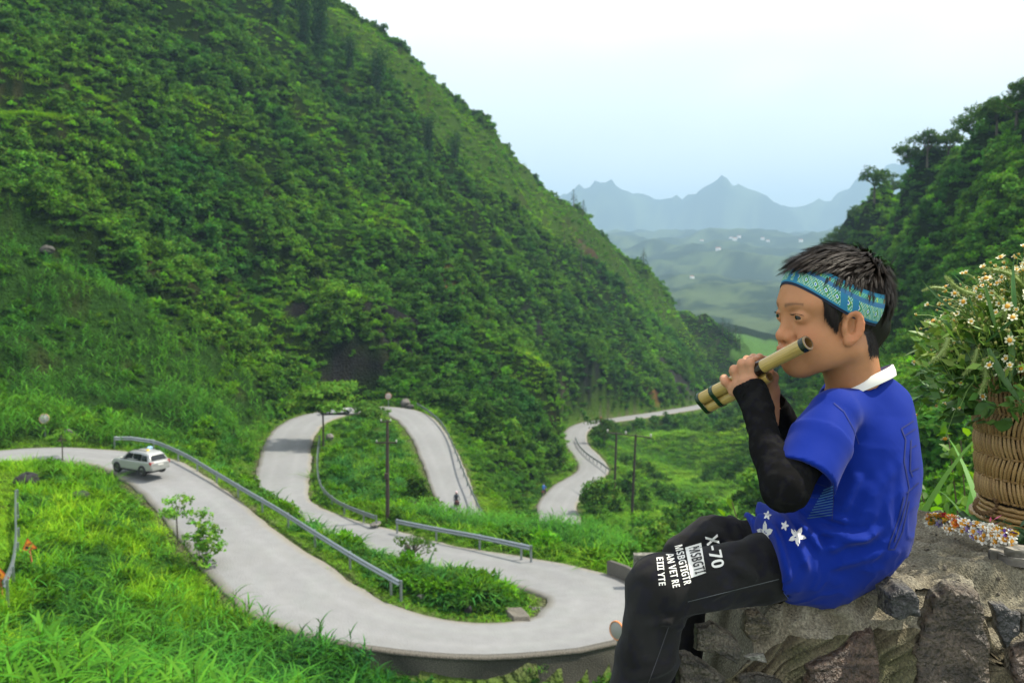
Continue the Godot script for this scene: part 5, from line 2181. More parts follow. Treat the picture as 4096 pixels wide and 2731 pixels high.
	stone(w, [Vector3(0.6831, -0.0978, -1.52), Vector3(0.6848, -0.1904, -1.52), Vector3(0.8137, -0.1904, -1.52), Vector3(0.8078, -0.0824, -1.52), Vector3(0.7938, 0.0077, -1.52), Vector3(0.7594, 0.013, -1.52), Vector3(0.7386, 0.0153, -1.52), Vector3(0.7213, 0.0016, -1.52), Vector3(0.7135, -0.0289, -1.52), Vector3(0.7012, -0.0594, -1.52)], 0.045, Color(0.105, 0.080, 0.056), 6)
	stone(w, [Vector3(0.8194, -0.0211, -1.53), Vector3(0.8287, -0.0634, -1.53), Vector3(0.8404, -0.0928, -1.53), Vector3(0.8616, -0.0634, -1.53), Vector3(0.8649, -0.0342, -1.53), Vector3(0.8403, -0.0188, -1.53)], 0.022, slate, 7)
	stone(w, [Vector3(0.8446, -0.0866, -1.53), Vector3(0.8522, -0.1953, -1.53), Vector3(0.9382, -0.1953, -1.53), Vector3(0.9324, -0.0711, -1.53), Vector3(0.8804, -0.0804, -1.53)], 0.040, brown * 1.05, 8)
	stone(w, [Vector3(0.8708, -0.0327, -1.53), Vector3(0.8691, -0.0634, -1.53), Vector3(0.9321, -0.0634, -1.53), Vector3(0.9303, -0.025, -1.53)], 0.025, grey * 0.8, 9)
	stone(w, [Vector3(0.3858, -0.0953, -1.5), Vector3(0.3977, -0.1044, -1.5), Vector3(0.4302, -0.1059, -1.5), Vector3(0.424, -0.0923, -1.5), Vector3(0.4019, -0.0908, -1.5)], 0.012, Color(0.28, 0.27, 0.23), 10)
	stone(w, [Vector3(0.379, -0.1272, -1.5), Vector3(0.3874, -0.1807, -1.5), Vector3(0.4836, -0.1807, -1.5), Vector3(0.4716, -0.1425, -1.5), Vector3(0.4159, -0.1257, -1.5)], 0.020, grey * 0.7, 11)
	# slates bedded in the top on the right
	for q: Array in [[Vector3(0.9504, 0.008, -1.7), Vector3(0.050, 0.008, 0.024), 0.2], [Vector3(0.9654, 0.008, -1.663), Vector3(0.055, 0.009, 0.022), -0.15], [Vector3(0.9756, 0.022, -1.677), Vector3(0.055, 0.008, 0.025), 0.35]]:
		part("stone", slate_mesh(q[1], rng.randi() % 900), M.rock, w, Transform3D(Basis(Vector3.UP, q[2]) * Basis(Vector3(0, 0, 1), rnd(-0.12, 0.12)), q[0]))
	# the rest of the face, seen only from beside the photograph's place
	var tones := [brown, grey, slate, Color(0.16, 0.12, 0.08)]
	for row in 5:
		var x := 0.33 + rnd(0.0, 0.1)
		while x < 1.7:
			var wide := rnd(0.10, 0.22)
			var y := -0.245 - row * 0.21 if x < 0.98 else -0.10 - row * 0.21
			if not (row == 0 and x >= 0.78 and x < 0.98):
				var pts: Array = []
				for k in 8:
					var a := TAU * k / 8.0
					pts.append(Vector3(x + wide * 0.5 + cos(a) * wide * 0.46 * rnd(0.85, 1.12), y - 0.06 + sin(a) * 0.085 * rnd(0.8, 1.12), -1.5))
				stone(w, pts, rnd(0.02, 0.045), tones[rng.randi() % 4], rng.randi() % 500)
			x += wide
	# fallen petals and crumbs on the top
	var crumb := rock_mesh(Vector3.ONE, 3, Color(0.36, 0.32, 0.24))
	var where: Array = []
	var tints: Array = []
	for i in 420:
		var x := rnd(0.46, 1.4)
		var p := wall_shape(Vector3(x, 0.003, wall_front(x) - rnd(-0.0, 0.46)))
		p.y = wall_top(p.x, p.z) + 0.001
		var s := rnd(0.0012, 0.0042)
		where.append(Transform3D(Basis(rdir(), rnd(0, TAU)).scaled(Vector3.ONE * s), p))
		tints.append(Color.WHITE * rnd(0.6, 1.25))
	tag(many("crumbs", crumb, M.rock, where, tints), "small crumbs of mortar lying on the wall", "", "", "stuff")


func slate_mesh(r: Vector3, seed_: int) -> ArrayMesh:   # a thin broken plate with sharp edges
	var n := FastNoiseLite.new()
	n.seed = seed_
	n.frequency = 2.0
	var b := MB.new()
	var m := 11
	for lay_ in 3:
		for k in m:
			var a := TAU * k / m
			var f := 1.0 + 0.45 * n.get_noise_2d(cos(a) * 2.0, sin(a) * 2.0)
			b.tint = Color(0.46, 0.43, 0.36) if lay_ == 2 else Color(0.26, 0.24, 0.20)
			b.p(Vector3(cos(a) * r.x * f, (lay_ - 1) * r.y + n.get_noise_2d(k * 3.0, lay_) * r.y * 0.5, sin(a) * r.z * f) * (0.95 if lay_ == 0 else 1.0))
	for lay_ in 2:
		for k in m:
			var e := (k + 1) % m
			b.quad(lay_ * m + k, lay_ * m + e, (lay_ + 1) * m + e, (lay_ + 1) * m + k)
	for lay_: int in [0, 2]:
		var c := b.p(Vector3(0, (lay_ - 1) * r.y * 1.1, 0))
		for k in m:
			b.tri(c, lay_ * m + k, lay_ * m + (k + 1) % m)
	return b.mesh(false)


func wall_left(y: float) -> float:
	return 0.41 - 0.15 * smoothstep(-0.02, -0.16, y)


func wall_front(x: float) -> float:
	return -1.535 - 0.03 * smoothstep(0.4, 1.3, x) + 0.02 * sin(x * 7.0)


func wall_shape(p: Vector3) -> Vector3:
	var t := smoothstep(0.50, 0.40, p.x)
	p.y -= t * t * 0.05 if p.y > -0.2 else 0.0
	# a worn dip under the boy and a step down on the right front
	if p.y > -0.15:
		p.y -= 0.022 * smoothstep(0.95, 0.5, p.x) * smoothstep(-0.15, -0.05, p.y)
		p.y -= 0.055 * smoothstep(0.815, 0.835, p.x) * smoothstep(-1.66, -1.62, p.z) * smoothstep(-0.15, -0.05, p.y)
	return p


func wall_top(x: float, z: float) -> float:
	var p := wall_shape(Vector3(x, 0.0, z))
	return p.y + grit.get_noise_3dv(p) * 0.012 + grit.get_noise_3dv(p * 0.22 + Vector3(7, 3, 1)) * 0.0135


func stone(w: Node3D, outline: Array, proud: float, tone: Color, seed_: int) -> void:
	var n := FastNoiseLite.new()
	n.seed = seed_ * 7
	n.frequency = 9.0
	n.fractal_octaves = 5
	# smooth the outline a little and walk round it
	var pts: Array = []
	var c := Vector3.ZERO
	for q: Vector3 in outline:
		c += q / outline.size()
	var m := outline.size()
	for k in m:
		var a: Vector3 = outline[k]
		var e: Vector3 = outline[(k + 1) % m]
		for s in 8:
			var t := s / 8.0
			var q := a.lerp(e, t)
			var r := q - c
			q += r.normalized() * n.get_noise_3dv(q * 2.2) * 0.011
			pts.append(q)
	var b := MB.new()
	var rings := [[1.05, -0.4], [1.02, 0.0], [0.985, 0.55], [0.93, 0.9], [0.82, 1.0], [0.66, 1.03], [0.5, 1.02], [0.33, 1.0], [0.16, 1.02], [0.05, 1.0]]
	for g: Array in rings:
		for q: Vector3 in pts:
			var p: Vector3 = c + (q - c) * g[0]
			var z := wall_front(p.x) + lerpf(0.035, 0.30, clampf((-0.05 - p.y) / 1.25, 0.0, 1.0)) + 0.004
			var facet := n.get_noise_3dv(Vector3(p.x * 0.45, p.y * 0.45, 3.0)) * 0.9
			p.z = z + proud * (g[1] * 0.5 + facet * (0.5 if g[1] > 0.5 else 0.0)) - 0.006 + n.get_noise_3dv(p * 2.0) * 0.009
			var s := n.get_noise_3dv(p * Vector3(1.5, 5.0, 3.0) + Vector3(p.y * 6.0, 0, 0))
			b.tint = tone * clampf(1.0 + s * 1.7, 0.35, 2.4)
			if g[1] < 0.3:
				b.tint = b.tint.lerp(Color(0.30, 0.27, 0.20), 0.5)
			b.p(p)
	var l := pts.size()
	for g in rings.size() - 1:
		for k in l:
			b.quad(g * l + k, g * l + (k + 1) % l, (g + 1) * l + (k + 1) % l, (g + 1) * l + k)
	var mid := b.p(Vector3(c.x, c.y, b.v[(rings.size() - 1) * l].z))
	for k in l:
		b.tri(mid, (rings.size() - 1) * l + k, (rings.size() - 1) * l + (k + 1) % l)
	if not M.has("stone"):
		var s := coloured(0.55)
		s.albedo_texture = noise_map(27, 0.05, 5, 512, Color(0.5, 0.5, 0.5), Color(1, 1, 1))
		s.uv1_triplanar = true
		s.uv1_world_triplanar = true
		s.uv1_scale = Vector3(5, 5, 5)
		s.normal_enabled = true
		s.normal_texture = bump_map(28, 0.03, 6, 512, 22.0)
		s.normal_scale = 1.6
		M.stone = s
	part("stone", b.mesh(), M.stone, w)


# ---------------------------------------------------------------- basket, flowers, garland

func build_basket() -> void:
	var base := Vector3(1.155, 0.005, -1.925)
	base.y = 0.012
	var t := thing("wicker_basket", "tall brown wicker basket on the wall, filled with wild flowers", "basket", base)
	var tones := [Color(0.46, 0.285, 0.09), Color(0.54, 0.345, 0.12), Color(0.38, 0.225, 0.07), Color(0.50, 0.315, 0.11)]
	var canes: Array = []
	for c: Color in tones:
		var m := plain(c, 0.5)
		m.albedo_texture = noise_map(35, 0.06, 4, 128, Color(0.6, 0.58, 0.55), Color(1, 1, 1))
		m.uv1_scale = Vector3(1, 30, 1)
		canes.append(m)
	var radius := func(y: float) -> float:
		return 0.141 + 0.014 * smoothstep(0.0, 0.30, y)
	# the dark inside
	var b := MB.new()
	b.lathe([Vector2(0.0, 0.02), Vector2(0.130, 0.02), Vector2(0.148, 0.33), Vector2(0.143, 0.33), Vector2(0.120, 0.04), Vector2(0.0, 0.035)], 40)
	part("lining", b.mesh(), plain(Color(0.035, 0.022, 0.01), 0.95), t)
	# foot: four twisted rings
	for k in 4:
		b = MB.new()
		var pts: Array = []
		for s in 61:
			var a := TAU * s / 60.0
			var r: float = [0.150, 0.143, 0.140, 0.138][k] + 0.0015 * sin(a * 30.0 + k * 2.0)
			pts.append(Vector3(cos(a) * r, [0.008, 0.021, 0.031, 0.041][k] + 0.001 * cos(a * 30.0 + k), sin(a) * r))
		b.tube(pts, [[0.0075, 0.0055, 0.005, 0.005][k]], 7, false)
		part("foot_ring", b.mesh(), canes[k], t)
	# six bands of slanting canes; alternate bands lean the other way
	var around := 100
	var bands := 6
	var rest := MB.new()
	rest.tint = Color.WHITE
	for band in bands:
		var y0 := 0.052 + band * 0.0465
		var y1 := y0 + 0.050
		var lean := 0.045 if band % 2 == 0 else -0.045
		var lines: Array = []
		var mesh_: Array = []
		for variant in 3:
			b = MB.new()
			var pts: Array = []
			for k in 6:
				var u := k / 5.0
				var a := (u - 0.5) * lean * 1.6 + rnd(-0.004, 0.004)
				var r: float = radius.call(lerpf(y0, y1, u)) + 0.0050 * sin(PI * u) - 0.002
				pts.append(Vector3(cos(a) * r, lerpf(y0, y1, u), sin(a) * r))
			lines.append(pts)
			b.tube(pts, [0.0026, 0.0036, 0.0040, 0.0040, 0.0036, 0.0026], 6)
			mesh_.append(b.mesh())
		for s in around:
			var a := TAU * (s + rnd(-0.12, 0.12)) / around
			var turn := Transform3D(Basis(Vector3.UP, a), Vector3(0, rnd(-0.001, 0.001), 0))
			var side := turn.basis * Vector3.RIGHT
			if side.x < -0.25 and side.z > -0.75:   # the flank that the photograph shows, cane by cane
				part("cane", mesh_[rng.randi() % 3], canes[rng.randi() % 4], t, turn)
			else:
				rest.turn = turn
				rest.tube(lines[rng.randi() % 3], [0.0026, 0.0036, 0.0040, 0.0040, 0.0036, 0.0026], 6)
		for e in 2:
			b = MB.new()
			var ring: Array = []
			for s in 89:
				var a := TAU * s / 88.0
				var yy := y0 + 0.003 + e * 0.022
				var r: float = radius.call(yy) - 0.001 + 0.0035 * cos(s * PI)
				ring.append(Vector3(cos(a) * r, yy, sin(a) * r))
			b.tube(ring, [0.0032], 5, false)
			part("weft_strand", b.mesh(), canes[2], t)
	part("woven_back", rest.mesh(), canes[1], t).set_meta("kind", "stuff")
	for k in 2:
		b = MB.new()
		var ring: Array = []
		for s in 61:
			var a := TAU * s / 60.0
			ring.append(Vector3(cos(a) * 0.157, 0.335 + k * 0.012, sin(a) * 0.162))
		b.tube(ring, [0.007], 7, false)
		part("rim_ring", b.mesh(), canes[k], t)
	# rope loop for the shoulder strap
	var rope := plain(Color(0.13, 0.075, 0.03), 0.9)
	for strand in 2:
		b = MB.new()
		var pts: Array = []
		for s in 40:
			var u := s / 39.0
			var a := PI * 0.75 + PI * 1.5 * u
			var q := Vector3(-0.160 + cos(a) * 0.024, 0.045 + sin(a) * 0.018, 0.040)
			q += Vector3(0, cos(u * 40.0 + strand * PI), sin(u * 40.0 + strand * PI)) * 0.003
			pts.append(q)
		b.tube(pts, [0.0032], 6)
		part("rope_loop", b.mesh(), rope, t)
	wild_flowers(base + Vector3(0, 0.33, 0))
	garland()


func daisy(petals: int, r: float, petal: Color, heart: Color, cup := 0.15) -> ArrayMesh:
	# faces +y; petals broad, a domed heart
	var b := MB.new()
	for k in petals:
		var a := TAU * k / petals + rnd(-0.1, 0.1)
		var d := Vector3(cos(a), cup + rnd(-0.12, 0.12), sin(a)).normalized()
		var side := Vector3(-sin(a), 0, cos(a))
		b.tint = petal * rnd(0.9, 1.05)
		var w := r * 2.2 / petals * 1.25
		var i := b.p(d * r * 0.2 - side * w * 0.25)
		b.p(d * r * 0.2 + side * w * 0.25)
		b.p(d * r * 0.7 + side * w * 0.62 + Vector3(0, r * 0.05, 0))
		b.p(d * r + side * w * 0.25)
		b.p(d * r - side * w * 0.25)
		b.p(d * r * 0.7 - side * w * 0.62 + Vector3(0, r * 0.05, 0))
		b.quad(i, i + 1, i + 2, i + 5)
		b.quad(i + 5, i + 2, i + 3, i + 4)
	b.tint = heart
	b.ball(Vector3(0, r * 0.12, 0), Vector3(r * 0.46, r * 0.34, r * 0.46), 5, 9)
	b.tint = Color(0.07, 0.14, 0.02)
	b.ball(Vector3(0, -r * 0.15, 0), Vector3(r * 0.25, r * 0.25, r * 0.25), 4, 7)
	return b.mesh()


func facing(n: Vector3, spin := 0.0, s := 1.0) -> Basis:
	n = n.normalized()
	var x := n.cross(Vector3(0.3, 0.1, 1)).normalized()
	return (Basis(x, n, x.cross(n)) * Basis(Vector3.UP, spin)).scaled_local(Vector3.ONE * s)


func foxtail(l: float, r: float) -> ArrayMesh:
	var b := MB.new()
	var pts: Array = []
	for k in 12:
		var t := k / 11.0
		pts.append(Vector3(l * 0.35 * t * t, l * t * (1.0 - 0.2 * t), 0))
	b.tint = Color(0.20, 0.28, 0.07)
	b.tube(pts, [r * 0.4, r * 0.6, r * 0.65, r * 0.65, r * 0.6, r * 0.6, r * 0.55, r * 0.5, r * 0.45, r * 0.4, r * 0.3, r * 0.1], 6)
	for k in 420:
		var t := rnd(0.0, 1.0)
		var at := Vector3(l * 0.35 * t * t, l * t * (1.0 - 0.2 * t), 0)
		var d := rdir()
		d = (d + Vector3(0.35 * t, 0.7, 0)).normalized()
		b.tint = Color(0.30, 0.38, 0.12) * rnd(0.7, 1.3)
		b.leaf(at, d, d.cross(rdir()).normalized(), r * rnd(1.3, 2.2) * (1.0 - 0.5 * t * t), r * 0.14)
	return b.mesh()


func wild_flowers(top: Vector3) -> void:
	var t := thing("wildflower_bunch", "big drooping bunch of white wild daisies with grass heads in the basket", "flowers", top)
	var white := Color(0.66, 0.66, 0.46)
	var gold := Color(0.62, 0.30, 0.015)
	var heads := [daisy(6, 0.0090, white, gold, 0.2), daisy(7, 0.0098, white, gold, 0.05), daisy(5, 0.0080, Color(0.66, 0.66, 0.45), Color(0.60, 0.33, 0.02), 0.6), daisy(5, 0.0055, Color(0.45, 0.45, 0.2), Color(0.55, 0.30, 0.02), 1.2)]
	var fm := coloured(0.55, 0.5)
	var stems := MB.new()
	var green := Color(0.11, 0.20, 0.035)
	# flower stalks: they rise from the mouth, spread and nod over the left side
	for i in 298:
		var a := rnd(0, TAU)
		if rng.randf() < 0.6:
			a = PI + rnd(-0.9, 0.9)
		var out := Vector3(cos(a), 0, sin(a))
		var reach_ := rnd(0.02, 0.25) if i > 80 else rnd(0.15, 0.285)
		var rise := 0.235 * (1.0 - pow(reach_ / 0.30, 2.0) * 0.75) + rnd(-0.02, 0.022)
		if rng.randf() < 0.3 and reach_ > 0.14:
			rise -= rnd(0.05, 0.22)
			if out.z > 0.45:
				rise = maxf(rise, 0.02)
		var p0 := Vector3(rnd(-0.05, 0.05), -0.02, rnd(-0.05, 0.05)) + out * 0.06
		var p1 := p0 + out * reach_ * 0.25 + Vector3(0, maxf(rise, 0.08) * 0.75, 0)
		var p2 := out * reach_ * 0.85 + Vector3(0, maxf(rise, rise * 0.5 + 0.06) * 1.02, 0)
		var p3 := out * reach_ + rdir() * 0.015 + Vector3(0, rise, 0)
		stems.tint = green * rnd(0.7, 1.4)
		var line: Array = []
		for k in 8:
			var u := k / 7.0
			line.append(p0 * pow(1 - u, 3) + p1 * 3 * u * (1 - u) * (1 - u) + p2 * 3 * u * u * (1 - u) + p3 * u * u * u)
		stems.tube(line, [0.0016, 0.0015, 0.0014, 0.0013, 0.0012, 0.001], 4, false)
		var n := ((p3 - p2).normalized() + Vector3(0, 0.9, 0) + rdir() * 0.5 + Vector3(0, 0, 0.35)).normalized()
		part("flower", heads[[0, 1, 2, 2, 3, 3][rng.randi() % 6]], fm, t, Transform3D(facing(n, rnd(0, TAU), rnd(0.8, 1.2)), p3))
	part("stems", stems.mesh(), fm, t).set_meta("kind", "stuff")
	# leaves: a dark mass under the flowers, hanging over the rim at the left
	var shapes: Array = []
	for k in 3:
		var b := MB.new()
		b.tint = leaf_tone(Color(0.045, 0.12, 0.022))
		var l := 0.042
		var c0 := b.p(Vector3.ZERO)
		var last := c0
		for s in 5:
			var u := (s + 1) / 6.0
			var w := l * 0.36 * sin(PI * pow(u, 0.8)) * rnd(0.85, 1.1)
			var y := l * u
			var z := 0.012 * u * u + rnd(-0.002, 0.002)
			var i := b.p(Vector3(-w, y, z + w * 0.35))
			b.p(Vector3(0, y, z))
			b.p(Vector3(w, y, z + w * 0.35))
			if s == 0:
				b.tri(c0, i + 1, i)
				b.tri(c0, i + 2, i + 1)
			else:
				b.quad(last, last + 1, i + 1, i)
				b.quad(last + 1, last + 2, i + 2, i + 1)
			last = i
		var tip := b.p(Vector3(0, l, 0.014))
		b.tri(last, last + 1, tip)
		b.tri(last + 1, last + 2, tip)
		shapes.append(b.mesh())
	var lm := coloured(0.5, 0.6)
	for i in 290:
		var a := rnd(0, TAU)
		if rng.randf() < 0.55:
			a = PI + rnd(-1.0, 0.7)
		var r := rnd(0.05, 0.20)
		var y := rnd(-0.02, 0.17) * (1.0 - r * 2.0) + rnd(-0.03, 0.02)
		if rng.randf() < 0.30:
			r = rnd(0.15, 0.195)
			y = rnd(-0.11, 0.06)
		var at := Vector3(cos(a) * r, y, sin(a) * r)
		var out := Vector3(cos(a), 0, sin(a))
		var dir := (out * 0.6 + Vector3(0, rnd(-1.0, 0.35), 0) + rdir() * 0.5).normalized()
		var x := dir.cross(out + rdir() * 0.4).normalized()
		part("leaf", shapes[rng.randi() % 3], lm, t, Transform3D(Basis(x, dir, x.cross(dir)).scaled_local(Vector3.ONE * rnd(0.7, 1.25)), at))
	# thin stalks and small leaves that fill the bunch
	var fill := MB.new()
	for i in 1500:
		var a := rnd(0, TAU)
		if rng.randf() < 0.5:
			a = PI + rnd(-1.2, 0.9)
		var r := 0.27 * sqrt(rnd(0.0, 1.0))
		var cap := 0.20 * (1.0 - pow(r / 0.29, 2.0) * 0.8)
		var y := rnd(-0.03 - r * 0.25, cap)
		var at := Vector3(cos(a) * r, y, sin(a) * r)
		var dir := (Vector3(cos(a), 0.3, sin(a)) + rdir() * 0.9).normalized()
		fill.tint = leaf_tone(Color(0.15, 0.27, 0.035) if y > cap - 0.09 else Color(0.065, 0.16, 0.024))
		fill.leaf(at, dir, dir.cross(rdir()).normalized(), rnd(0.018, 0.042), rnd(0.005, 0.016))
	for i in 500:
		var a := rnd(0, TAU)
		if rng.randf() < 0.5:
			a = PI + rnd(-1.2, 0.9)
		var r := 0.26 * sqrt(rnd(0.0, 1.0))
		var cap := 0.225 * (1.0 - pow(r / 0.29, 2.0) * 0.8)
		var p := Vector3(cos(a) * r, cap + rnd(-0.07, 0.012), sin(a) * r)
		fill.tint = leaf_tone(Color(0.16, 0.26, 0.05))
		fill.tube([p - Vector3(cos(a) * 0.03, 0.05, sin(a) * 0.03), p], [0.0011, 0.0009], 3, false)
		fill.tint = Color(0.36, 0.36, 0.10) * rnd(0.6, 1.2)
		fill.ball(p, Vector3.ONE * rnd(0.0022, 0.0042), 3, 5)
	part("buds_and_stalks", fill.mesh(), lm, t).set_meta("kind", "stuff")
	# grass heads and blades
	var fox := foxtail(0.085, 0.0075)
	for q: Array in [[Vector3(1.04, 0.5136, -1.86), Vector3(-0.65, 0.75, 0.1), 1.15], [Vector3(0.9415, 0.4995, -1.86), Vector3(-0.95, 0.1, 0.15), 1.0], [Vector3(0.8904, 0.5088, -1.88), Vector3(-0.95, 0.35, 0.1), 0.65], [Vector3(0.9351, 0.3755, -1.8), Vector3(0.25, -1.0, 0.15), 0.95], [Vector3(0.9308, 0.3928, -1.82), Vector3(-0.1, -1.0, 0.1), 0.8], [Vector3(0.8869, 0.4124, -1.85), Vector3(-0.3, -1.0, 0.2), 0.9], [Vector3(0.9732, 0.4505, -1.8), Vector3(-0.05, 1.0, 0.1), 0.8]]:
		var d: Vector3 = q[1].normalized()
		var x := d.cross(Vector3(0, 0, 1)).normalized()
		part("grass_head", fox, fm, t, Transform3D(Basis(x * -1.0 if d.y > 0.3 else x, d, (x * -1.0 if d.y > 0.3 else x).cross(d)).scaled_local(Vector3.ONE * q[2]), q[0] - top))
	for q: Array in [[Vector3(0.9324, 0.3963, -1.78), Vector3(0.948, 0.3387, -1.76), Vector3(0.9898, 0.2822, -1.74), 0.016], [Vector3(0.9718, 0.4304, -1.78), Vector3(0.9724, 0.398, -1.76), Vector3(0.9643, 0.3132, -1.76), 0.016], [Vector3(0.9426, 0.4015, -1.82), Vector3(0.9711, 0.4474, -1.78), Vector3(1.012, 0.4813, -1.78), 0.007], [Vector3(0.9076, 0.4605, -1.86), Vector3(0.8712, 0.4871, -1.86), Vector3(0.8322, 0.5382, -1.88), 0.006], [Vector3(0.9431, 0.4605, -1.86), Vector3(0.9181, 0.5313, -1.86), Vector3(0.894, 0.5401, -1.86), 0.005], [Vector3(0.9569, 0.429, -1.8), Vector3(0.937, 0.4977, -1.8), Vector3(0.927, 0.5319, -1.8), 0.009], [Vector3(0.9941, 0.4634, -1.8), Vector3(0.9833, 0.5148, -1.8), Vector3(0.9964, 0.5661, -1.82), 0.011]]:
		var b := MB.new()
		b.tint = leaf_tone(Color(0.05, 0.14, 0.03))
		var last := -1
		for k in 9:
			var u := k / 8.0
			var p: Vector3 = q[0].lerp(q[1], u).lerp(q[1].lerp(q[2], u), u)
			var d: Vector3 = (q[1] - q[0]).lerp(q[2] - q[1], u).normalized()
			var s: Vector3 = d.cross(Vector3(0.1, 0.1, 1)).normalized() * q[3] * 0.5 * (1.0 - pow(u, 3.0)) * (0.5 + minf(u * 2.0, 0.5))
			var i := b.p(p - s - top)
			b.p(p - top + Vector3(0, 0, -q[3] * 0.2))
			b.p(p + s - top)
			if last >= 0:
				b.quad(last, last + 1, i + 1, i)
				b.quad(last + 1, last + 2, i + 2, i + 1)
			last = i
		part("grass_blade", b.mesh(), lm, t)


func garland() -> void:
	# a crown of flowers, bound to plaited grass, lying on the wall
	var t := thing("flower_garland", "garland of white, orange and violet flowers lying on the wall before the basket", "garland")
	var fm := coloured(0.55, 0.4)
	var gold := Color(0.66, 0.30, 0.015)
	var white := [daisy(8, 0.0105, Color(0.78, 0.78, 0.70), gold, 0.25), daisy(7, 0.0115, Color(0.80, 0.79, 0.70), gold, 0.4)]
	var orange := daisy(14, 0.011, Color(0.75, 0.16, 0.01), Color(0.5, 0.12, 0.01), 0.5)
	var yellow := daisy(12, 0.009, Color(0.55, 0.38, 0.01), Color(0.4, 0.2, 0.01), 0.7)
	var lilac := daisy(6, 0.0085, Color(0.32, 0.28, 0.62), Color(0.3, 0.2, 0.4), 0.3)
	var violet := daisy(5, 0.011, Color(0.08, 0.02, 0.24), Color(0.05, 0.01, 0.1), 0.4)
	var red := daisy(9, 0.009, Color(0.35, 0.01, 0.02), Color(0.3, 0.01, 0.02), 1.4)
	var a := Vector3(0.871, 0.02, -1.846)
	var b_ := Vector3(0.9197, 0.025, -1.779)
	var c := Vector3(0.9585, 0.02, -1.716)
	var across := Vector3(0.22, 0, 0.97)
	for i in 150:
		var u := rnd(0.0, 1.0)
		var p: Vector3 = a.lerp(b_, u).lerp(b_.lerp(c, u), u)
		var ang := rnd(-1.5, 1.5)
		var width := 0.042 * (0.75 + 0.35 * sin(PI * u))
		var n := (Vector3(0, cos(ang), 0) + across * sin(ang)).normalized()
		p += across * sin(ang) * width + Vector3(0, cos(ang) * 0.026, 0)
		p.y = maxf(p.y, wall_top(p.x, p.z) + 0.005)
		var pick: Mesh = white[rng.randi() % 2]
		var e := rng.randf()
		if u < 0.22:
			pick = orange if e < 0.3 else yellow if e < 0.55 else red if e < 0.62 and ang < 0.4 else pick
		elif u < 0.5:
			pick = lilac if e < 0.45 else yellow if e < 0.5 else pick
		elif u > 0.82:
			pick = yellow if e < 0.45 else violet if e < 0.62 else pick
		part("flower", pick, fm, t, Transform3D(facing(n + rdir() * 0.35, rnd(0, TAU), rnd(0.85, 1.2)), p))
	# the plaited stalks behind, with a pink tie
	for s in 5:
		var m := MB.new()
		m.tint = leaf_tone(Color(0.04, 0.105, 0.03))
		var pts: Array = []
		for k in 14:
			var u := k / 13.0
			var p: Vector3 = Vector3(0.9797, 0.02, -1.925).lerp(Vector3(1.047, 0.02, -1.761), u)
			p.y = wall_top(p.x, p.z) + 0.014
			p += across * (s - 2) * 0.011 + Vector3(0, 0.007 * cos(u * 22.0 + s * 2.1), 0) + across * 0.006 * sin(u * 22.0 + s * 2.1)
			pts.append(p)
		m.tube(pts, [0.006, 0.0075, 0.0065], 6)
		part("plaited_stalk", m.mesh(), fm, t)
	var leaves := MB.new()
	for i in 130:
		var u := rnd(0.0, 1.0)
		var p: Vector3 = Vector3(0.9983, 0.02, -1.898).lerp(Vector3(1.051, 0.02, -1.767), u) + across * rnd(-0.03, 0.035)
		p.y = wall_top(p.x, p.z) + rnd(0.006, 0.03)
		leaves.tint = leaf_tone(Color(0.03, 0.09, 0.03))
		var al := (Vector3(0.9, 0.1, 0.25) + rdir() * 0.7).normalized()
		leaves.leaf(p, al, al.cross(Vector3.UP + rdir() * 0.4).normalized(), rnd(0.02, 0.035), 0.008)
	part("greenery", leaves.mesh(), fm, t).set_meta("kind", "stuff")
	var pink := MB.new()
	for k in 7:
		pink.tint = Color(0.62, 0.10, 0.22) * rnd(0.8, 1.2)
		var p := Vector3(0.9615, 0.045, -1.787)
		var al := Vector3(rnd(-0.7, 1.0), rnd(-0.3, 0.6), rnd(-0.3, 0.9)).normalized()
		pink.leaf(p + rdir() * 0.008, al, al.cross(Vector3.UP).normalized(), rnd(0.010, 0.020), 0.006)
	part("pink_tie", pink.mesh(), fm, t)


# ---------------------------------------------------------------- the boy

var head_at := Vector3(0.563, 0.4554, -1.60)
var head_axes := Basis(Vector3(-0.978, 0, 0.208), Vector3.UP, Vector3(0.208, 0, 0.978))   # forward, up, to his left


func hp(x: float, y: float, z: float) -> Vector3:
	return head_at + head_axes * Vector3(x, y, z)


func hl(p: Vector3) -> Vector3:
	return head_axes.transposed() * (p - head_at)


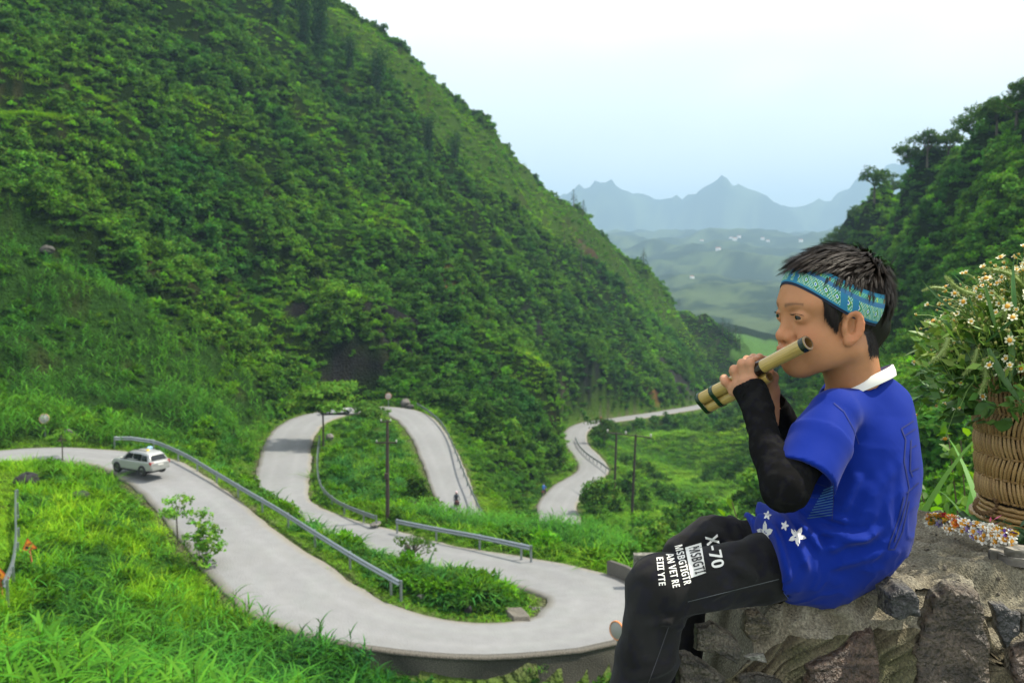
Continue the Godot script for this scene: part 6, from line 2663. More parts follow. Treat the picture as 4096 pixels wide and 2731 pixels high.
func head_field() -> Field:
	var f := Field.new()
	var A := head_axes
	f.egg(hp(-0.006, 0.048, 0), A, Vector3(0.088, 0.075, 0.070), 0.01)
	f.egg(hp(0.046, 0.038, 0), A, Vector3(0.048, 0.052, 0.058), 0.03)
	f.egg(hp(0.042, -0.018, 0), A, Vector3(0.045, 0.058, 0.054), 0.02)
	for s: float in [-1.0, 1.0]:
		f.egg(hp(0.050, -0.030, s * 0.033), A, Vector3(0.032, 0.034, 0.026), 0.02)
		f.bone(hp(-0.002, -0.040, s * 0.050), hp(0.060, -0.066, s * 0.013), 0.020, 0.018, 0.03)
	f.egg(hp(0.068, -0.071, 0), A, Vector3(0.020, 0.017, 0.021), 0.02)
	f.egg(hp(0.076, -0.047, 0), A, Vector3(0.022, 0.022, 0.028), 0.015)
	# brow and eyes
	for s: float in [-1.0, 1.0]:
		f.bone(hp(0.086, 0.033, s * 0.012), hp(0.069, 0.034, s * 0.047), 0.009, 0.008, 0.016)
		f.egg(hp(0.095, 0.015, s * 0.033), A, Vector3(0.015, 0.011, 0.018), 0.012, true)
		f.egg(hp(0.0765, 0.0145, s * 0.032), A, Vector3(0.0142, 0.0135, 0.0158), 0.004)
		f.egg(hp(0.0915, 0.0135, s * 0.0335), A * Basis(Vector3(0, 1, 0), -s * 0.35) * Basis(Vector3(1, 0, 0), s * 0.12), Vector3(0.0065, 0.0031, 0.0118), 0.0018, true)
		f.bone(hp(0.0885, 0.0185, s * 0.020), hp(0.083, 0.0195, s * 0.040), 0.0022, 0.002, 0.004)
	# nose
	f.bone(hp(0.084, 0.018, 0), hp(0.0945, -0.016, 0), 0.0075, 0.0095, 0.014)
	f.egg(hp(0.0965, -0.020, 0), A, Vector3(0.0106, 0.0098, 0.0110), 0.008)
	for s: float in [-1.0, 1.0]:
		f.egg(hp(0.0900, -0.0225, s * 0.0130), A, Vector3(0.0090, 0.0078, 0.0060), 0.006)
		f.egg(hp(0.0945, -0.0300, s * 0.0076), A, Vector3(0.0055, 0.0034, 0.0036), 0.002, true)
		f.bone(hp(0.083, -0.022, s * 0.024), hp(0.078, -0.044, s * 0.030), 0.0022, 0.0018, 0.008, true)
	# lips, pursed on the flute
	f.bone(hp(0.0955, -0.0425, -0.011), hp(0.0955, -0.0425, 0.011), 0.0048, 0.0048, 0.006)
	f.bone(hp(0.0935, -0.0515, -0.009), hp(0.0935, -0.0515, 0.009), 0.0052, 0.0052, 0.006)
	f.bone(hp(0.100, -0.047, -0.012), hp(0.100, -0.047, 0.012), 0.0012, 0.0012, 0.002, true)
	# ears
	for s: float in [-1.0, 1.0]:
		var E := A * Basis(Vector3(0, 0, 1), 0.16) * Basis(Vector3(0, 1, 0), s * 0.38)
		var o := hp(0.006, -0.001, s * 0.0700)
		f.egg(o, E, Vector3(0.0180, 0.0270, 0.0085), 0.005)
		f.egg(o + E * Vector3(0.0005, 0.002, s * 0.0070), E, Vector3(0.0092, 0.0158, 0.0105), 0.0025, true)
		var last := Vector3.INF
		for k in 10:
			var a := -0.9 + 3.9 * k / 9.0
			var p := o + E * Vector3(-cos(a - 0.5) * 0.0150, sin(a - 0.5) * 0.0240, s * 0.0055)
			if last != Vector3.INF:
				f.bone(last, p, 0.0034, 0.0034, 0.003)
			last = p
		f.bone(o + E * Vector3(-0.007, -0.010, s * 0.003), o + E * Vector3(-0.006, 0.012, s * 0.004), 0.0026, 0.0024, 0.004)
		f.egg(o + E * Vector3(0.002, -0.0255, s * 0.002), E, Vector3(0.0095, 0.0085, 0.0055), 0.006)
		f.egg(o + E * Vector3(0.0125, -0.004, s * 0.003), E, Vector3(0.0042, 0.0058, 0.0036), 0.004)
	# neck
	f.bone(hp(-0.020, -0.030, 0), Vector3(0.616, 0.3275, -1.625), 0.044, 0.047, 0.03)
	f.bone(hp(-0.030, -0.040, 0.020), Vector3(0.611, 0.3348, -1.6), 0.030, 0.032, 0.03)
	return f


func scalp(q: Vector3) -> float:   # > 0 where hair grows (head coordinates)
	var line := 0.080
	if q.x < 0.074:
		line = lerpf(0.004, 0.080, smoothstep(0.042, 0.074, q.x))
	if q.x < 0.046 and q.x > 0.024:
		line = lerpf(-0.012, 0.004, smoothstep(0.028, 0.046, q.x))
	if q.x <= 0.024:
		line = lerpf(0.030, -0.004, smoothstep(0.019, 0.025, q.x))
	if q.x < -0.012:
		line = lerpf(-0.056, 0.024, smoothstep(-0.040, -0.012, q.x))
	return q.y - line + 0.0035 * sin(q.x * 900.0 + q.z * 300.0) * sin(q.x * 371.0 + 1.0)


func band_low(x: float) -> float:
	return 0.0165 + 0.40 * x + 3.2 * x * x


func cranium_point(theta: float, y_of: float, out: float) -> Vector3:   # head coordinates; y = band_low(x) + y_of
	var x := 0.05 * cos(theta)
	var z := 0.0
	var y := 0.0
	for i in 24:
		y = clampf(band_low(x) + y_of, -0.02, 0.118)
		var k := sqrt(maxf(1.0 - pow((y - 0.048) / 0.075, 2.0), 0.02))
		x = lerpf(x, 0.090 * k * cos(theta) - 0.008, 0.6)
		z = 0.070 * k * sin(theta)
	var n := Vector3((x + 0.008) / (0.09 * 0.09), (y - 0.048) / (0.075 * 0.075), z / (0.07 * 0.07)).normalized()
	# over the forehead the face block stands a little further out
	return Vector3(x, y, z) + n * (out + 0.0035 * smoothstep(0.03, 0.07, x))


func hand_bones(f: Field, wrist: Vector3, mcp: Array, chains: Array, thumb: Array) -> void:
	for m: Vector3 in mcp:
		f.bone(wrist, m, 0.0135, 0.0092, 0.012)
	for k in mcp.size() - 1:
		f.bone(mcp[k], mcp[k + 1], 0.0090, 0.0088, 0.008)
	for c: Array in chains:
		var r := 0.0082
		for k in c.size() - 1:
			f.bone(c[k], c[k + 1], r, r * 0.92, 0.0035)
			if k > 0:
				f.bone(c[k], c[k] + Vector3(0, 0.0004, 0), r * 1.07, r * 1.07, 0.003)
			r *= 0.92
	for k in thumb.size() - 1:
		f.bone(thumb[k], thumb[k + 1], [0.0125, 0.0098, 0.0085][mini(k, 2)], [0.0100, 0.0088, 0.0072][mini(k, 2)], 0.006)


func sleeve_path() -> Array:   # left arm: shoulder, elbow, wrist
	return [Vector3(0.526, 0.3007, -1.515), Vector3(0.4331, 0.2045, -1.435), Vector3(0.4183, 0.3322, -1.585)]


func build_person() -> void:
	var t := thing("person", "boy in blue football shirt and woven headband playing a flute on the wall", "person")
	build_flute()
	var skin := coloured(0.5)
	skin.metallic_specular = 0.35
	skin.subsurf_scatter_enabled = true
	skin.subsurf_scatter_strength = 0.12
	skin.normal_enabled = true
	skin.normal_texture = bump_map(51, 0.12, 3, 256, 2.0)
	skin.uv1_triplanar = true
	skin.uv1_scale = Vector3(12, 12, 12)
	skin.normal_scale = 0.25
	var tan := Color(0.40, 0.185, 0.088)
	# --- one continuous body: head and neck, hands, and what the clothes cover
	var body := MB.new()
	var hf := head_field()
	hf.cell = 0.0026
	hf.lo = head_at + Vector3(-0.125, -0.165, -0.12)
	hf.hi = head_at + Vector3(0.135, 0.145, 0.13)
	var mottled := FastNoiseLite.new()
	mottled.frequency = 60.0
	hf.paint = func(p: Vector3) -> Color:
		var q := hl(p)
		var c := tan * (1.0 + mottled.get_noise_3dv(p) * 0.07)
		if scalp(q) > 0.0 and absf(q.z) < 0.074:
			return Color(0.012, 0.010, 0.009)
		# warmer cheeks, nose tip and ears; lips; brows
		var warm := exp(-pow((q - Vector3(0.07, -0.02, signf(q.z) * 0.036)).length() / 0.022, 2.0)) * 0.5
		warm += exp(-pow((q - Vector3(0.108, -0.02, 0)).length() / 0.014, 2.0)) * 0.4
		warm += smoothstep(0.070, 0.078, absf(q.z)) * 0.55
		c = c.lerp(Color(0.46, 0.175, 0.085), clampf(warm, 0.0, 0.8))
		var lip := exp(-pow((q - Vector3(0.097, -0.047, clampf(q.z, -0.014, 0.014))).length() / 0.0075, 2.0))
		c = c.lerp(Color(0.36, 0.12, 0.09), lip * 0.8)
		var along := (absf(q.z) - 0.010) / 0.036
		var brow := 0.0325 + 0.004 * sin(clampf(along, 0.0, 1.0) * 2.4)
		if along > 0.0 and along < 1.0 and q.x > 0.05:
			c = c.lerp(Color(0.06, 0.035, 0.022), 0.62 * smoothstep(0.0048 * (1.15 - along * 0.7), 0.001, absf(q.y - brow)))
		return c
	hf.fill(body)
	# hands
	var lf := Field.new()
	var wrist: Vector3 = sleeve_path()[2]
	lf.bone(wrist.lerp(sleeve_path()[1], 0.25), wrist, 0.021, 0.0195, 0.01)
	hand_bones(lf, Vector3(0.4159, 0.3387, -1.588), [Vector3(0.4172, 0.3607, -1.583), Vector3(0.4077, 0.3568, -1.59), Vector3(0.4002, 0.3476, -1.602), Vector3(0.3954, 0.3354, -1.613)], [
		[Vector3(0.4172, 0.3607, -1.583), Vector3(0.4136, 0.3885, -1.58), Vector3(0.4207, 0.3846, -1.61), Vector3(0.4257, 0.3687, -1.628)],
		[Vector3(0.4077, 0.3568, -1.59), Vector3(0.4023, 0.386, -1.589), Vector3(0.4087, 0.3789, -1.62), Vector3(0.4135, 0.3613, -1.638)],
		[Vector3(0.4002, 0.3476, -1.602), Vector3(0.392, 0.3739, -1.602), Vector3(0.398, 0.3681, -1.633), Vector3(0.4033, 0.3511, -1.65)],
		[Vector3(0.3954, 0.3354, -1.613), Vector3(0.3801, 0.3515, -1.615), Vector3(0.3835, 0.3531, -1.64), Vector3(0.3916, 0.3395, -1.66)]],
		[Vector3(0.4282, 0.3406, -1.597), Vector3(0.4419, 0.3534, -1.612), Vector3(0.4487, 0.3611, -1.626), Vector3(0.4481, 0.3694, -1.636)])
	lf.cell = 0.0022
	lf.lo = Vector3(0.3533, 0.2964, -1.55) - Vector3(0.01, 0.03, 0.14)
	lf.hi = Vector3(0.444, 0.405, -1.55) + Vector3(0.02, 0.012, 0.04)
	var knuckles := [Vector3(0.4148, 0.3618, -1.574), Vector3(0.4054, 0.3579, -1.581), Vector3(0.3979, 0.3488, -1.593), Vector3(0.4115, 0.3893, -1.572), Vector3(0.4, 0.387, -1.58), Vector3(0.39, 0.3748, -1.594), Vector3(0.378, 0.3526, -1.606)]
	lf.paint = func(p: Vector3) -> Color:
		var c := Color(0.44, 0.225, 0.125) * (1.0 + mottled.get_noise_3dv(p) * 0.08)
		for k: Vector3 in knuckles:
			c = c.lerp(Color(0.46, 0.20, 0.12), 0.45 * exp(-pow(p.distance_to(k) / 0.007, 2.0)))
		return c
	lf.fill(body)
	var rf := Field.new()
	rf.bone(Vector3(0.4812, 0.2771, -1.668), Vector3(0.4721, 0.3224, -1.662), 0.0205, 0.0195, 0.01)
	hand_bones(rf, Vector3(0.4698, 0.3283, -1.66), [Vector3(0.4637, 0.3612, -1.652), Vector3(0.4591, 0.3599, -1.664), Vector3(0.4544, 0.3553, -1.676), Vector3(0.4508, 0.3476, -1.686)], [
		[Vector3(0.4637, 0.3612, -1.652), Vector3(0.4589, 0.3855, -1.648), Vector3(0.4442, 0.3918, -1.632), Vector3(0.4327, 0.39, -1.618)],
		[Vector3(0.4591, 0.3599, -1.664), Vector3(0.4517, 0.3841, -1.662), Vector3(0.4367, 0.3905, -1.645), Vector3(0.4263, 0.3887, -1.632)],
		[Vector3(0.4544, 0.3553, -1.676), Vector3(0.4427, 0.3779, -1.676), Vector3(0.4289, 0.3859, -1.66), Vector3(0.419, 0.3825, -1.646)],
		[Vector3(0.4508, 0.3476, -1.686), Vector3(0.4359, 0.3671, -1.686), Vector3(0.4225, 0.3751, -1.672), Vector3(0.4148, 0.3731, -1.66)]],
		[Vector3(0.4716, 0.336, -1.65), Vector3(0.469, 0.357, -1.634), Vector3(0.4584, 0.3662, -1.622), Vector3(0.4469, 0.3696, -1.62)])
	rf.cell = 0.0024
	rf.lo = Vector3(0.4067, 0.2583, -1.66) - Vector3(0.01, 0.0, 0.06)
	rf.hi = Vector3(0.4773, 0.4057, -1.6) + Vector3(0.01, 0.012, 0.02)
	rf.paint = func(p: Vector3) -> Color:
		return Color(0.40, 0.20, 0.11) * (1.0 + mottled.get_noise_3dv(p) * 0.1)
	rf.fill(body)
	# the covered trunk and limbs, thinner than the clothes
	var bf := Field.new()
	bf.bone(Vector3(0.6372, 0.3056, -1.64), Vector3(0.6061, 0.1743, -1.62), 0.055, 0.075, 0.05)
	bf.bone(Vector3(0.6061, 0.1743, -1.62), Vector3(0.5597, 0.0254, -1.61), 0.075, 0.080, 0.05)
	bf.bone(Vector3(0.6129, 0.3275, -1.625), Vector3(0.6297, 0.2992, -1.63), 0.050, 0.052, 0.03)
	for limb: Array in [[Vector3(0.5435, 0.3071, -1.53), Vector3(0.4331, 0.2045, -1.435), 0.036, 0.028], [Vector3(0.4331, 0.2045, -1.435), Vector3(0.4205, 0.3191, -1.575), 0.027, 0.018], [Vector3(0.6709, 0.2895, -1.72), Vector3(0.5566, 0.1784, -1.75), 0.034, 0.027], [Vector3(0.5566, 0.1784, -1.75), Vector3(0.4775, 0.3014, -1.668), 0.025, 0.018], [Vector3(0.517, 0.0321, -1.575), Vector3(0.2427, 0.0295, -1.467), 0.042, 0.040], [Vector3(0.2432, 0.0285, -1.47), Vector3(0.1843, -0.2435, -1.46), 0.040, 0.030], [Vector3(0.5544, 0.0078, -1.69), Vector3(0.336, -0.0022, -1.7), 0.044, 0.038], [Vector3(0.3361, -0.0039, -1.7), Vector3(0.3022, -0.3285, -1.68), 0.040, 0.030]]:
		bf.bone(limb[0], limb[1], limb[2] * 0.8, limb[3] * 0.8, 0.006)
	bf.cell = 0.014
	bf.lo = Vector3(0.12, -0.85, -1.95)
	bf.hi = Vector3(0.85, 0.50, -1.30)
	bf.paint = func(_p: Vector3) -> Color:
		return tan
	bf.fill(body)
	part("body", body.mesh(), skin, t)
	face_parts(t)
	hair(t)
	headband(t)
	clothes(t)


func face_parts(t: Node3D) -> void:
	var wet := coloured(0.12)
	for s: float in [-1.0, 1.0]:
		var b := MB.new()
		b.turn = Transform3D(head_axes * Basis(Vector3(0, 1, 0), -0.06), hp(0.0768, 0.0140, s * 0.032))
		var n := 26
		for k in n + 1:
			var e := PI * k / n
			for q in n + 1:
				var a := TAU * q / n
				var d := Vector3(cos(e), sin(e) * cos(a), sin(e) * sin(a))
				b.tint = Color(0.33, 0.28, 0.24)
				if e < 0.74:
					b.tint = Color(0.035, 0.016, 0.008)
				if e < 0.34:
					b.tint = Color(0.004, 0.004, 0.004)
				b.p(d * Vector3(0.0128, 0.0124, 0.0135))
		for k in n:
			for q in n:
				var o := k * (n + 1) + q
				b.quad(o, o + 1, o + n + 2, o + n + 1)
		part("eye", b.mesh(), wet, t)
		# lashes along the upper lid
		b = MB.new()
		b.tint = Color(0.008, 0.006, 0.005)
		for k in 26:
			var u := k / 25.0
			var root := hp(lerpf(0.0905, 0.0825, u), 0.0170 + 0.0012 * sin(u * PI), s * lerpf(0.0215, 0.0455, u))
			var d := (head_axes * Vector3(1.0, 0.15, s * (u - 0.3) * 0.9)).normalized()
			b.tube([root, root + d * 0.003, root + d * 0.0055 + Vector3(0, 0.0012, 0)], [0.0004, 0.0003, 0.0001], 3, false)
		part("eyelashes", b.mesh(), M.painted, t).set_meta("kind", "stuff")
		b = MB.new()
		for k in 60:
			var u := k / 59.0
			var z := lerpf(0.012, 0.046, u)
			var root := Vector3(lerpf(0.0945, 0.0745, u * u), 0.0325 + 0.004 * sin(u * 2.4) + rnd(-0.0022, 0.0022) * (1.1 - 0.6 * u), s * z)
			b.tint = Color(0.018, 0.012, 0.009) * rnd(0.7, 1.3)
			var d := Vector3(-0.25, 0.35 - 0.5 * u, s * 0.9).normalized()
			b.tube([hp(root.x, root.y, root.z), head_at + head_axes * (root + d * 0.006)], [0.0005, 0.0002], 3, false)
		part("eyebrow", b.mesh(), M.painted, t).set_meta("kind", "stuff")
	# small stud at the nostril
	var stud := MB.new()
	stud.ball(hp(0.1010, -0.0165, 0.0095), Vector3.ONE * 0.0011, 6, 8)
	part("nose_stud", stud.mesh(), plain(Color(0.8, 0.8, 0.8), 0.1, 1.0), t)


func hair(t: Node3D) -> void:
	var m := coloured(0.50)
	m.metallic_specular = 0.3
	var r2 := RandomNumberGenerator.new()
	r2.seed = 4711
	# the mass under the strands
	var f := Field.new()
	f.egg(hp(-0.008, 0.048, 0), head_axes, Vector3(0.0965, 0.081, 0.0755), 0.01)
	f.bone(hp(-0.068, -0.010, 0.022), hp(-0.050, -0.046, 0.020), 0.024, 0.018, 0.03)
	f.bone(hp(-0.068, -0.010, -0.022), hp(-0.050, -0.046, -0.020), 0.024, 0.018, 0.03)
	f.cell = 0.0035
	f.lo = head_at + Vector3(-0.125, -0.08, -0.12)
	f.hi = head_at + Vector3(0.135, 0.15, 0.12)
	f.warp = func(p: Vector3, d: float) -> float:
		var q := hl(p)
		var edge := 0.004 - scalp(q)
		if q.y > 0.03 and q.x > -0.06:   # nothing in front of the headband's lower edge
			edge = maxf(edge, band_low(q.x) + 0.006 - q.y) if q.x > 0.045 else edge
		return maxf(d, edge)
	f.paint = func(_p: Vector3) -> Color:
		return Color(0.010, 0.008, 0.007)
	var b := MB.new()
	f.fill(b)
	var crown := Vector3(-0.055, 0.108, 0.006)
	var made := 0
	for c in 4200:
		# a lock: a root on the scalp and some strands that share its direction
		var y := r2.randf_range(-0.9, 1.0)
		var a := r2.randf_range(0.0, TAU)
		var s := sqrt(1.0 - y * y)
		var d := Vector3(cos(a) * s, y, sin(a) * s)
		var root := Vector3(-0.008, 0.048, 0) + d * Vector3(0.0945, 0.079, 0.0735)
		if scalp(root) < 0.004 or root.z < -0.045 and root.y < 0.06:
			continue
		var over := root.y - band_low(root.x)
		if root.x > -0.062 and over < 0.050 and over > -0.004:
			continue      # under the band
		var n := (d / Vector3(0.0945, 0.079, 0.0735)).normalized()
		var flow := (root - crown)
		flow = flow - n * flow.dot(n)
		flow = flow.normalized() if flow.length() > 0.004 else Vector3(1, 0, 0)
		var top := smoothstep(0.07, 0.115, root.y)
		if root.x > -0.045:
			flow = flow.lerp(Vector3(1.0, -0.1, 0.12), top * 0.75).normalized()
			flow = (flow - n * flow.dot(n)).normalized()
		if root.y < 0.09:
			flow = (flow + Vector3(-0.15, -0.9, 0)).normalized()
			flow = (flow - n * flow.dot(n)).normalized()
		var l := lerpf(0.022, 0.042, top) * r2.randf_range(0.75, 1.2)
		if root.x > 0.035 and root.y > 0.085:
			l *= 1.15
		var lift := lerpf(0.14, 0.22, top)
		if root.x < -0.05 and root.y > 0.0:
			lift = 0.26
		if over < 0.0:
			lift = 0.08
			l = minf(l, 0.016)
		if root.x > 0.03 and root.y > 0.092:
			lift = 0.30
		var tip := root + (flow * (1.0 - lift * 0.35) + n * lift).normalized() * l + Vector3(r2.randf_range(-1, 1), r2.randf_range(-1, 1), r2.randf_range(-1, 1)) * 0.0022
		for k in 8:
			var o := Vector3(r2.randf_range(-1, 1), r2.randf_range(-1, 1), r2.randf_range(-1, 1)) * 0.0036
			var p0 := root + o - n * 0.001
			var p2 := tip + o * 0.35
			var p1 := p0.lerp(p2, 0.5) + n * l * 0.13
			var tone := r2.randf_range(0.6, 1.5)
			b.tint = Color(0.020, 0.0150, 0.0120) * tone
			var side := n.cross(flow).normalized() * 0.00055
			var i := b.p(hp(p0.x - side.x, p0.y - side.y, p0.z - side.z))
			b.p(hp(p0.x + side.x, p0.y + side.y, p0.z + side.z))
			b.p(hp(p1.x - side.x * 0.8, p1.y - side.y * 0.8, p1.z - side.z * 0.8))
			b.p(hp(p1.x + side.x * 0.8, p1.y + side.y * 0.8, p1.z + side.z * 0.8))
			b.p(hp(p2.x, p2.y, p2.z))
			b.quad(i, i + 1, i + 3, i + 2)
			b.tri(i + 2, i + 3, i + 4)
			made += 1
	# sideburn wisps and the nape
	for k in 420:
		var u := r2.randf()
		var root := Vector3(lerpf(0.028, 0.056, u), lerpf(0.012, 0.036, u) + r2.randf_range(-0.012, 0.008), 0.0)
		if k > 260:
			root = Vector3(r2.randf_range(-0.075, -0.030), r2.randf_range(-0.045, 0.0), 0)
		var start := hp(root.x, root.y, 0.12)
		var h := f_head_hit(start)
		if h == Vector3.INF:
			continue
		var n := head_axes.z
		var d := (head_axes * Vector3(0.10 if k <= 260 else -0.25, -1.0, 0.10)).normalized()
		var l := r2.randf_range(0.010, 0.022)
		var side := d.cross(n).normalized() * 0.0007
		b.tint = Color(0.014, 0.011, 0.009) * r2.randf_range(0.6, 1.5)
		var i := b.p(h + n * 0.0012 - side)
		b.p(h + n * 0.0012 + side)
		b.p(h + d * l + n * 0.002)
		b.tri(i, i + 1, i + 2)
	part("hair", b.mesh(), m, t)


var cached_head: Field = null


func f_head_hit(from: Vector3) -> Vector3:
	if cached_head == null:
		cached_head = head_field()
	return cached_head.hit(from, -head_axes.z, 0.0, 0.2)


func headband(t: Node3D) -> void:
	# woven teal band: the weave's figures are printed cloth, the band itself has thickness and raised borders
	var w := 1024
	var h := 96
	var im := Image.create(w, h, false, Image.FORMAT_RGB8)
	var teal := Color(0.10, 0.52, 0.62)
	var blue := Color(0.16, 0.46, 0.68)
	for y in h:
		for x in w:
			var c := teal
			var v := float(y) / h      # 0 at the lower edge
			var thread := 0.9 + 0.1 * sin(x * 2.1)
			if v < 0.05:
				c = Color(0.05, 0.10, 0.20)
			elif v < 0.12:
				c = blue if (y / 2) % 2 == 0 else teal
			elif v < 0.56:
				var u := x % 300
				if u > 190 and u < 275 and not (u > 222 and u < 246):
					c = blue.lerp(teal, 0.5 + 0.5 * sin(x * 0.9))
				else:
					var cx := (x + 8 * (y / 6)) % 8
					var cell := int((x / 5 + y / 5) % 2)
					c = Color(0.12, 0.48, 0.34) if cell == 0 else Color(0.66, 0.86, 0.86)
					if int(x / 5 + y / 5) % 6 == 0 and cx > 3:
						c = Color(0.75, 0.75, 0.15)
					var dx := absf(float(x % 50) - 25.0)
					var dy := absf(v - 0.34) * h
					var r := dx + dy
					if r < 15.0:
						c = Color(0.10, 0.45, 0.75) if r < 5.0 else Color(0.9, 0.95, 0.95) if r < 9.0 else Color(0.20, 0.55, 0.25)
			elif v < 0.70:
				c = blue if (y / 3) % 2 == 0 else Color(0.30, 0.48, 0.62)
			elif v < 0.86:
				var cell := int((x / 5 + y / 5) % 2)
				c = Color(0.10, 0.46, 0.36) if cell == 0 else Color(0.50, 0.80, 0.72)
				if x % 46 < 7:
					c = Color(0.55, 0.35, 0.2) if x % 92 < 7 else Color(0.65, 0.78, 0.35)
			else:
				c = teal.lerp(blue, 0.4 + 0.4 * sin(y * 1.8))
			im.set_pixel(x, h - 1 - y, c * thread)
	var m := StandardMaterial3D.new()
	m.albedo_texture = ImageTexture.create_from_image(im)
	m.roughness = 0.75
	var b := MB.new()
	var n := 120
	var across := 10
	for i in n + 1:
		var th := lerpf(-1.9, 2.05, float(i) / n)
		for k in across + 1:
			var u := float(k) / across
			var q := cranium_point(th, u * 0.047, 0.0095 + 0.0012 * sin(PI * u))
			b.p(head_at + head_axes * q, Vector2(float(i) / n * 1.0, 1.0 - u))
	for i in n:
		for k in across:
			var o := i * (across + 1) + k
			b.quad(o, o + across + 1, o + across + 2, o + 1)
	var front := b.v.size()
	for i in n + 1:
		var th := lerpf(-1.9, 2.05, float(i) / n)
		for k in across + 1:
			var u := float(k) / across
			var q := cranium_point(th, u * 0.047, 0.0072)
			b.p(head_at + head_axes * q, Vector2(float(i) / n * 1.0, 1.0 - u))
	for i in n:
		for k in across:
			var o := front + i * (across + 1) + k
			b.quad(o, o + 1, o + across + 2, o + across + 1)
		for k: int in [0, across]:
			var o := i * (across + 1) + k
			b.quad(o, front + o, front + o + across + 1, o + across + 1)
	for k in across:
		for i: int in [0, n]:
			var o := i * (across + 1) + k
			b.quad(o, o + 1, front + o + 1, front + o)
	var band := part("headband", b.mesh(), m, t)
	var cord := MB.new()
	var pts: Array = []
	for i in 61:
		pts.append(head_at + head_axes * cranium_point(lerpf(-1.9, 2.05, i / 60.0), -0.0008, 0.0088))
	cord.tube(pts, [0.0013], 6)
	part("piping", cord.mesh(), plain(Color(0.012, 0.02, 0.05), 0.8), band)


func build_flute() -> void:
	var a := Vector3(0.4896, 0.4294, -1.505)
	var e := Vector3(0.3503, 0.3095, -1.685)
	var t := thing("bamboo_flute", "double bamboo flute with dark bands that the boy holds to his lips", "flute")
	var m := coloured(0.28)
	m.albedo_texture = noise_map(45, 0.05, 4, 256, Color(0.72, 0.70, 0.62), Color(1, 1, 1))
	m.uv1_scale = Vector3(3, 1.2, 1)
	m.clearcoat_enabled = true
	m.clearcoat = 0.4
	var d := (e - a).normalized()
	var l := a.distance_to(e)
	var down := Vector3(0.3722, 0.2882, -1.68) - Vector3(0.3503, 0.3095, -1.685)
	down = (down - d * down.dot(d)).normalized()
	var straw := Color(0.52, 0.37, 0.105)
	var pipe := func(called: String, p0: Vector3, p1: Vector3, r0: float, r1: float) -> void:
		var b := MB.new()
		b.tint = straw
		var ll := p0.distance_to(p1)
		var pts: Array = []
		var rad: Array = []
		for k in 25:
			var u := k / 24.0
			pts.append(p0.lerp(p1, u))
			var node := exp(-pow((u - 0.62) / 0.012, 2.0)) * 0.0007
			rad.append(lerpf(r0, r1, u) + node + 0.0002 * sin(u * 17.0))
		b.tube(pts, rad, 28, false)
		# wall and bore
		b.tint = Color(0.13, 0.085, 0.05)
		b.tube([p0 - d * 0.0002, p0 - d * 0.0004], [r0 * 1.0, r0 * 0.74], 28, false)
		b.tint = Color(0.22, 0.13, 0.05)
		b.tube([p0 - d * 0.0004, p0 + d * 0.06], [r0 * 0.74, r0 * 0.70], 24, false)
		b.tint = Color(0.03, 0.02, 0.01)
		b.tube([p0 + d * 0.06, p0 + d * 0.0602], [r0 * 0.71, 0.0005], 24, false)
		b.tint = straw * 0.7
		b.tube([p1, p1 + d * 0.0004], [r1, 0.0005], 24, false)
		part(called, b.mesh(), m, t)
	pipe.call("long_pipe", a, e, 0.0124, 0.0112)
	var s0 := a + d * (l * 0.40) + down * 0.0215
	pipe.call("short_pipe", s0, e + d * 0.004 + down * 0.0208, 0.0098, 0.0096)
	var lacquer := coloured(0.16)
	var ring := func(at: float, wide: float, tone: Color, r: float) -> void:
		var b := MB.new()
		b.tint = tone
		var p := a + d * l * at
		b.tube([p, p + d * 0.0003, p + d * (wide - 0.0003), p + d * wide], [r, r + 0.0005, r + 0.0005, r], 28, false)
		part("band", b.mesh(), lacquer, t)
	ring.call(0.004, 0.0105, Color(0.008, 0.018, 0.010), 0.0125)
	ring.call(0.385, 0.016, Color(0.022, 0.012, 0.008), 0.0122)
	# bands that bind both pipes together
	for q: Array in [[0.835, 0.0095], [0.975, 0.0090]]:
		var b := MB.new()
		b.tint = Color(0.008, 0.030, 0.012)
		var c0: Vector3 = a + d * l * q[0]
		var c1 := c0 + down * 0.0209
		var x := down
		var y := d.cross(x).normalized()
		var loop: Array = []
		for k in 17:
			var an := PI / 2 + PI * k / 16.0
			loop.append(c0 + (x * cos(an) + y * sin(an)) * 0.0119)
		for k in 17:
			var an := -PI / 2 + PI * k / 16.0
			loop.append(c1 + (x * cos(an) + y * sin(an)) * 0.0104)
		for k in loop.size():
			var nrm: Vector3 = (loop[k] - (c0 if k < 17 else c1)).normalized()
			b.p(loop[k])
			b.p(loop[k] + nrm * 0.0007 + d * 0.0004)
			b.p(loop[k] + nrm * 0.0007 + d * (q[1] - 0.0004))
			b.p(loop[k] + d * q[1])
		var n := loop.size()
		for k in n:
			for s in 3:
				var o := k * 4 + s
				var o2 := ((k + 1) % n) * 4 + s
				b.quad(o, o + 1, o2 + 1, o2)
		part("binding", b.mesh(), lacquer, t)


var shirt_field: Field = null
var pants_field: Field = null


func fold(p: Vector3, a: Vector3, b: Vector3, wide: float) -> float:   # 1 on the line a-b, falling off beside it; measured across the view of the flank
	var ab := Vector2(b.x - a.x, b.y - a.y)
	var w := Vector2(p.x - a.x, p.y - a.y)
	var h := clampf(w.dot(ab) / ab.length_squared(), 0.0, 1.0)
	var d := (w - ab * h).length()
	var t := d / wide
	return (1.0 - 1.4 * t * t) * exp(-t * t) * smoothstep(0.0, 0.2, h) * smoothstep(1.0, 0.75, h)


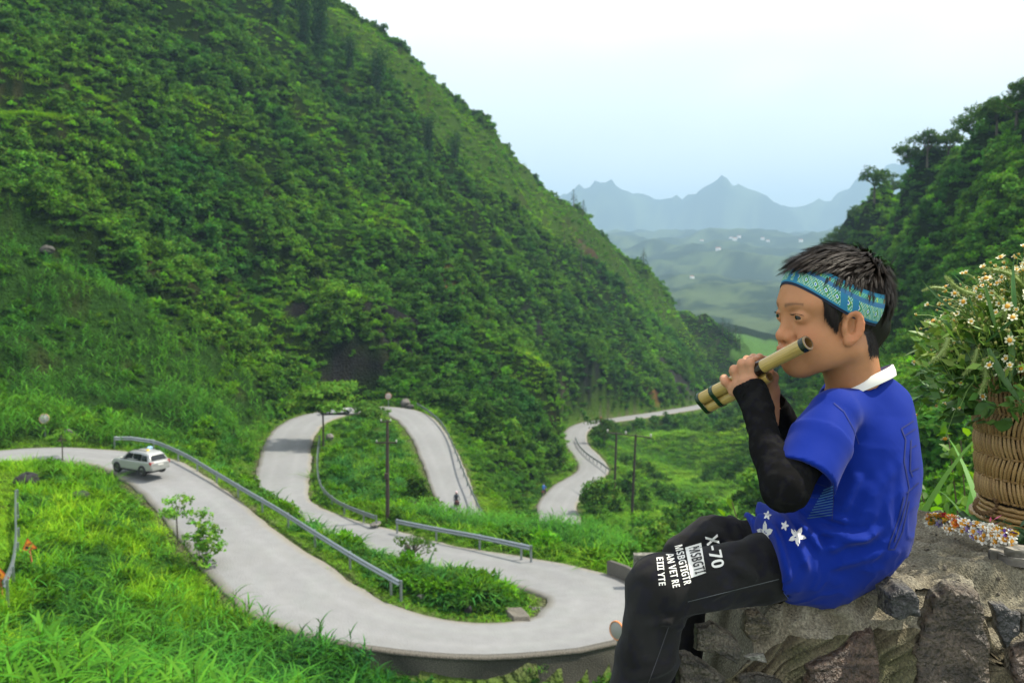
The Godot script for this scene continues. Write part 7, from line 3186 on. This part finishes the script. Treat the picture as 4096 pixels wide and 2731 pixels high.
func clothes(t: Node3D) -> void:
	var ft := Vector3(-0.906, 0, -0.423)
	var lt := Vector3(-0.423, 0, 0.906)
	var T := Basis(ft, Vector3.UP, lt)
	# --- trousers
	var f := Field.new()
	f.oval(Vector3(0.5649, 0.0398, -1.615), Vector3(0.5458, 0.0222, -1.615), 0.080, 0.070, T, 1.50, 0.03)
	f.bone(Vector3(0.5179, 0.0319, -1.59), Vector3(0.4336, 0.0369, -1.537), 0.054, 0.055, 0.03)
	f.bone(Vector3(0.4336, 0.0369, -1.537), Vector3(0.242, 0.0281, -1.467), 0.055, 0.0505, 0.02)
	f.bone(Vector3(0.2417, 0.0288, -1.465), Vector3(0.2239, -0.0805, -1.462), 0.0500, 0.0475, 0.02)
	f.flat(Vector3(0.2239, -0.0805, -1.462), Vector3(0.1815, -0.2445, -1.455), 0.0478, 0.049, 0.02)
	f.bone(Vector3(0.5503, 0.0078, -1.69), Vector3(0.3847, 0.0241, -1.705), 0.064, 0.055, 0.03)
	f.bone(Vector3(0.3847, 0.0241, -1.705), Vector3(0.3327, -0.0022, -1.7), 0.053, 0.048, 0.02)
	f.bone(Vector3(0.3327, -0.0022, -1.7), Vector3(0.3147, -0.1446, -1.69), 0.047, 0.048, 0.02)
	f.flat(Vector3(0.3147, -0.1446, -1.69), Vector3(0.2941, -0.3371, -1.68), 0.048, 0.048, 0.02)
	f.cell = 0.0055
	f.lo = Vector3(0.10, -0.72, -1.86)
	f.hi = Vector3(0.80, 0.16, -1.36)
	var crease := FastNoiseLite.new()
	crease.seed = 71
	crease.frequency = 14.0
	crease.fractal_octaves = 3
	var cr := [[Vector3(0.2297, 0.0014, -1.45), Vector3(0.2869, -0.0314, -1.45), 0.010, 0.0045], [Vector3(0.2086, -0.0168, -1.45), Vector3(0.2829, -0.0022, -1.45), 0.009, 0.004], [Vector3(0.1882, -0.1047, -1.45), Vector3(0.2733, -0.0753, -1.45), 0.011, 0.005], [Vector3(0.1669, -0.1194, -1.45), Vector3(0.2171, -0.1415, -1.45), 0.012, 0.006], [Vector3(0.3717, 0.0738, -1.65), Vector3(0.4081, 0.0366, -1.6), 0.012, 0.006], [Vector3(0.358, 0.072, -1.7), Vector3(0.3882, 0.0452, -1.65), 0.010, 0.006], [Vector3(0.4195, 0.0861, -1.65), Vector3(0.4258, 0.0372, -1.55), 0.011, 0.005], [Vector3(0.3175, 0.0198, -1.7), Vector3(0.3751, 0.0383, -1.7), 0.009, 0.005], [Vector3(0.1941, 0.0123, -1.45), Vector3(0.1879, -0.0753, -1.45), 0.010, 0.003], [Vector3(0.2687, -0.0024, -1.47), Vector3(0.3693, -0.0024, -1.5), 0.009, 0.004]]
	f.warp = func(p: Vector3, d: float) -> float:
		var s := crease.get_noise_3d(p.x * 0.8 + p.y * 0.5, p.y, p.z) * 0.0046
		for c: Array in cr:
			s += fold(p, c[0], c[1], c[2]) * c[3] * 1.5
		return d - s
	f.paint = func(p: Vector3) -> Color:
		var n := crease.get_noise_3dv(p * 0.8)
		return Color(0.017, 0.017, 0.018) * (1.0 + n * 0.35)
	var denim := coloured(0.9)
	denim.metallic_specular = 0.12
	denim.rim_enabled = true
	denim.rim = 0.12
	denim.normal_enabled = true
	denim.normal_texture = bump_map(52, 0.25, 2, 256, 5.0)
	denim.uv1_triplanar = true
	denim.uv1_scale = Vector3(14, 14, 14)
	denim.normal_scale = 0.35
	var trousers := part("trousers", f.build(), denim, t)
	pants_field = f
	# --- shirt
	var s := Field.new()
	s.oval(Vector3(0.6378, 0.3024, -1.635), Vector3(0.6315, 0.2507, -1.635), 0.060, 0.086, T, 1.25, 0.03)
	s.oval(Vector3(0.6315, 0.2507, -1.635), Vector3(0.6191, 0.18, -1.63), 0.088, 0.104, T, 1.14, 0.04)
	s.oval(Vector3(0.6191, 0.18, -1.63), Vector3(0.5944, 0.0971, -1.625), 0.104, 0.114, T, 1.06, 0.04)
	s.oval(Vector3(0.5944, 0.0971, -1.625), Vector3(0.5689, 0.0447, -1.62), 0.112, 0.092, T, 1.14, 0.04)
	s.oval(Vector3(0.5689, 0.0447, -1.62), Vector3(0.5534, 0.0254, -1.61), 0.088, 0.062, T, 1.42, 0.04)
	s.bone(Vector3(0.5245, 0.043, -1.585), Vector3(0.4503, 0.0584, -1.537), 0.078, 0.075, 0.035)
	s.bone(Vector3(0.544, 0.038, -1.66), Vector3(0.5013, 0.0443, -1.68), 0.078, 0.070, 0.035)
	s.bone(Vector3(0.5471, 0.3101, -1.53), Vector3(0.68, 0.2897, -1.735), 0.038, 0.050, 0.035)
	s.bone(Vector3(0.6227, 0.325, -1.626), Vector3(0.6415, 0.2936, -1.64), 0.052, 0.074, 0.035)
	# sleeves
	s.bone(Vector3(0.5396, 0.302, -1.525), Vector3(0.5114, 0.2676, -1.495), 0.0420, 0.0510, 0.012)
	s.flat(Vector3(0.5114, 0.2676, -1.495), Vector3(0.4709, 0.2147, -1.452), 0.0505, 0.0530, 0.006)
	s.flat(Vector3(0.6788, 0.2746, -1.735), Vector3(0.5996, 0.1796, -1.765), 0.052, 0.054, 0.012)
	s.bone(Vector3(0.4703, 0.2132, -1.452), Vector3(0.4501, 0.1867, -1.43), 0.0440, 0.0460, 0.003, true)
	# the open hem at the thighs and the neck hole
	s.flat(Vector3(0.4441, 0.0375, -1.54), Vector3(0.3466, 0.0351, -1.5), 0.0600, 0.0640, 0.004, true)
	s.flat(Vector3(0.4841, 0.0229, -1.69), Vector3(0.3764, 0.0241, -1.705), 0.064, 0.070, 0.004, true)
	s.flat(Vector3(0.444, 0.0287, -1.6), Vector3(0.2993, 0.0207, -1.6), 0.30, 0.30, 0.006, true)
	s.bone(Vector3(0.599, 0.3577, -1.615), Vector3(0.6171, 0.3271, -1.628), 0.0545, 0.052, 0.004, true)
	s.egg(Vector3(0.4067, -0.0652, -1.55), Basis(), Vector3(0.078, 0.080, 0.25), 0.01, true)
	s.cell = 0.0038
	s.lo = Vector3(0.30, -0.13, -1.90)
	s.hi = Vector3(0.86, 0.47, -1.34)
	# folds: [from, to, width, height]
	var fs := [[Vector3(0.5863, 0.2131, -1.5), Vector3(0.5449, 0.1356, -1.5), 0.014, 0.0050], [Vector3(0.6047, 0.2021, -1.5), Vector3(0.5713, 0.106, -1.5), 0.017, 0.0040], [Vector3(0.6224, 0.2168, -1.5), Vector3(0.5934, 0.0985, -1.5), 0.016, 0.0035], [Vector3(0.64, 0.2315, -1.5), Vector3(0.6225, 0.0985, -1.5), 0.017, 0.0030], [Vector3(0.6576, 0.2462, -1.5), Vector3(0.6548, 0.1134, -1.5), 0.014, 0.0025],
		[Vector3(0.564, 0.2315, -1.5), Vector3(0.5254, 0.1874, -1.5), 0.008, 0.0045], [Vector3(0.4322, 0.1356, -1.5), Vector3(0.4564, 0.0313, -1.5), 0.010, 0.0065], [Vector3(0.4538, 0.1431, -1.5), Vector3(0.4926, 0.0463, -1.5), 0.010, 0.0060], [Vector3(0.4795, 0.1356, -1.5), Vector3(0.5211, 0.0762, -1.5), 0.010, 0.0055], [Vector3(0.5054, 0.1171, -1.5), Vector3(0.6079, 0.0985, -1.5), 0.012, 0.0060], [Vector3(0.5136, 0.0836, -1.5), Vector3(0.6291, 0.1208, -1.5), 0.013, 0.0055], [Vector3(0.529, 0.0538, -1.5), Vector3(0.6304, 0.0799, -1.5), 0.012, 0.0040], [Vector3(0.4974, 0.1468, -1.5), Vector3(0.5706, 0.1282, -1.5), 0.009, 0.0050], [Vector3(0.4255, 0.106, -1.5), Vector3(0.4347, 0.0238, -1.5), 0.008, 0.0040], [Vector3(0.4103, 0.1356, -1.5), Vector3(0.4756, 0.1468, -1.5), 0.008, 0.0050]]
	var soft := FastNoiseLite.new()
	soft.seed = 72
	soft.frequency = 9.0
	soft.fractal_octaves = 2
	var cuff0 := Vector3(0.4313, 0.2371, -1.46)
	var cuff1 := Vector3(0.5271, 0.1877, -1.46)
	var crinkle := FastNoiseLite.new()
	crinkle.seed = 75
	crinkle.frequency = 11.0
	crinkle.fractal_octaves = 2
	s.warp = func(p: Vector3, d: float) -> float:
		var e := soft.get_noise_3dv(p) * 0.0030
		# sharp little creases: mostly about the waist, running up towards the armpit
		var w := 1.0 - absf(crinkle.get_noise_3d(p.x * 1.1 - p.y * 0.45, p.y * 1.3 + p.x * 0.5, p.z * 0.6)) * 2.6
		e += pow(maxf(w, 0.0), 3.0) * lerpf(0.0002, 0.0026, smoothstep(0.24, 0.06, p.y)) * smoothstep(0.0, 0.02, d + 0.03)
		for c: Array in fs:
			e += fold(p, c[0], c[1], c[2]) * c[3] * 1.25
		return d - e
	s.paint = func(p: Vector3) -> Color:
		return Color(0.0055, 0.020, 0.205)
	var satin := coloured(0.7)
	satin.rim_enabled = true
	satin.rim = 0.12
	satin.metallic_specular = 0.15
	satin.normal_enabled = true
	satin.normal_texture = bump_map(53, 0.3, 2, 256, 3.0)
	satin.uv1_triplanar = true
	satin.uv1_scale = Vector3(10, 10, 10)
	satin.normal_scale = 0.15
	var shirt := part("shirt", s.build(), satin, t)
	shirt_field = s
	# white collar: a knitted band round the neck hole
	var b := MB.new()
	b.tint = Color(0.72, 0.70, 0.64)
	var c0 := Vector3(0.6219, 0.3529, -1.622)
	var n := 48
	for k in n + 1:
		var a := TAU * k / n
		var o := ft * cos(a) * 0.053 + lt * sin(a) * 0.061
		var tilt := -0.026 * cos(a)
		var base := c0 + o * 1.10 + Vector3(0, tilt * 1.1 - 0.016, 0)
		var top := c0 + o * 0.985 + Vector3(0, tilt + 0.004, 0)
		var out := o.normalized() * 0.0022
		b.p(base)
		b.p(base + out)
		b.p(base.lerp(top, 0.5) + out * 1.5)
		b.p(top + out)
		b.p(top - out * 0.3)
	for k in n:
		for i in 4:
			var e := k * 5 + i
			b.quad(e, e + 5, e + 6, e + 1)
	part("collar", b.mesh(), coloured(0.9), shirt)
	# --- black arm sleeves
	var knit := coloured(0.88)
	knit.metallic_specular = 0.12
	knit.normal_enabled = true
	knit.normal_texture = bump_map(54, 0.3, 2, 256, 6.0)
	knit.uv1_triplanar = true
	knit.uv1_scale = Vector3(9, 9, 9)
	knit.normal_scale = 0.4
	for side in 2:
		var k := Field.new()
		if side == 0:
			k.bone(Vector3(0.5261, 0.2883, -1.51), Vector3(0.4369, 0.2024, -1.438), 0.033, 0.0365, 0.02)
			k.bone(Vector3(0.4369, 0.2024, -1.438), Vector3(0.4238, 0.2535, -1.5), 0.0355, 0.0262, 0.015)
			k.bone(Vector3(0.4242, 0.2499, -1.496), Vector3(0.4242, 0.3099, -1.56), 0.0262, 0.0245, 0.01)
			k.flat(Vector3(0.4263, 0.303, -1.556), Vector3(0.4155, 0.3453, -1.59), 0.0272, 0.0288, 0.008)
			k.flat(Vector3(0.4209, 0.3246, -1.574), Vector3(0.4131, 0.3538, -1.596), 0.0205, 0.0235, 0.003, true)
			k.lo = Vector3(0.3491, 0.1598, -1.4) - Vector3(0.02, 0.02, 0.25)
			k.hi = Vector3(0.5059, 0.3819, -1.4) + Vector3(0.02, 0.0, 0.06)
		else:
			k.bone(Vector3(0.6765, 0.278, -1.74), Vector3(0.5581, 0.1763, -1.752), 0.042, 0.037, 0.02)
			k.flat(Vector3(0.5581, 0.1763, -1.752), Vector3(0.4818, 0.304, -1.672), 0.036, 0.0262, 0.015)
			k.flat(Vector3(0.4909, 0.2869, -1.683), Vector3(0.4752, 0.3165, -1.664), 0.0205, 0.0225, 0.003, true)
			k.lo = Vector3(0.4911, 0.1149, -1.8) - Vector3(0.02, 0.02, 0.04)
			k.hi = Vector3(0.6399, 0.3425, -1.6) + Vector3(0.06, 0.02, 0.02)
		k.cell = 0.0033
		var ribs := FastNoiseLite.new()
		ribs.seed = 80 + side
		ribs.frequency = 22.0
		k.warp = func(p: Vector3, d: float) -> float:
			return d - ribs.get_noise_3d(p.x * 2.0 + p.y * 0.4, p.y * 0.35, p.z * 2.0) * 0.0030 - ribs.get_noise_3dv(p * 0.6) * 0.002
		k.paint = func(p: Vector3) -> Color:
			return Color(0.011, 0.011, 0.0115) * (1.0 + 0.4 * ribs.get_noise_3dv(p * 2.0))
		part("arm_sleeve", k.build(), knit, t)
	# shoes, below the photograph's edge
	for q: Array in [[Vector3(0.1802, -0.2595, -1.455), 0.0], [Vector3(0.2927, -0.3587, -1.68), 0.0]]:
		var sh := Field.new()
		var at: Vector3 = q[0]
		sh.bone(at + Vector3(0.02, -0.035, 0), at + Vector3(-0.12, -0.055, 0), 0.040, 0.034, 0.02)
		sh.bone(at, at + Vector3(0.01, -0.03, 0), 0.038, 0.04, 0.02)
		sh.cell = 0.008
		sh.lo = at + Vector3(-0.19, -0.12, -0.08)
		sh.hi = at + Vector3(0.09, 0.06, 0.08)
		sh.paint = func(_p: Vector3) -> Color:
			return Color(0.05, 0.05, 0.055)
		part("shoe", sh.build(), M.painted, t)
	cloth_prints(trousers, shirt)


func lay(b: MB, f: Field, p: Vector3, lift: float) -> int:   # a point of a print, moved along the line of sight of its flank onto the cloth
	var dir := (p - EYE).normalized()
	var h := f.hit(EYE, dir, 1.15, 2.2)
	if h == Vector3.INF:
		return -1
	return b.p(h - dir * lift)


func strip(f: Field, pts: Array, width: float, tone: Color, m: Material, parent: Node, called: String) -> void:
	var b := MB.new()
	b.tint = tone
	var last := -1
	var fine: Array = []
	for k in pts.size() - 1:
		for i in 6:
			fine.append(pts[k].lerp(pts[k + 1], i / 6.0))
	fine.append(pts[-1])
	for k in fine.size():
		var d: Vector3 = (fine[mini(k + 1, fine.size() - 1)] - fine[maxi(k - 1, 0)]).normalized()
		var side := d.cross(Vector3(0, 0, 1)).normalized() * width * 0.5
		var i := lay(b, f, fine[k] - side, 0.0012)
		var j := lay(b, f, fine[k] + side, 0.0012)
		if i < 0 or j < 0:
			last = -1
			continue
		if last >= 0:
			b.quad(last, last + 1, j, i)
		last = i
	if b.ix.size():
		part(called, b.mesh(), m, parent)


func cloth_prints(trousers: Node, shirt: Node) -> void:
	var ink := coloured(0.75)
	# five printed lines that run down across the thigh
	var white := Color(0.66, 0.66, 0.62)
	var font := SystemFont.new()
	font.font_names = PackedStringArray(["Droid Sans"])
	font.font_weight = 700
	# [text, start, end of the baseline, height, colour]
	var box := [Vector3(0.2826, 0.0982, -1.46), Vector3(0.3087, 0.1062, -1.46), Vector3(0.3174, 0.0561, -1.46), Vector3(0.2933, 0.0474, -1.46)]
	var panel := MB.new()
	panel.tint = white
	var nn := 26
	for i in nn + 1:
		for j in nn + 1:
			var u := float(i) / nn
			var v := float(j) / nn
			var p: Vector3 = box[0].lerp(box[1], u).lerp(box[3].lerp(box[2], u), v)
			lay(panel, pants_field, p, 0.0010)
	for i in nn:
		for j in nn:
			var o := i * (nn + 1) + j
			panel.quad(o, o + 1, o + nn + 2, o + nn + 1)
	part("print_box", panel.mesh(), ink, trousers)
	for q: Array in [["X-70", Vector3(0.3149, 0.1163, -1.46), Vector3(0.3279, 0.0626, -1.46), 0.0205, white, 0.0012], ["MSBGTI", Vector3(0.2883, 0.0968, -1.46), Vector3(0.3003, 0.0532, -1.46), 0.0175, Color(0.02, 0.02, 0.02), 0.0028], ["MSBGTIGTR", Vector3(0.2655, 0.1004, -1.46), Vector3(0.2821, 0.035, -1.46), 0.0125, white, 0.0012], ["AN VET RE", Vector3(0.2515, 0.0874, -1.46), Vector3(0.2636, 0.0306, -1.46), 0.0120, white, 0.0012], ["EIII YTE", Vector3(0.2359, 0.0815, -1.46), Vector3(0.2408, 0.0342, -1.46), 0.0110, white, 0.0012]]:
		var tm := TextMesh.new()
		tm.text = q[0]
		tm.font = font
		tm.font_size = 48
		tm.pixel_size = 0.01
		tm.depth = 0.0
		tm.curve_step = 4.0
		var arr := tm.get_mesh_arrays()
		if arr.is_empty():
			continue
		var vs: PackedVector3Array = arr[Mesh.ARRAY_VERTEX]
		var ids: PackedInt32Array = arr[Mesh.ARRAY_INDEX]
		var lo := Vector2(1e9, 1e9)
		var hi := Vector2(-1e9, -1e9)
		for v in vs:
			lo = lo.min(Vector2(v.x, v.y))
			hi = hi.max(Vector2(v.x, v.y))
		var b := MB.new()
		b.tint = q[4]
		var along: Vector3 = q[2] - q[1]
		var up: Vector3 = Vector3(0, 0, 1).cross(along).normalized() * q[3]
		# split the letters' triangles so that they follow the cloth
		var put := func(v: Vector3) -> Vector3:
			return q[1] + along * ((v.x - lo.x) / (hi.x - lo.x)) + up * ((v.y - lo.y) / (hi.y - lo.y))
		for k in range(0, ids.size(), 3):
			var stack := [[put.call(vs[ids[k]]), put.call(vs[ids[k + 1]]), put.call(vs[ids[k + 2]])]]
			while not stack.is_empty():
				var tr: Array = stack.pop_back()
				var l0: float = tr[0].distance_to(tr[1])
				var l1: float = tr[1].distance_to(tr[2])
				var l2: float = tr[2].distance_to(tr[0])
				var big := maxf(l0, maxf(l1, l2))
				if big > 0.006:
					var s := 0 if l0 == big else 1 if l1 == big else 2
					var m: Vector3 = (tr[s] + tr[(s + 1) % 3]) * 0.5
					stack.append([tr[s], m, tr[(s + 2) % 3]])
					stack.append([m, tr[(s + 1) % 3], tr[(s + 2) % 3]])
					continue
				var i := lay(b, pants_field, tr[0], q[5])
				var j := lay(b, pants_field, tr[1], q[5])
				var e := lay(b, pants_field, tr[2], q[5])
				if i >= 0 and j >= 0 and e >= 0:
					b.tri(i, j, e)
		if b.ix.size():
			part("lettering", b.mesh(), ink, trousers)
	strip(pants_field, [Vector3(0.4491, 0.0313, -1.5), Vector3(0.3836, 0.0148, -1.5), Vector3(0.3253, -0.0002, -1.5), Vector3(0.2961, -0.0077, -1.5)], 0.0012, Color(0.07, 0.075, 0.08), ink, trousers, "seam")
	strip(pants_field, [Vector3(0.2574, -0.0354, -1.46), Vector3(0.2429, -0.0796, -1.46), Vector3(0.2256, -0.1299, -1.46)], 0.0010, Color(0.05, 0.05, 0.055), ink, trousers, "seam")
	# shirt: white stars by the hem, striped side panel, dark outlines of the number on the back, seams
	for q: Array in [[Vector3(0.4233, 0.1089, -1.5), 25.0, 0.0, 0.62], [Vector3(0.478, 0.1052, -1.5), 19.0, 0.5, 0.9], [Vector3(0.4565, 0.123, -1.5), 10.0, 0.3, 0.8], [Vector3(0.427, 0.1408, -1.5), 9.0, 0.2, 0.9]]:
		var b := MB.new()
		b.tint = Color(0.62, 0.61, 0.60)
		var c := lay(b, shirt_field, q[0], 0.0012)
		var rim: Array = []
		var mid: Array = []
		for k in 20:
			var a: float = TAU * k / 20.0 + q[2]
			var u := absf(fposmod(k / 2.0, 2.0) - 1.0)
			var r: float = lerpf(0.42, 1.0, u) * q[1] * 0.00092
			var o := Vector3(sin(a) * q[3], cos(a), 0) * r
			mid.append(lay(b, shirt_field, q[0] + o * 0.5, 0.0012))
			rim.append(lay(b, shirt_field, q[0] + o, 0.0012))
		if c < 0 or rim.has(-1) or mid.has(-1):
			continue
		for k in 20:
			var e := (k + 1) % 20
			b.tri(c, mid[e], mid[k])
			b.quad(mid[k], mid[e], rim[e], rim[k])
		part("star_print", b.mesh(), ink, shirt)
	for k in 11:
		var u := k / 10.0
		strip(shirt_field, [Vector3(0.5197, 0.183, -1.5).lerp(Vector3(0.494, 0.1356, -1.5), u), Vector3(0.5355, 0.1896, -1.5).lerp(Vector3(0.5368, 0.1416, -1.5), u)], 0.0018, Color(0.05, 0.18, 0.42) * (1.0 - k * 0.065), ink, shirt, "side_stripe")
	strip(shirt_field, [Vector3(0.536, 0.1962, -1.5), Vector3(0.5369, 0.1652, -1.5), Vector3(0.5356, 0.1319, -1.5)], 0.0012, Color(0.006, 0.015, 0.12), ink, shirt, "seam")
	strip(shirt_field, [Vector3(0.533, 0.3301, -1.5), Vector3(0.5507, 0.3155, -1.5), Vector3(0.5674, 0.2864, -1.5), Vector3(0.5769, 0.2608, -1.5)], 0.0014, Color(0.006, 0.018, 0.16), ink, shirt, "seam")
	strip(shirt_field, [Vector3(0.4363, 0.2415, -1.47), Vector3(0.4572, 0.2249, -1.47), Vector3(0.4919, 0.2033, -1.47), Vector3(0.5256, 0.1932, -1.47)], 0.0012, Color(0.006, 0.018, 0.16), ink, shirt, "seam")
	strip(shirt_field, [Vector3(0.4166, 0.1171, -1.5), Vector3(0.4242, 0.0687, -1.5), Vector3(0.4419, 0.0276, -1.5), Vector3(0.466, -0.0024, -1.5)], 0.0012, Color(0.05, 0.08, 0.30), ink, shirt, "seam")
	strip(shirt_field, [Vector3(0.5616, 0.3464, -1.6), Vector3(0.6009, 0.3641, -1.6), Vector3(0.6428, 0.3749, -1.6), Vector3(0.6557, 0.3764, -1.6)], 0.0014, Color(0.006, 0.018, 0.16), ink, shirt, "seam")
	var navy := Color(0.005, 0.014, 0.11)
	for line: Array in [[Vector3(0.6899, 0.2696, -1.6), Vector3(0.702, 0.2774, -1.6), Vector3(0.711, 0.2836, -1.6)], [Vector3(0.6899, 0.2696, -1.6), Vector3(0.6983, 0.2493, -1.6), Vector3(0.6966, 0.2103, -1.6), Vector3(0.7074, 0.1632, -1.6), Vector3(0.701, 0.1238, -1.6)], [Vector3(0.6965, 0.2571, -1.6), Vector3(0.7146, 0.2688, -1.6)], [Vector3(0.7076, 0.2493, -1.6), Vector3(0.7079, 0.1946, -1.6), Vector3(0.713, 0.1828, -1.6)], [Vector3(0.7066, 0.2337, -1.6), Vector3(0.7179, 0.24, -1.6)], [Vector3(0.7095, 0.193, -1.6), Vector3(0.7232, 0.1985, -1.6)], [Vector3(0.7031, 0.1538, -1.6), Vector3(0.7241, 0.1726, -1.6)], [Vector3(0.6752, 0.0605, -1.6), Vector3(0.6739, 0.0509, -1.6), Vector3(0.6848, 0.0509, -1.6), Vector3(0.6985, 0.0843, -1.6), Vector3(0.7082, 0.1396, -1.6)], [Vector3(0.6752, 0.0605, -1.6), Vector3(0.6907, 0.108, -1.6), Vector3(0.6987, 0.1475, -1.6)], [Vector3(0.6844, 0.0645, -1.6), Vector3(0.6955, 0.1041, -1.6), Vector3(0.7036, 0.1396, -1.6)]]:
		strip(shirt_field, line, 0.0022, navy, ink, shirt, "number_outline")
